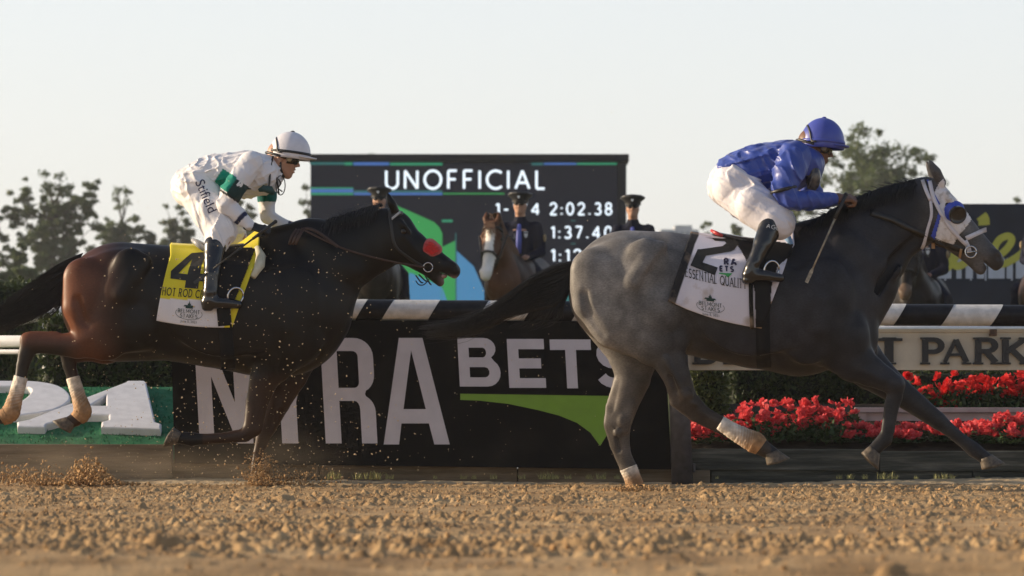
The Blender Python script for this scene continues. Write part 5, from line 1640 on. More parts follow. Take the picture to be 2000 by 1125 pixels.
gx_ = np.linspace(-5.2, 5.2, 700); gy_ = np.linspace(22.40, 22.98, 34); XX, YY = np.meshgrid(gx_, gy_); pp_ = np.stack([XX, YY, XX*0], -1)
ZZ = .045*sstep(22.44, 22.78, YY)*(.75+.9*sines(301, 8, 1.2, 6, (1,1,0))(pp_)) + .010*sines(302, 8, 18, 50, (1,1,0))(pp_) + .006*sines(303, 8, 60, 130, (1,1,0))(pp_) - .012
i = np.arange(33)[:, None]*700+np.arange(699)[None, :]
o = link('sand_strip', mesh_np('sand', np.stack([XX, YY, ZZ], -1).reshape(-1, 3), np.stack([i, i+1, i+701, i+700], -1).reshape(-1, 4)), None, M['sand']); tag(o, kind='structure')

def tuft_mesh(n, r_, h_, seed, spread=.03, w_=.004):
    rr = np.random.default_rng(seed); V = []; Fc = []
    for i in range(n):
        a = rr.uniform(0, 6.28); d = r_*rr.random()**.5; x, y = d*cos(a), d*sin(a); hh = h_*rr.uniform(.45, 1); lx, ly = rr.normal(0, spread, 2); t = rr.uniform(0, 3.14)
        wx, wy = w_*cos(t), w_*sin(t); b = len(V)
        V += [(x-wx,y-wy,-.01),(x+wx,y+wy,-.01),(x+lx*.4+wx*.7,y+ly*.4+wy*.7,hh*.55),(x+lx*.4-wx*.7,y+ly*.4-wy*.7,hh*.55),(x+lx,y+ly,hh)]
        Fc += [(b,b+1,b+2,b+3),(b+3,b+2,b+4)]
    return mesh_np('tuft', V, Fc)
M['drygrass'] = mat('pale_grass', (.30,.29,.11), .7, noise=.3, nscale=20)
tms = [tuft_mesh(26, .06, .09, 200+i) for i in range(3)]
for t_ in tms: t_.materials.append(M['drygrass'])
def tuft(px, D, sc):
    o = bpy.data.objects.new('grass_tuft', random.choice(tms)); COL.objects.link(o)
    x, y, _ = P(px, 0, D); o.location = (x, y, .04); o.scale = (sc, sc, sc); o.rotation_euler.z = random.random()*6
    w_ = 'under the letters at the left of the board' if px < 800 else 'under the swoosh side of the board' if px < 1300 else 'at the foot of the dark timbers'
    tag(o, 'pale grass tuft sprouting ' + w_, 'grass tuft', 'grass tufts ' + w_)
for px, sc in ((645,.9),(662,.7),(700,.8),(720,.9),(735,.95),(760,.6),(850,.4),(905,.5),(925,.45),(963,.6),(1020,.5),(1060,.7),(1072,.9),(1084,.6),(1110,.5),(1150,.6),(1175,.7),(1205,.5),(1400,.3),(1640,.5),(1660,.6),(1690,.5),(1720,.7),(1735,.8),(1748,.5),(1790,.4),(1830,.6),(1845,.7),(1860,.5),(1910,.3)):
    tuft(px, 22.64, sc*.75)

# --- timber edging: courses of separate baulks
def baulk(root, px0, px1, py0, py1, D, m, depth=.12):
    x0, _, z1 = P(px0, py0, D); x1, _, z0 = P(px1, py1, D)
    me = MB().box((x0+.003, D, z0), (x1-.003, D+depth, z1), .006).mesh('baulk')
    for v in me.vertices: v.co.z += .003*sin(v.co.x*7+v.co.y*11); v.co.y += .004*sin(v.co.x*5+v.co.z*31)
    link('plank', me, root, m, False)
ed = thing('timber_edging', 'low edging of weathered dark timbers in two courses below the red flower bed', 'edging', (P(1680,0,22.8)[0], 22.8, 0))
baulk(ed, 1348, 1717.5, 877, 919, 22.80, M['timber']); baulk(ed, 1717.5, 2080, 881, 920.5, 22.80, M['timber'])
baulk(ed, 2080, 2420, 883, 920.5, 22.80, M['timber'])
baulk(ed, 1388, 1900, 919, 952, 22.822, M['timber']); baulk(ed, 1900, 2400, 920.5, 952, 22.822, M['timber']); 
baulk(ed, 1318, 1388, 919, 950, 22.797, M['timber_tan'])
MB().box((P(1320,0,22.9)[0],22.945,-.05),(P(2400,0,22.9)[0],22.985,P(0,886,22.9)[2])).build('backing_board', M['soil'], ed, False)
ed2 = thing('timber_edging', 'dusty tan edging timbers along the ground under the black board', 'edging', (P(800,0,22.9)[0], 22.9, 0))
baulk(ed2, 332, 623, 903, 950, 22.90, M['timber_tan']); baulk(ed2, 623, 1011, 908, 950, 22.90, M['timber_tan']); baulk(ed2, 1011, 1317, 910, 950, 22.90, M['timber_tan'])
MB().box((P(340,0,22.9)[0],23.03,-.05),(P(1310,0,22.9)[0],23.06,P(0,915,22.9)[2])).build('backing_board', M['soil'], ed2, False)
ed3 = thing('timber_edging', 'brown dusty front board of the green carpeted bank', 'edging', (P(150,0,22.82)[0], 22.82, 0))
baulk(ed3, -420, -39, 866, 950, 22.82, M['timber_tan']); baulk(ed3, -39, 336, 868, 950, 22.82, M['timber_tan'])

# --- green carpet bank with white letters
SA = math.atan2(.40, 1.05)                                # slope
bk = thing('carpet_bank', 'sloping bank covered in green carpet behind the dusty board', 'bank', (P(60,0,23.4)[0], 23.4, .3))
BY0, BZ0 = 22.95, P(0, 869, 22.95)[2]
def on_slope(px, py, up=0.0):
    """where the line of sight through a point of the photograph meets the bank; raised by up along its normal"""
    kx = (px-CX)/F; kz = (HZ-py)/F
    t = math.tan(SA); Y = (BZ0 - CAM_H - t*BY0)/(kz - t)
    return np.array((kx*Y, Y, CAM_H+kz*Y)) + up*np.array((0, -sin(SA), cos(SA)))
yb = BY0+1.06
zt = BZ0+math.tan(SA)*1.06
xl, xr = P(-430,0,23)[0], P(334,0,23)[0]
me = mesh_np('bank', [(xl,BY0,BZ0),(xr,BY0,BZ0),(xr,yb,zt),(xl,yb,zt),(xl,BY0,.0),(xr,BY0,.0),(xr,yb,.0),(xl,yb,.0)], [(0,1,2,3),(4,5,1,0),(5,6,2,1),(6,7,3,2),(7,4,0,3),(4,7,6,5)])
link('carpet', me, bk, M['carpet'], False)
mb = MB(); rr = np.random.default_rng(12)
V = []; Fc = []
for _ in range(2600):                                     # carpet edge fluff and crumbs of soil
    x = rr.uniform(xl, xr); t = rr.random(); y = BY0+1.06*t; z = BZ0+math.tan(SA)*1.06*t
    a = rr.uniform(0, 3.1); w_ = .006; b = len(V)
    V += [(x-w_*cos(a),y-w_*sin(a),z),(x+w_*cos(a),y+w_*sin(a),z),(x+rr.normal(0,.006),y+rr.normal(0,.006),z+.018)]; Fc.append((b,b+1,b+2))
tag(link('carpet_pile', mesh_np('pile', V, Fc), bk, M['carpet'], False), kind='stuff')
def slope_letter(loops, name, label, grp='white letters on the green bank'):
    P2 = [[(on_slope(*p)[0], (on_slope(*p)[1]-BY0)/cos(SA)) for p in l] for l in loops]
    fn = lambda x, s_, h_: (x, BY0+s_*cos(SA)-h_*sin(SA), BZ0+s_*sin(SA)+h_*cos(SA))
    me = poly_extrude(P2, 0.001, .055, fn, .012, name)
    xs_ = [p[0] for p in P2[0]]; o = link(name, me, None, M['white_paint'], False, loc=(sum(xs_)/len(xs_), 23.3, BZ0))
    tag(o, label, 'letter', grp)
def smooth_loop(pts, n): 
    q = bez(list(pts)+[pts[0]], n+1); return [tuple(p) for p in q[:-1]]
slope_letter([[(34,838),(58,833),(246,760),(250,757),(282,757),(286,760),(304,838),(316,842),(314,852),(198,848),(199,838),(213,834),(213,824),(160,824),(92,842),(88,848),(35,847)],
              [(176,806),(208,806),(208,786)]], 'letter_a', 'thick white letter A lying on the green carpet bank')
slope_letter([smooth_loop([(-90,757),(0,757),(70,758),(115,767),(137,785),(132,800),(104,814),(55,823),(0,826),(-90,828)], 44),
              smooth_loop([(-60,818),(-10,816),(25,806),(52,790),(62,776),(50,769),(10,768),(-60,770)], 30)], 'letter_d', 'thick white letter D lying at the left edge of the green carpet bank')

# --- striped rail
def rail_seg(root, a0, a1, py, D, m, r_=.072, sl=.055):
    n = 20; V = []; Fc = []
    xa, _, z = P(a0, py, D); xb = P(a1, py, D)[0]
    steps = max(2, int((xb-xa)/.1))
    for i in range(steps+1):
        t = i/steps; x = xa+(xb-xa)*t
        for k in range(n):
            a = 2*pi*k/n; zz = sin(a); yy = cos(a)
            sh = sl*(zz*.8+(-.12 if yy < 0 else .12)*0)
            V.append((x+sh, D-yy*r_*1.0, z+zz*r_))
    for i in range(steps):
        for k in range(n): Fc.append((i*n+k, i*n+(k+1)%n, (i+1)*n+(k+1)%n, (i+1)*n+k))
    return link('stripe_section', mesh_np('stripe', V, Fc), root, m)
rl = thing('striped_rail', 'thick black and white striped rail running along the trackside board', 'rail', (P(1000,606,22.85)[0], 22.85, 0))
edges = [-140,-46,48,142,236,330,424,518,612,706,757,847,942,1034,1127,1218,1310,1400,1490,1581,1671,1757,1850,1946,2042,2137,2232,2330]
white = False
for a, b in zip(edges, edges[1:]):
    if b <= 706: py = 606
    white_ = edges.index(a) in (2,4,6,8,10,12,14,16,18,20,22,24,26)
    m_ = M['rail_white'] if white_ else M['rail_black']
    if a < 330: continue
    py = 606 + (a-700)*.0085
    rail_seg(rl, a, b, py, 22.85, m_)
for px in (420, 900, 1200, 2240):
    x, _, z = P(px, 615, 22.9)
    MB().tube([(x,22.98,.0),(x,22.98,z-.02)], .035, 12).build('rail_post', M['post'], rl)
# stout post in front, at the end of the board
pr = thing('rail_post', 'stout dusty purple grey post standing at the right end of the black board', 'post', (P(1330,0,22.70)[0], 22.70, 0))
x0, _, z0 = P(1333, 952, 22.7); x1, _, z1 = P(1322, 640, 22.7)
MB().tube([(x0,22.70,z0),(x1,22.72,z1)], [.072,.066], 20).build('post', M['post'], pr)
MB().tube([(x1,22.72,z1),(x1,22.72,z1+.02)], [.075,.07], 20).build('cap', M['post'], pr)
MB().box((x0+.066,22.68,z0+.10),(x0+.085,22.72,z0+.16),.004).build('bracket', M['post'], pr)

# --- the long black board with pale letters
BD = 22.80
bb = thing('advertising_board', 'long black trackside board with huge pale letters and a lime green swoosh', 'board', (P(820,0,BD)[0], BD, .1))
def bpt(px, py, off=0.0): x, y, z = P(px, py, BD); return (x, y-off, z)
V = [bpt(333,624),bpt(341,905),bpt(1312,917),bpt(1296,628)]
V += [(a, b+.03, c) for a, b, c in V]
link('panel', mesh_np('panel', V, [(0,1,2,3),(7,6,5,4),(0,4,5,1),(1,5,6,2),(2,6,7,3),(3,7,4,0)]), bb, M['board_black'], False)
SH = .055
def shx(x, y): return x + (y-660)*SH
def board_poly(name, loops):
    L2 = [[bpt(shx(*p), p[1], .002) for p in l] for l in loops]
    flat = [p for l in L2 for p in l]
    tri = tessellate_polygon([[Vector((p[0], p[2], 0)) for p in l] for l in L2])
    link(name, mesh_np(name, flat, [tuple(t) for t in tri]), bb, M['print_grey'], False)
board_poly('letter_n', [[(379,655),(407,655),(452,786),(452,655),(484,655),(484,866),(453,866),(408,735),(408,864),(379,862)]])
board_poly('letter_y', [[(504,655),(537,655),(556,742),(575,655),(606,655),(571.5,785),(571.5,866),(540,866),(540,785)]])
board_poly('letter_r', [[(625,664),(629,660),(690,660)]+arc(690,697,36.5,37,-90,0,7)+[(726.5,731)]+arc(700,731,26.5,34,0,70,5)+[(707,769.5)]+arc(696,805,30,34,-65,0,5)+[(726,866),(696,866),(696,800)]+arc(686,800,10,17,0,-90,4)+[(656,783),(656,866),(625,866)],
  [(656,685.5),(686,685.5)]+arc(686,696,10.5,10.5,-90,0,4)+[(696.5,746)]+arc(687,746,9.5,11.5,0,90,4)+[(656,757.5)]])
board_poly('letter_a', [[(779,660),(825,660),(867,868),(837,868),(828.5,827),(775,827),(768,868),(738,868)], [(801.5,684),(824,799),(780.5,799)]])
board_poly('letter_b', [[(893,660),(944,660)]+arc(944,681,22.5,21,-90,55,7)+arc(948,728,26,27,-55,90,8)+[(893,755)], [(914,679),(941,679)]+arc(941,688.5,7,9.5,-90,90,5)+[(914,698)], [(914,717),(944,717)]+arc(944,727,8.5,10,-90,90,5)+[(914,737)]])
board_poly('letter_e', [[(989.5,662),(1061.5,662),(1061.5,682),(1011,682),(1011,700),(1054,700),(1054,719.5),(1011,719.5),(1011,738.5),(1061.5,738.5),(1061.5,757.5),(989.5,757.5)]])
board_poly('letter_t', [[(1073,663),(1153,663),(1153,683.5),(1123.5,683.5),(1123.5,758.5),(1102.5,758.5),(1102.5,683.5),(1073,683.5)]])
mb = MB()
for q in ribbon(arc(1197,691,24,19,-20,-270,12)+arc(1197,729,27,19,-90,160,13), 20): mb.add([bpt(shx(p.x, p.y), p.y, .002) for p in q], [(0,3,2,1)])
mb.build('letter_s', M['print_grey'], bb, False)
pl = [(899,769),(899,781),(937,782.5),(994,789),(1051,801),(1093,812),(1127,826),(1153,845),(1172,871),(1184,852),(1205,815),(1240,774)]
tri = tessellate_polygon([[Vector((p[0], p[1], 0)) for p in pl]])
link('swoosh', mesh_np('swoosh', [bpt(p[0], p[1], .002) for p in pl], [tuple(t) for t in tri]), bb, M['print_swoosh'], False)

# --- beige sign with raised black letters
GD = 22.90
gs = thing('name_sign', 'long beige sign with raised black serif letters under the striped rail', 'sign', (P(1700,0,GD)[0], GD, .5))
def gpt(px, py, off=0.0): x, y, z = P(px, py, GD); return (x, y-off, z)
a = gpt(1336,716); b = gpt(2420,642)
MB().box((a[0],GD,P(0,723,GD)[2]),(b[0],GD+.04,P(0,645,GD)[2]),.003).build('board', M['sign_beige'], gs, False)
MB().box((a[0]-.004,GD-.012,P(0,649,GD)[2]),(b[0],GD+.02,P(0,643,GD)[2]),.002).build('trim', M['sign_beige'], gs, False)
def slab(ch, px, w_, name):
    q, wd = text2d(ch, 53, .17, serif=.135, wide=1.0)
    xs_ = [p[0] for qq, _ in q for p in qq]; mn, mx = min(xs_), max(xs_); sc = w_/(mx-mn)
    mb = MB()
    for qq, lay in q:
        f = [gpt(px+(p[0]-mn)*sc, 712-p[1], .026+lay*.0008) for p in qq]; bk_ = [gpt(px+(p[0]-mn)*sc, 712-p[1], .002) for p in qq]
        mb.add(f+bk_, [(0,1,2,3),(7,6,5,4),(0,4,5,1),(1,5,6,2),(2,6,7,3),(3,7,4,0)])
    me = mb.mesh(name); bm = bmesh.new(); bm.from_mesh(me); bmesh.ops.recalc_face_normals(bm, faces=bm.faces[:]); bm.to_mesh(me); bm.free()
    link(name, me, gs, M['letter_black'], False)
for ch, px, w_ in (('B',1352,50),('E',1412,46),('L',1464,46),('M',1516,64),('O',1586,50),('N',1644,58),('T',1710,52),('P',1797,47),('A',1836,60),('R',1900,54),('K',1953,58)):
    slab(ch, px, w_, 'letter_'+ch.lower())
MB().box(gpt(1932,656,.03), (gpt(1946,0)[0], GD-.005, P(0,643,GD)[2]), .002).build('clip', mat('rusty_clip', (.09,.05,.03), .7, noise=.4, nscale=60), gs)

# --- white pipe rails further back
def pipe_rail(pts, D, r_, label, posts):
    root = thing('white_rail', label, 'rail', (P(pts[0][0],0,D)[0], D, float(terr(D))))
    MB().tube([P(p[0], p[1], D) for p in pts], r_, 12).build('pipe', M['white_paint'], root)
    for px in posts:
        q = P(px, np.interp(px, [p[0] for p in pts], [p[1] for p in pts]), D)
        MB().tube([(q[0],D+.02,float(terr(D))-.1),(q[0],D+.02,q[2])], r_*.8, 10).build('rail_post', M['white_paint'], root)
    return root
pipe_rail([(-300,667),(1300,669)], 27.5, .05, 'white pipe rail at the left behind the bank, thick upper pipe', (-120, 420, 900))
pipe_rail([(-300,687),(1300,689)], 27.9, .02, 'thin white pipe rail just below the thicker one at left', (-40, 560))
pipe_rail([(-200,668),(20,630),(125,606),(160,602)], 31.0, .045, 'sloping white rail behind the tail of the bay horse', (-60, 90))
pipe_rail([(1150,641),(2400,641)], 27.2, .017, 'thin white pipe rail glimpsed below the striped rail at right', (1200, 2150))

# --- hedges and shrubs (leaf masses)
def leaves_mesh(n, box_fn, size, seed, up=.3, tri=False):
    r = np.random.default_rng(seed)
    C = np.array([box_fn(r) for _ in range(n)])
    A = r.normal(size=(n, 3)); A[:, 2] += up; A /= np.linalg.norm(A, axis=1)[:, None]
    B = np.cross(A, r.normal(size=(n, 3))); B /= np.linalg.norm(B, axis=1)[:, None]; Cc = np.cross(A, B)
    s_ = size*r.uniform(.55, 1.35, (n, 1))
    if tri:
        V = np.stack([C-B*s_, C+Cc*s_*.75-A*s_*.1, C+B*s_-Cc*s_*.2], 1).reshape(-1, 3)
        return mesh_np('leaves', V, np.arange(n*3).reshape(n, 3)), C
    V = np.stack([C-B*s_, C+Cc*s_*.45-A*s_*.1, C+B*s_, C-Cc*s_*.45-A*s_*.1], 1).reshape(-1, 3)
    Q = np.arange(n*4).reshape(n, 4)
    return mesh_np('leaves', V, Q), C
def leaf_mat(name, c1, c2, scale=1.5, trans=.25):
    m = slot_mat(name, c1, c2, scale, .55, 0, 10)
    t = m.node_tree; b = t.nodes['Principled BSDF']; b.inputs['Specular IOR Level'].default_value = .3
    L = t.links; tr_ = t.nodes.new('ShaderNodeBsdfTranslucent'); mx = t.nodes.new('ShaderNodeMixShader'); mx.inputs[0].default_value = trans
    L.new(b.inputs['Base Color'].links[0].from_socket, tr_.inputs['Color'])
    L.new(b.outputs[0], mx.inputs[1]); L.new(tr_.outputs[0], mx.inputs[2]); L.new(mx.outputs[0], t.nodes['Material Output'].inputs['Surface'])
    return m
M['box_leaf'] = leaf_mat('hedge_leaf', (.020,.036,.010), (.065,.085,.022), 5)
M['box_leaf_yellow'] = leaf_mat('yellow_green_leaf', (.05,.07,.015), (.12,.14,.035), 5)  # lighter, yellower leaf of the shrubs
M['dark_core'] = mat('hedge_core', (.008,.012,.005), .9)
M['stem'] = mat('stem', (.05,.035,.02), .8)
def hedge(px0, px1, py0, py1, D, depth, label, lm, n, size, cat='hedge', seed=1, rag=.03):
    x0, _, z1 = P(px0, py0, D); x1, _, z0 = P(px1, py1, D); g_ = float(terr(D))
    z0 = min(z0, g_+.02)
    root = thing('hedge' if cat == 'hedge' else 'shrub', label, cat, ((x0+x1)/2, D+depth/2, z0))
    w1 = sines(seed+7, 6, 3, 9)
    def f(r):
        x = r.uniform(x0, x1); y = r.uniform(0, 1); z = r.uniform(z0, z1)
        k = r.random()
        if k < .5: y = 0
        elif k < .8: z = z1
        elif k < .9: x = x0 if r.random() < .5 else x1
        yy = D + y*depth
        wv = w1(np.array((x*2, yy*2, z*2)))*rag
        return (x+r.normal(0, rag*.6), yy+r.normal(0, rag*.7)+wv, z+r.normal(0, rag*.6)+wv)
    me, _ = leaves_mesh(n, f, size, seed)
    link('foliage', me, root, lm, False)
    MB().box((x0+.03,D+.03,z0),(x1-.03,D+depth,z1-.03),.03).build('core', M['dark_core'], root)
    mb = MB()
    for i in range(max(2, int((x1-x0)/.4))):
        xx = x0+(i+.5)*(x1-x0)/max(2, int((x1-x0)/.4)); mb.tube([(xx,D+depth/2,z0-.15),(xx+.05,D+depth/2,z0+.2)], [.02,.012], 6)
    tag(mb.build('stems', M['stem'], root), kind='stuff')
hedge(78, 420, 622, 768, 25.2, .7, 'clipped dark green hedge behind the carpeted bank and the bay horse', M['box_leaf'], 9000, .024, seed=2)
hedge(1340, 1422, 716, 812, 24.2, .5, 'bright green shrub beside the post under the beige sign', M['box_leaf_yellow'], 3600, .018, 'shrub', seed=3)
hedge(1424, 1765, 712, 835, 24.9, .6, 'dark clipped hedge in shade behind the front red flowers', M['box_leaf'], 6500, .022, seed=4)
hedge(20, 62, 690, 716, 33, .6, 'small round yellow green bush on the infield lawn at left', M['box_leaf_yellow'], 1500, .03, 'shrub', seed=6)
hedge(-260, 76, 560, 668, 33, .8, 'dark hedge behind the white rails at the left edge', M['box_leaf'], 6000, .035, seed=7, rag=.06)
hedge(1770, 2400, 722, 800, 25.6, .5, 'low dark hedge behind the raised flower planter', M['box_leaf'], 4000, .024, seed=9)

# --- flower bed
me = mesh_np('bed', [P(1345,880,22.92),P(2420,884,22.92),(P(2420,0,24.6)[0],24.6,.55),(P(1345,0,24.6)[0],24.6,.55)], [(0,1,2,3)])
o = link('flower_bed', me, None, M['soil'], False); tag(o, kind='structure')
def flower_mesh(seed):
    r = np.random.default_rng(seed); V = []; Fc = []
    for ring, (n, ln, el, wd) in enumerate(((6,.040,.15,.018),(6,.034,.7,.016),(5,.024,1.15,.012))):
        for k in range(n):
            a = 2*pi*(k+r.uniform(-.25,.25))/n+ring*.5; e = el+r.normal(0, .18); l = ln*r.uniform(.8, 1.2)
            d = np.array((cos(a)*cos(e), sin(a)*cos(e), sin(e))); s_ = np.array((-sin(a), cos(a), 0)); up = np.cross(d, s_)*-1
            b = len(V); w_ = wd*r.uniform(.8, 1.25)
            V += [np.zeros(3)+d*.004, d*l*.6+s_*w_+up*.004, d*l+s_*w_*.5-up*.004*r.uniform(-1, 2), d*l-s_*w_*.5-up*.004, d*l*.6-s_*w_+up*.004]
            Fc += [(b,b+1,b+2,b+3,b+4)]
    return mesh_np('flower', V, Fc)
M['petal'] = leaf_mat('red_petal', (.62,.009,.017), (.86,.17,.18), 55, .4)
M['petal_deep'] = leaf_mat('deep_red_petal', (.62,.006,.011), (.80,.07,.065), 55, .4)
M['flower_leaf'] = leaf_mat('flower_leaf', (.016,.042,.014), (.07,.115,.04), 12)
FM = [flower_mesh(60+i) for i in range(5)]; FM2 = [f.copy() for f in FM]
for f in FM: f.materials.append(M['petal'])
for f in FM2: f.materials.append(M['petal_deep'])
def plant_leaves(seed, n=230, R=.14, h_=.19):
    def f(r):
        a = r.uniform(0, 6.28); d = R*r.random()**.5; return (d*cos(a), d*sin(a), h_*r.uniform(.02, 1)*(1-.5*(d/R)**2))
    me, _ = leaves_mesh(n, f, .026, seed, 1.0); me.materials.append(M['flower_leaf']); return me
PL = [plant_leaves(80+i) for i in range(4)]
def flower_plant(x, y, z, fls, label, group, k, meshes, sc=1.0, zs=1.0):
    root = thing('flower_plant', label, 'plant', (x, y, z), group)
    o = bpy.data.objects.new('leaves', PL[k % 4]); COL.objects.link(o); o.parent = root; o.rotation_euler.z = random.random()*6; o.scale = (sc, sc, sc*zs)
    for (fx, fy, fz) in fls:
        f = bpy.data.objects.new('flower', random.choice(meshes)); COL.objects.link(f); f.parent = root
        f.location = (fx, fy, fz); s_ = sc*random.uniform(.75, 1.25); f.scale = (s_, s_, s_)
        f.rotation_euler = (random.gauss(.55, .35), random.gauss(0, .4), random.random()*6.28)
def rnd_flowers(n, R, h0, h1):
    return [(random.uniform(-R, R), random.uniform(-R, R*.6), random.uniform(h0, h1)) for _ in range(n)]
random.seed(21)
def fw(x):
    return 'beside the post, left of the bandaged hind leg' if x < 1400 else 'under the belly of the grey' if x < 1670 else 'between the forelegs of the grey' if x < 1800 else 'right of the forelegs of the grey'
k = 0
x = 1352
while x < 2260:                                            # front drift
    tall = 1.0
    top = 792 if 1400 < x < 1670 else 830 if x < 1400 else 842 if x < 1880 else 832
    for row in (0, 1):
        D = 23.10+.26*row+random.uniform(-.05, .05); g_ = .24+(D-22.92)*.2
        zt_ = P(0, top+random.uniform(-8, 14)-row*14, D)[2]-g_
        n = 11 if not (1780 < x < 1870) else 5
        flower_plant(P(x+random.uniform(-8, 8)+row*22, 0, D)[0], D, g_, [(random.uniform(-.11,.11), random.uniform(-.10,.06), max(.05, zt_*random.uniform(.22, 1.0))) for _ in range(n)],
                     'red bedding plant of the %s row %s' % ('front' if row == 0 else 'second', fw(x)), 'bedding plants of the %s row %s' % ('front' if row == 0 else 'second', fw(x)), k, FM, 1.0, min(1, max(.3, zt_/.24))); k += 1
    x += 46
x = 1790
while x < 2300:                                            # planter drift
    for row in (0, 1):
        D = 24.12+.22*row; zb = P(0, 800, 24.1)[2]-.03
        zt_ = P(0, 733+random.uniform(-6, 14)+row*-2, D)[2]-zb
        flower_plant(P(x+random.uniform(-8, 8)+row*20, 0, D)[0], D, zb, [(random.uniform(-.12,.12), random.uniform(-.10,.06), zt_*random.uniform(.25, 1.0)) for _ in range(9)],
                     'tall red planter flower, %s row %s' % ('front' if row == 0 else 'back', 'left of the letter K of the sign' if x < 1950 else 'beyond the letter K of the sign'), 'planter flowers, %s row %s' % ('front' if row == 0 else 'back', 'left part' if x < 1950 else 'right part'), k, FM2, 1.05); k += 1
    x += 40
pb = thing('planter_box', 'pale pinkish painted planter box holding the upper red flowers', 'planter', (P(1900,0,23.95)[0], 23.95, .3))
xa = P(1678,0,23.95)[0]; xb = P(2320,0,23.95)[0]; zt = P(0,796,23.95)[2]; zb = .22
MB().box((xa-.03,23.93,zt-.035),(xb,24.0,zt),.004).build('rim', M['planter'], pb, False)
MB().box((xa,23.96,zb),(xb,23.99,zt-.036),.003).build('front_panel', M['planter'], pb, False)
MB().box((xa,23.992,zb),(xa+.03,24.6,zt-.03),.003).build('side_panel', M['planter'], pb, False)
MB().box((xa-.01,23.945,zb),(xa+.05,23.959,zt-.036),.002).build('corner_post', M['planter'], pb, False)
MB().box((xa+.031,23.992,zb),(xb,24.6,zt-.05)).build('soil', M['soil'], pb, False)
for px, py in ((1785,845),(1795,850),(1610,838)):
    pass

# brown dust hanging low over the track behind the hooves
def dust(px, py, D, rx, rz, ry, dens):
    m = bpy.data.materials.new('dust'); m.use_nodes = True; t = m.node_tree; t.nodes.clear(); L = t.links
    o_ = t.nodes.new('ShaderNodeOutputMaterial'); v = t.nodes.new('ShaderNodeVolumePrincipled')
    v.inputs['Color'].default_value = (.85, .68, .48, 1)
    tcn = t.nodes.new('ShaderNodeTexCoord'); mp = t.nodes.new('ShaderNodeMapping'); mp.inputs['Location'].default_value = (-1,-1,-1); mp.inputs['Scale'].default_value = (2,2,2)
    ln = t.nodes.new('ShaderNodeVectorMath'); ln.operation = 'LENGTH'
    L.new(tcn.outputs['Generated'], mp.inputs[0]); L.new(mp.outputs[0], ln.inputs[0])
    mr = t.nodes.new('ShaderNodeMapRange'); mr.interpolation_type = 'SMOOTHERSTEP'; mr.inputs['From Min'].default_value = 1; mr.inputs['From Max'].default_value = .0; mr.inputs['To Max'].default_value = dens
    L.new(ln.outputs['Value'], mr.inputs['Value'])
    nz = t.nodes.new('ShaderNodeTexNoise'); nz.inputs['Scale'].default_value = 2.5; nz.inputs['Detail'].default_value = 3; L.new(mp.outputs[0], nz.inputs['Vector'])
    m2 = t.nodes.new('ShaderNodeMapRange'); m2.inputs['From Min'].default_value = .35; m2.inputs['From Max'].default_value = .65; L.new(nz.outputs['Fac'], m2.inputs['Value'])
    mu = t.nodes.new('ShaderNodeMath'); mu.operation = 'MULTIPLY'; L.new(mr.outputs[0], mu.inputs[0]); L.new(m2.outputs[0], mu.inputs[1])
    L.new(mu.outputs[0], v.inputs['Density']); L.new(v.outputs[0], o_.inputs['Volume'])
    o = MB().sphere(P(px, py, D), (rx, ry, rz), 20, 12).build('dust_cloud', m, None); tag(o, kind='stuff')
dust(270, 925, 21.7, 1.5, .34, .5, .5)
dust(520, 905, 21.75, .75, .40, .4, .45)
dust(90, 915, 21.6, .8, .34, .4, .5)
# ------------------------------------------------------------------ scoreboard
SD = 75.0
M['screen'] = mat('screen_dark', (.006,.007,.012), .35, noise=.15, nscale=30, emit=(.003,.004,.008), estr=1.0, spec=.1)
def emis(name, c, s): return mat(name, (.02,.02,.02), .5, emit=c, estr=s)
M['e_white'] = emis('lit_white', (.80,.90,1.0), .92)
M['e_green'] = emis('lit_green', (.015,.30,.15), .55)
M['e_green2'] = emis('lit_leaf_green', (.02,.27,.06), .7)
M['e_blue'] = emis('lit_blue', (.06,.18,.55), .5)
M['e_sky'] = emis('lit_sky_blue', (.06,.26,.50), .55)
M['e_teal'] = emis('lit_teal', (.02,.18,.18), .45)
M['frame'] = mat('board_frame', (.014,.017,.024), .6, noise=.2, nscale=2, spec=.15)
sb = thing('scoreboard', 'big dark electronic scoreboard with white lettering and green graphics', 'scoreboard', (P(915,0,SD)[0], SD, .9))
def spt(px, py, off=0.0): x, y, z = P(px, py, SD); return (x, y-off, z)
a = spt(606,640); b = spt(1222,304)
MB().box((a[0],SD+.10,a[2]),(b[0],SD+.9,b[2])).build('cabinet', M['frame'], sb, False)
MB().box((a[0]+.01,SD,a[2]+.05),(spt(1206,0)[0],SD+.095,spt(0,318)[2])).build('screen', M['screen'], sb, False)
MB().box((a[0]-.03,SD-.22,spt(0,317)[2]),(spt(1228,0)[0],SD+1.0,b[2]+.02),.02).build('cornice', M['frame'], sb, False)
MB().box((spt(1207,0)[0],SD-.1,a[2]),(spt(1223,0)[0],SD+.099,spt(0,318)[2]-.01)).build('side_frame', M['frame'], sb, False)
for px in (680, 915, 1150):
    q = spt(px, 640); MB().box((q[0]-.25,SD+.2,.3),(q[0]+.25,SD+.7,q[2]+.1)).build('leg', M['frame'], sb, False)
def screen_text(s, px, base, h, w_, t, name):
    quads, wd = text2d(s, h, t, .24); sc = w_/wd; mb = MB()
    flat_text(mb, quads, lambda x, y, l: spt(px+x*sc, base-y, .02+l*6))
    return mb.build(name, M['e_white'], sb, False)
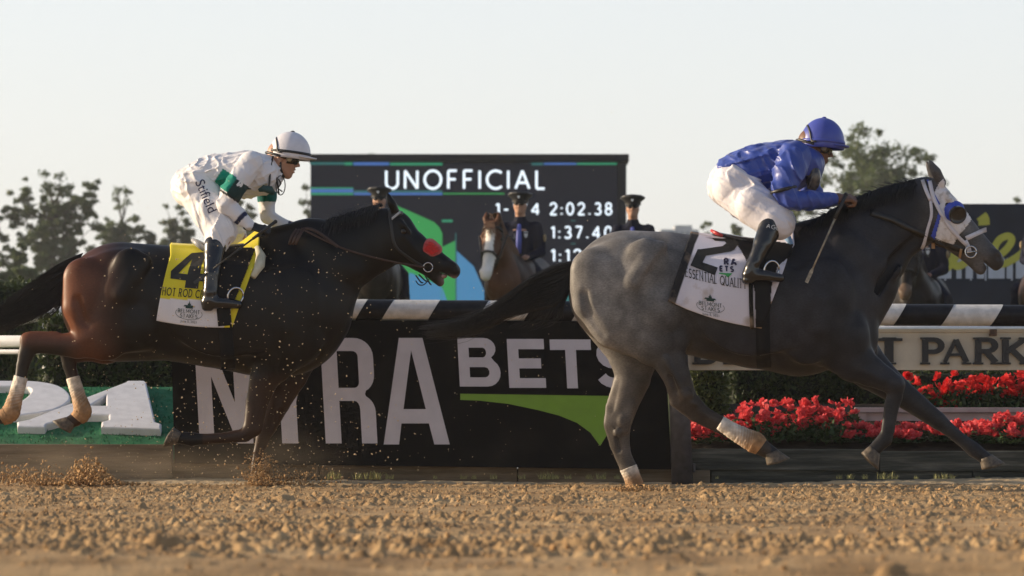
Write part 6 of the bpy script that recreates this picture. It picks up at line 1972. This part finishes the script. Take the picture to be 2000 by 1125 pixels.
def letters(s, px, base, h, w_, t):
    quads, wd = text2d(s, h, t, .24); sc = w_/wd
    x = 0
    for ch in s:
        if ch != ' ':
            q, wd1 = text2d(ch, h, t, .24); mb = MB()
            flat_text(mb, q, lambda u, v, l, x=x: spt(px+(x+u)*sc, base-v, .02+l*6))
            mb.build('letter_'+ch.lower() if ch.isalpha() else 'digit' if ch.isdigit() else 'punctuation', M['e_white'], sb, False)
            x += wd1+.24*h
        else: x += .45*h
letters('UNOFFICIAL', 752, 371, 40, 314, .125)
letters('1-1/4', 967, 421, 25, 88, .14); letters('2:02.38', 1073, 421, 26, 123, .14)
letters('1:37.40', 1075, 467, 26, 121, .14); letters('1:12.07', 1075, 512, 26, 121, .14)
def bar(px0, px1, py0, py1, m, off=.012, name='light_bar'):
    MB().add([spt(px0,py0,off),spt(px0,py1,off),spt(px1,py1,off),spt(px1,py0,off)], [(0,1,2,3)]).build(name, M[m], sb, False)
bar(606,672,317,322,'e_teal'); bar(673,688,317,323,'e_green'); bar(690,760,317,323,'e_blue',.014); bar(762,864,318,323,'e_green')
bar(1038,1060,318,323,'e_teal'); bar(1062,1126,318,322,'e_blue'); bar(1127,1205,318,322,'e_green')
bar(606,690,366,369,'e_green'); bar(607,690,369.5,376,'e_blue'); bar(606,690,376.5,381,'e_green')
bar(691,864,372,376,'e_teal'); bar(691,864,376.5,381,'e_blue'); bar(865,985,377,379.5,'e_green2')
bar(863,884,429,434,'e_green'); bar(1115,1124,430,432,'e_teal'); bar(1115,1124,475,477,'e_teal')
def spoly(pts, m, off=.012):
    tri = tessellate_polygon([[Vector((p[0], p[1], 0)) for p in pts]])
    me = mesh_np('graphic', [spt(p[0], p[1], off) for p in pts], [tuple(t) for t in tri]); link('graphic', me, sb, M[m], False)
spoly([(770,590),(770,400),(797,411),(830,426),(848,434),(858,444),(864,456),(864,600),(770,600)], 'e_green2')
spoly([(864.5,482),(889,470),(889,600),(864.5,600)], 'e_green2', .013)
spoly([(892,490),(925,520),(960,600),(892,600)], 'e_sky', .014)
spoly([(800,532),(845,552),(862,560),(862,600),(790,600)], 'e_sky', .016)
spoly([(863,560),(878,600),(863,600)], 'e_sky', .018)
spoly([(889.3,455),(891.3,455),(891.6,600),(889,600)], 'e_teal', .020)
spoly([(1050,545),(1125,535),(1140,600),(1040,600)], 'e_teal', .012)

# --- navy sign with yellow script at the right
ND = 48.0
M['navy'] = mat('navy_board', (.013,.019,.036), .6, noise=.15, nscale=3, spec=.15)
M['yellow'] = mat('yellow_script', (.42,.40,.05), .6, noise=.08, nscale=4)
M['panel_pale'] = mat('pale_print', (.42,.45,.55), .6, noise=.1, nscale=3)
ns = thing('navy_sign', 'tall navy hoarding with yellow script lettering and pale window print', 'sign', (P(1950,0,ND)[0], ND, .85))
def npt(px, py, off=0.0): x, y, z = P(px, py, ND); return (x, y-off, z)
a = npt(1740,800); b = npt(2420,398)
MB().box((a[0],ND,.5),(b[0],ND+.12,b[2]),.01).build('panel', M['navy'], ns, False)
def stroke(pts, w_, name, m=M['yellow'], off=.012, n=26):
    pl = [tuple(p) for p in bez(pts, n)]; mb = MB()
    for q in ribbon(pl, w_): mb.add([npt(p.x, p.y, off) for p in q], [(0,3,2,1)])
    mb.build(name, m, ns, False)
for px0, px1 in ((1828,1858),(1868,1878),(1886,1900),(1908,1922),(1930,1962),(1966,1978),(1984,2006),(2014,2050),(2060,2100)):
    q0 = npt(px0,544); q1 = npt(px1,504)
    MB().box((q0[0],ND-.008,q0[2]),(q1[0],ND-.001,q1[2])).build('window_print', M['panel_pale'], ns, False)
for px in (1846,1896,1925,1976,2010):
    q0 = npt(px-1.5,548); q1 = npt(px+1.5,500)
    MB().box((q0[0],ND-.011,q0[2]),(q1[0],ND-.0085,q1[2])).build('mullion_print', M['panel_pale'], ns, False)
stroke([(1844,490),(1836,512),(1840,526),(1852,520),(1864,503),(1872,492)], 17, 'script_letter')
stroke([(1864,494),(1862,512),(1870,520),(1884,514),(1900,500)], 15, 'script_letter', off=.016)
stroke([(1916,421),(1921,428),(1922,440)], 22, 'script_dot')
stroke([(1926,512),(1950,500),(1968,484),(1976,468),(1968,461),(1952,468),(1942,486),(1944,508),(1958,516),(1980,506),(2004,488)], 14, 'script_letter', off=.016, n=44)
stroke([(2040,420),(2020,470),(2016,512),(2030,520),(2052,500)], 15, 'script_letter')

# ------------------------------------------------------------------ mounted officers
M['uniform'] = mat('navy_uniform', (.0065,.0085,.022), .75, noise=.2, nscale=14, bump=.2, spec=.12)
M['cap_black'] = mat('cap_black', (.010,.010,.013), .45)
M['patent'] = mat('cap_peak', (.006,.006,.007), .12, coat=.5)
M['badge'] = mat('silver_badge', (.60,.62,.66), .3, .6)
M['tie'] = mat('blue_tie', (.07,.09,.36), .6)
M['patch'] = mat('sleeve_patch', (.28,.20,.10), .7, noise=.4, nscale=60)
M['pol_coat'] = coat_mat('police_horse_coat', 0, .45, .12)
def std_horse(seed, chestnut=True):
    """standing horse facing +x, hooves on z=0; returns list of (name, mesh, material)"""
    out = []
    f = Field(.021)
    f.sweep([(-.62,0,1.27,.33,.25),(-.2,0,1.22,.335,.29),(.25,0,1.22,.345,.28),(.52,0,1.26,.29,.22),(.68,0,1.25,.17,.16)], .06)
    f.sweep([(.42,0,1.38,.28,.13),(.68,0,1.54,.21,.12),(.88,0,1.70,.165,.105),(.99,0,1.80,.135,.095)], .08)
    for sd in (-1, 1):
        f.sweep([(.42,sd*.16,1.2,.2,.09),(.46,sd*.165,.9,.10,.065),(.46,sd*.165,.56,.058,.05),(.47,sd*.165,.42,.036,.032),(.46,sd*.165,.2,.034,.032),(.48,sd*.165,.08,.045,.045)], .04)
        f.sweep([(-.6,sd*.16,1.2,.24,.10),(-.58,sd*.165,.9,.14,.08),(-.68,sd*.165,.62,.065,.05),(-.66,sd*.165,.46,.042,.036),(-.64,sd*.165,.2,.036,.033),(-.61,sd*.165,.08,.047,.045)], .04)
    T = head_frame((1.05,0,1.90), (.46,0,-.89), .66)
    horse_head(f, T, 0, ear=(-.25,.06), k=.02)
    me, V = f.mesh('police_horse', 1)
    loc = ((V-T[0]) @ T[1])/T[2]
    C = np.tile(np.array((.085,.034,.016) if chestnut else (.010,.007,.006)), (len(V), 1))
    if chestnut:
        bl = (np.abs(loc[:, 1]) < .075+.05*(loc[:, 0] > .6)) & (loc[:, 0] > .16) & (loc[:, 0] < 1.1) & (loc[:, 2] > -.14)
        C[bl] = (.68,.64,.60)
    else:
        mz = (loc[:, 0] > .82) & (loc[:, 0] < 1.15) & (loc[:, 2] > -.36) & (loc[:, 2] < .2) & (np.abs(loc[:, 1]) < .2); C[mz] = (.12,.08,.055)
    bd = (V[:, 0] < .62); C[bd] *= .35  # body behind the neck darkened: its shade is put into the coat
    lg = V[:, 2] < .55; C[lg] = (.02,.014,.012)
    vcol(me, C); me.materials.append(M['pol_coat']); out.append(('body', me))
    mb = MB()
    for s_ in (-1, 1): mb.sphere(hp(T, .265, s_*.142, -.125), .026, 10, 8)
    e = mb.mesh('eyes'); e.materials.append(M['eye']); e.shade_smooth(); out.append(('eyes', e))
    r = np.random.default_rng(seed); cs = []
    for i in range(420):
        u = r.random(); p = np.array((.40+.64*u, 0, 1.66+.30*u-.03*sin(pi*u)+.02)); sd = r.choice((-1, 1)); dl = r.uniform(.12, .26)
        cs.append((bez([p, p+np.array((-.03,sd*.05,.01)), p+np.array((-.04,sd*.10,-dl*.5)), p+np.array((-.05,sd*.12,-dl))], 7), .004*np.linspace(1, .4, 7)))
    for i in range(90):
        p = np.array(hp(T, .02, r.uniform(-.06,.06), .02)); q = np.array(hp(T, r.uniform(.15,.34), r.uniform(-.13,.13), .06))
        cs.append((bez([p, (p+q)/2+np.array((.03,0,.03)), q], 6), .0035*np.linspace(1, .4, 6)))
    h_ = strands(cs, 3); h_.materials.append(mat('mane_chestnut', (.15,.075,.04), .6) if chestnut else M['hair_dark']); out.append(('mane', h_))
    cs = []
    for i in range(200):
        y = r.uniform(-.04,.04); cs.append((bez([(-.93,y,1.38),(-1.02,y*1.5,1.25),(-1.05,y*2+r.normal(0,.03),.9),(-1.0+r.normal(0,.04),y*2.4,.5)], 8), .005*np.linspace(1,.5,8)))
    h_ = strands(cs, 3); h_.materials.append(M['hair_dark']); out.append(('tail', h_))
    mb = MB()
    for s_ in (-1, 1):
        mb.tube([hp(T,.03,s_*.12,-.02),hp(T,.2,s_*.17,-.2),hp(T,.5,s_*.14,-.22),hp(T,.74,s_*.10,-.16)], .011, 6)
        mb.tube([hp(T,.78,s_*.10,-.22), (1.0,s_*.16,1.75), (.75,s_*.17,1.72), (.36,s_*.06,1.80)], .009, 6)
    mb.tube([hp(T,.14,-.17,-.1),hp(T,.12,-.12,.01),hp(T,.12,.12,.01),hp(T,.14,.17,-.1)], .013, 6)
    mb.tube([hp(T,.58,-.13,-.2),hp(T,.58,-.10,-.01),hp(T,.58,0,.03),hp(T,.58,.10,-.01),hp(T,.58,.13,-.2)], .013, 6)
    b = mb.mesh('bridle'); b.materials.append(M['leather']); b.shade_smooth(); out.append(('bridle', b))
    mb = MB()
    for (x, sd) in ((.48,-1),(.48,1),(-.61,-1),(-.61,1)):
        me_ = hoof_mesh((x,sd*.165,.08), (.15,0,-1), (1,0,0), .045, .08); b_ = len(mb.V)
        mb.V += [v.co[:] for v in me_.vertices]; mb.F += [tuple(i+b_ for i in p.vertices) for p in me_.polygons]
        h2 = hoof_mesh((x,sd*.165,.08), (.15,0,-1), (1,0,0), .045, .08); h2.materials.append(M['hoof']); h2.shade_smooth(); out.append(('hoof', h2))
    return out
def officer_parts():
    out = []
    def addf(name, f, m, relax=1):
        me, V = f.mesh(name, relax); me.materials.append(m); me.shade_smooth(); out.append((name, me))
    T = frame3((.02,0,2.36), (1,0,0), sc=.228)
    b = Field(.010)
    human_head(b, T, neck_to=(-.02,0,2.15), nr=.06)
    b.sweep([(-.05,0,1.60,.10,.14),(-.03,0,1.85,.10,.15),(-.01,0,2.03,.09,.17)], .05)
    for sd in (-1, 1):
        b.caps([(-.02,sd*.19,2.05,.055),(.02,sd*.26,1.80,.042),(.26,sd*.12,1.70,.032)], .02)
        b.caps([(-.02,sd*.13,1.58,.08),(.30,sd*.31,1.42,.065),(.22,sd*.34,1.0,.045),(.36,sd*.34,.96,.035)], .03)
        hand(b, frame3((.27,sd*.11,1.70), (.95,-sd*.3,.05), up=(0,-sd*.6,1), sc=1.1))
    addf('body', b, M['skin'])
    u = Field(.013)
    u.sweep([(-.06,0,1.57,.13,.17),(-.04,0,1.80,.125,.18),(-.02,0,1.98,.115,.20),(-.02,0,2.09,.085,.19)], .05)
    u.caps([(-.02,0,2.12,.09),(-.02,0,2.185,.078)], .03)
    for sd in (-1, 1):
        u.caps([(-.02,sd*.195,2.085,.08),(.0,sd*.255,1.84,.066),(.03,sd*.265,1.78,.06),(.25,sd*.125,1.70,.042)], .03)
        u.caps([(-.02,sd*.13,1.57,.11),(.30,sd*.315,1.42,.085),(.24,sd*.345,1.12,.062)], .03)
    u.disp = fold_disp(77, .006, ((1,0,.5),(.3,0,1)), (35, 70))
    addf('uniform', u, M['uniform'])
    for sd in (-1, 1):
        q = Field(.012); q.caps([(.25,sd*.345,1.15,.062),(.21,sd*.345,.98,.05),(.36,sd*.345,.95,.04)], .02); addf('boot', q, M['boot'])
    # peaked cap
    V = []; Fc = []; n = 32; prof = [(.098,2.395,0),(.100,2.44,0),(.132,2.475,.0),(.137,2.492,.0),(.125,2.508,.0),(.05,2.516,0),(.0005,2.518,0)]
    for r_, z, _ in prof:
        for k in range(n):
            a = 2*pi*k/n; oc = 1+.035*cos(8*a)*(r_ > .11)
            V.append((.005+r_*1.16*cos(a)*oc*(1.02 if r_ > .11 else 1), r_*1.02*sin(a)*oc*(1.08 if r_ > .11 else 1), z + (.016*cos(a) if z > 2.45 else 0)))
    for j in range(len(prof)-1):
        for k in range(n): Fc.append((j*n+k, j*n+(k+1)%n, (j+1)*n+(k+1)%n, (j+1)*n+k))
    me = mesh_np('cap', V, Fc); me.materials.append(M['cap_black']); me.shade_smooth(); out.append(('cap', me))
    V = []; Fc = []
    for j in range(5):
        t = j/4
        for k in range(15):
            a = -1.15+2.3*k/14
            V.append((.005+.107*cos(a)+.062*t*cos(a)**.7, .096*sin(a), 2.405-.045*t*cos(a)-.0))
    for j in range(4):
        for k in range(14): Fc.append((j*15+k, j*15+k+1, (j+1)*15+k+1, (j+1)*15+k))
    me = mesh_np('cap_peak', V, Fc); me.materials.append(M['patent']); me.shade_smooth(); out.append(('cap_peak', me))
    def shield(x, y, z, w_, h_, d, m, name):
        pts = [(-1,1),(-.5,.85),(0,1.05),(.5,.85),(1,1),(.9,.0),(.55,-.7),(0,-1.1),(-.55,-.7),(-.9,0)]
        V = [(x, y+p[0]*w_, z+p[1]*h_) for p in pts]+[(x+d, y+p[0]*w_*.8, z+p[1]*h_*.8) for p in pts]
        n_ = len(pts); Fc = [tuple(range(n_, 2*n_))]+[(i, (i+1)%n_, n_+(i+1)%n_, n_+i) for i in range(n_)]
        me = mesh_np(name, V, Fc); me.materials.append(m); out.append((name, me))
    shield(.132,0,2.462,.020,.026,.012,M['badge'],'cap_badge')
    shield(.098,.085,1.98,.024,.028,.012,M['badge'],'badge')
    mb = MB().box((.104,.06,2.02),(.112,.11,2.03)); me = mb.mesh('name_bar'); me.materials.append(M['badge']); out.append(('name_bar', me))
    mb = MB().tube([(.075,0,2.115),(.108,0,2.06),(.118,0,1.92),(.112,0,1.76)], [.022,.030,.036,.030], 8, squash=1.0)
    V = np.array(mb.V); 
    me = mb.mesh('tie'); 
    for v in me.vertices: v.co.x = .5*(v.co.x+np.interp(v.co.z, [1.76,1.92,2.06,2.115], [.112,.118,.104,.075]))
    me.materials.append(M['tie']); me.shade_smooth(); out.append(('tie', me))
    for sd in (-1, 1):
        mb = MB().sphere((.005,sd*.305,1.955),(.045,.02,.05),10,8); me = mb.mesh('sleeve_patch'); me.materials.append(M['patch']); me.shade_smooth(); out.append(('sleeve_patch', me))
    mb = MB()
    for sd in (-1, 1): mb.sphere((.098,sd*.034,2.372),(.018,.030,.019),10,8)
    mb.tube([(.10,-.06,2.378),(.02,-.086,2.38)], .004, 5); mb.tube([(.10,.06,2.378),(.02,.086,2.38)], .004, 5); mb.tube([(.112,-.02,2.378),(.112,.02,2.378)], .004, 5)
    me = mb.mesh('sunglasses'); me.materials.append(M['patent']); me.shade_smooth(); out.append(('sunglasses', me))
    mb = MB().box((-.06,.09,2.075),(.0,.15,2.15),.015); me = mb.mesh('shoulder_radio'); me.materials.append(M['cap_black']); out.append(('shoulder_radio', me))
    return out
def saddle_parts():
    out = []
    f = Field(.014); f.sweep([(-.30,0,1.52,.05,.20),(0,0,1.50,.05,.24),(.26,0,1.53,.05,.18)], .04)
    for sd in (-1, 1): f.sweep([(0,sd*.27,1.38,.14,.05),(.05,sd*.31,1.15,.14,.04)], .03)
    me, V = f.mesh('seat', 1); me.materials.append(M['leather']); me.shade_smooth(); out.append(('seat', me))
    f = Field(.014)
    f.sweep([(-.42,0,1.32,.24,.30),(-.1,0,1.28,.26,.315)], .04); me, V = f.mesh('saddle_pad', 1); me.materials.append(M['uniform']); me.shade_smooth(); out.append(('saddle_pad', me))
    return out
CH, DK = std_horse(1, True), std_horse(2, False)
OFF = officer_parts(); SDL = saddle_parts()
def put(name, label, cat, parts, loc, rz, group, sc=1.0):
    root = thing(name, label, cat, loc, group); root.rotation_euler.z = rz; root.scale = (sc, sc, sc)
    for nm, me in parts:
        o = bpy.data.objects.new(nm, me); COL.objects.link(o); o.parent = root; me.shade_smooth() if nm in ('body', 'mane') else None
    return root
def mounted(px, D, yaw, horse, lab_h, lab_o, lab_s, zoff=0.0, sc=1.0, oyaw=None, hs=1.1, hz_=0.0):
    x, y, _ = P(px, 0, D); z = float(terr(D))+zoff; rz = radians(yaw)
    put('police_horse', lab_h, 'horse', horse, (x+.08*cos(rz), y+.08*sin(rz), z+hz_), rz, 'mounted police horses', sc*hs)
    put('police_saddle', lab_s, 'saddle', SDL, (x, y, z), rz, 'police saddles', sc)
    put('person', lab_o, 'person', OFF, (x, y, z), rz if oyaw is None else radians(oyaw), 'mounted police officers', sc)
mounted(1016, 42, -106, CH, 'chestnut police horse with a white blaze in front of the scoreboard', 'person in navy police uniform and cap beside the time 2:02.38 on the scoreboard', 'saddle under the officer on the blazed chestnut horse', zoff=-.03, oyaw=-98)
mounted(1236, 42.5, -112, DK, 'dark police horse with only its ears showing over the rump of the grey', 'person in navy police uniform and cap at the right edge of the scoreboard', 'saddle hidden behind the rump of the grey', zoff=-.04, oyaw=-95, hs=.93, hz_=-.06)
mounted(741, 42, -91, DK, 'dark police horse partly hidden by the head of the dark bay racehorse', 'person in police cap almost hidden behind the ear of the dark bay racehorse', 'saddle behind the neck of the dark bay racehorse', zoff=.03, oyaw=-95)
mounted(1800, 40, -104, DK, 'dark police horse standing under the jaw of the grey in front of the navy sign', 'person in police uniform hidden behind the head of the grey', 'saddle behind the neck of the grey', zoff=-.32)
mounted(2046, 40, -104, CH, 'chestnut police horse cut off by the right edge of the picture', 'person in police uniform beyond the right edge on a chestnut horse', 'saddle on the chestnut horse at the right edge', zoff=-.2)

# ------------------------------------------------------------------ trees
M['leaf_a'] = leaf_mat('tree_leaf', (.060,.092,.036), (.13,.17,.07), .5, .45)
M['leaf_b'] = leaf_mat('conifer_leaf', (.034,.056,.027), (.078,.10,.045), .6, .3)
M['bark'] = mat('bark', (.055,.045,.036), .9, noise=.3, nscale=3)
def tree(label, px, ptop, D, spread, seed, lean=0, clumps=46, per=130, leaf=.20, kind='broad', base_py=None, group=None, low=.35, thin=1.0, lm=None):
    r = np.random.default_rng(seed); s_ = F/D
    x, y, ztop = P(px, ptop, D); zb = .9
    Hh = ztop-zb; R = spread/s_/2
    bx = x + lean/s_
    root = thing('tree', label, 'tree', (bx, D, zb), group)
    mb = MB(); tips = []
    def axis(t): return np.array((bx+(x-bx)*t**.8+.15*sin(t*5+seed), D+.1*sin(t*4+seed*2), zb+Hh*t))
    if kind == 'broad':
        mb.tube([axis(t) for t in np.linspace(0, .85, 9)], list(np.linspace(.016*Hh, .004*Hh, 9)), 8)
        nb = max(9, clumps//4)
        for i in range(nb):                                # limbs, each with twigs carrying small leaf tufts
            t0 = low + (.80-low)*(i+.5)/nb + r.normal(0, .02); a0 = axis(t0); th = i*2.4+r.normal(0, .4)
            env = max(.12, 1-(((t0-low)/(1-low)-.36)/.72)**2)**.5
            rad = R*env*r.uniform(.65, 1.05)
            rise = r.uniform(.25, .7)*rad + .10*Hh*(1-t0)
            e = a0+np.array((cos(th)*rad, sin(th)*rad*.8, rise)); e[2] = min(e[2], ztop-.2)
            lim = bez([a0, a0*.6+e*.4+np.array((0, 0, -.10*rad)), e], 9)
            mb.tube(list(lim), list(np.linspace(.006*Hh, .0012*Hh, 9)), 5)
            for j in range(8):
                k_ = r.integers(3, 9); p0 = lim[k_]; q = p0+r.normal(size=3)*np.array((1, .8, .7))*R*.26*thin+np.array((0, 0, .05*R))
                if j < 3: mb.tube([p0, q], [.0016*Hh, .0006*Hh], 4)
                tips.append((q, r.uniform(.4, 1.0)*R*.25*thin))
                for _ in range(2): tips.append((q+r.normal(size=3)*R*.15, r.uniform(.25, .7)*R*.2*thin))
        for i in range(9): 
            q = axis(.85)+np.array((r.normal(0,R*.22), r.normal(0,R*.2), r.uniform(-.03,.13)*Hh)); q[2] = min(q[2], ztop)
            mb.tube([axis(.83), q], [.003*Hh, .0006*Hh], 4); tips.append((q, R*.16))
    else:
        mb.tube([axis(t) for t in np.linspace(0, .97, 8)], list(np.linspace(.016*Hh, .002*Hh, 8)), 7)
        for i in range(clumps):
            t0 = low+(1-low)*i/clumps; rad = R*(1-((t0-low)/(1-low))**1.3)*r.uniform(.4, 1.05); th = r.uniform(0, 6.28)
            a0 = axis(t0); e = a0+np.array((cos(th)*rad, sin(th)*rad, rad*.25))
            mb.tube([a0, e], [.002*Hh, .001*Hh], 4); tips.append((e, max(.25, R*.34)))
    mb.build('trunk', M['bark'], root)
    C = []
    n = int(per*max(len(tips)*.58, 50)) if kind == 'broad' else int(per*1.3)*len(tips); k = r.integers(0, len(tips), n)
    tc_ = np.array([t[0] for t in tips])[k]; tr_ = np.array([t[1] for t in tips])[k]
    d = r.normal(size=(n, 3)); d /= np.linalg.norm(d, axis=1)[:, None]; d *= (r.random((n, 1))**.5)
    C = tc_ + d*tr_[:, None]*np.array((1.15, 1, .72))
    it = iter(C)
    me, _ = leaves_mesh(n, lambda rr: next(it), leaf*.50, seed, .6, True)
    link('crown', me, root, lm or (M['leaf_a'] if kind == 'broad' else M['leaf_b']), False)
    return root
tree('tall loose crowned tree leaning left of the rider in white, nearest and biggest at left', 112, 326, 150, 150, 11, lean=-48, clumps=56, per=72, leaf=.23, low=.52, thin=.82)
tree('tree cut off by the left edge of the picture', -40, 315, 150, 120, 12, clumps=40, per=80, leaf=.24, low=.3, thin=.85)
tree('thin airy tree between the leaning tree and the rider in white', 245, 358, 165, 120, 13, clumps=34, per=62, leaf=.22, low=.4, thin=.62)
tree('airy tree just left of the thigh of the rider in white', 345, 380, 170, 90, 14, clumps=30, per=80, leaf=.24, low=.35, thin=.8)
tree('tree showing between the arm and the knee of the rider in white', 480, 385, 165, 110, 15, clumps=40, per=100, leaf=.24, low=.25)
tree('tree close against the left side of the scoreboard', 598, 355, 165, 90, 16, clumps=34, per=90, leaf=.24, low=.25, thin=.8)
tree('tree top poking over the upper edge of the scoreboard', 715, 291, 180, 110, 17, clumps=30, per=90, leaf=.24, low=.5)
tree('large round crowned tree behind the face of the rider in blue', 1703, 280, 150, 290, 18, clumps=96, per=95, leaf=.25, low=.30, thin=.95)
tree('small tree top beside the seat of the rider in blue', 1383, 424, 190, 62, 19, clumps=16, per=60, leaf=.26, low=.45, thin=.8)
tree('low bushy tree top above the saddle of the grey', 1448, 434, 170, 80, 20, clumps=26, per=110, leaf=.26, low=.3)
tree('pale bush top showing over the navy sign at right', 1985, 376, 190, 70, 21, clumps=20, per=70, leaf=.24, low=.5, thin=.8)
for i, (px, pt_, sp) in enumerate(((232,430,34),(215,440,22),(335,424,46),(368,446,44),(300,452,60),(180,478,36))):
    tree(['narrow dark conifer, taller of the pair over the croup of the bay', 'narrow dark conifer, shorter of the pair over the croup of the bay', 'dark upright conifer left of the saddle of the bay', 'dark upright conifer closest to the saddle of the bay', 'low rounded conifer between the two dark groups', 'small pale conifer over the tail of the bay'][i], px, pt_, 160, sp, 40+i, clumps=40, per=90, leaf=.20, kind='conifer', low=.1)
for i, (px, pt_, sp) in enumerate(((20,498,130),(-70,480,120),(85,530,110),(140,570,90),(48,470,50))):
    tree(['dense dark tree low at the left edge, second from the left', 'dense dark tree at the very left edge', 'dense dark low tree under the leaning tree', 'lowest dark tree beside the tail of the bay', 'pointed grey green tree top among the dark left trees'][i], px, pt_, 105, sp, 60+i, clumps=44, per=150, leaf=.20, low=.12)
# a far wooded skyline, one mass
def f(r):
    x = r.uniform(-150, 150); top = 4.2+1.6*sin(x*.21)+1.1*sin(x*.53+1)+.8*sin(x*1.3)
    return (x, 260+r.uniform(0, 8), .5+top*r.random()**.7)
me, _ = leaves_mesh(26000, f, .45, 90, .3, True)
tag(link('far_wood', me, None, M['leaf_b'], False), kind='stuff')
# pale far building
fb = thing('far_building', 'pale distant building on the skyline beside the officer at right', 'building', (P(1330,0,300)[0], 300, .9))
def fbx(px0, px1, py0, py1, nm, m, d0=300, d1=306):
    a = P(px0, py1, 300); b = P(px1, py0, 300); MB().box((a[0],d0,a[2]),(b[0],d1,b[2])).build(nm, m, fb, False)
mw = mat('far_wall', (.42,.44,.48), .8, noise=.1, nscale=.5); md = mat('far_window', (.18,.22,.28), .5)
fbx(1290,1365,448,600,'wall',mw); fbx(1318,1352,440,447.9,'upper_storey',mw)
for k in range(6): fbx(1296+11*k,1302+11*k,453,458,'window',md,299.8,299.95)

# ------------------------------------------------------------------ the hazy evening air
hm = bpy.data.materials.new('haze'); hm.use_nodes = True; hm.node_tree.nodes.clear()
ho = hm.node_tree.nodes.new('ShaderNodeOutputMaterial'); hv = hm.node_tree.nodes.new('ShaderNodeVolumePrincipled')
hv.inputs['Color'].default_value = (.92, .94, .97, 1); hv.inputs['Density'].default_value = .00045; hv.inputs['Anisotropy'].default_value = .15
hm.node_tree.links.new(hv.outputs[0], ho.inputs['Volume'])
hz = MB().box((-290,-48,-2.2),(290,712,30)).build('haze', hm, None, False); tag(hz, kind='stuff')
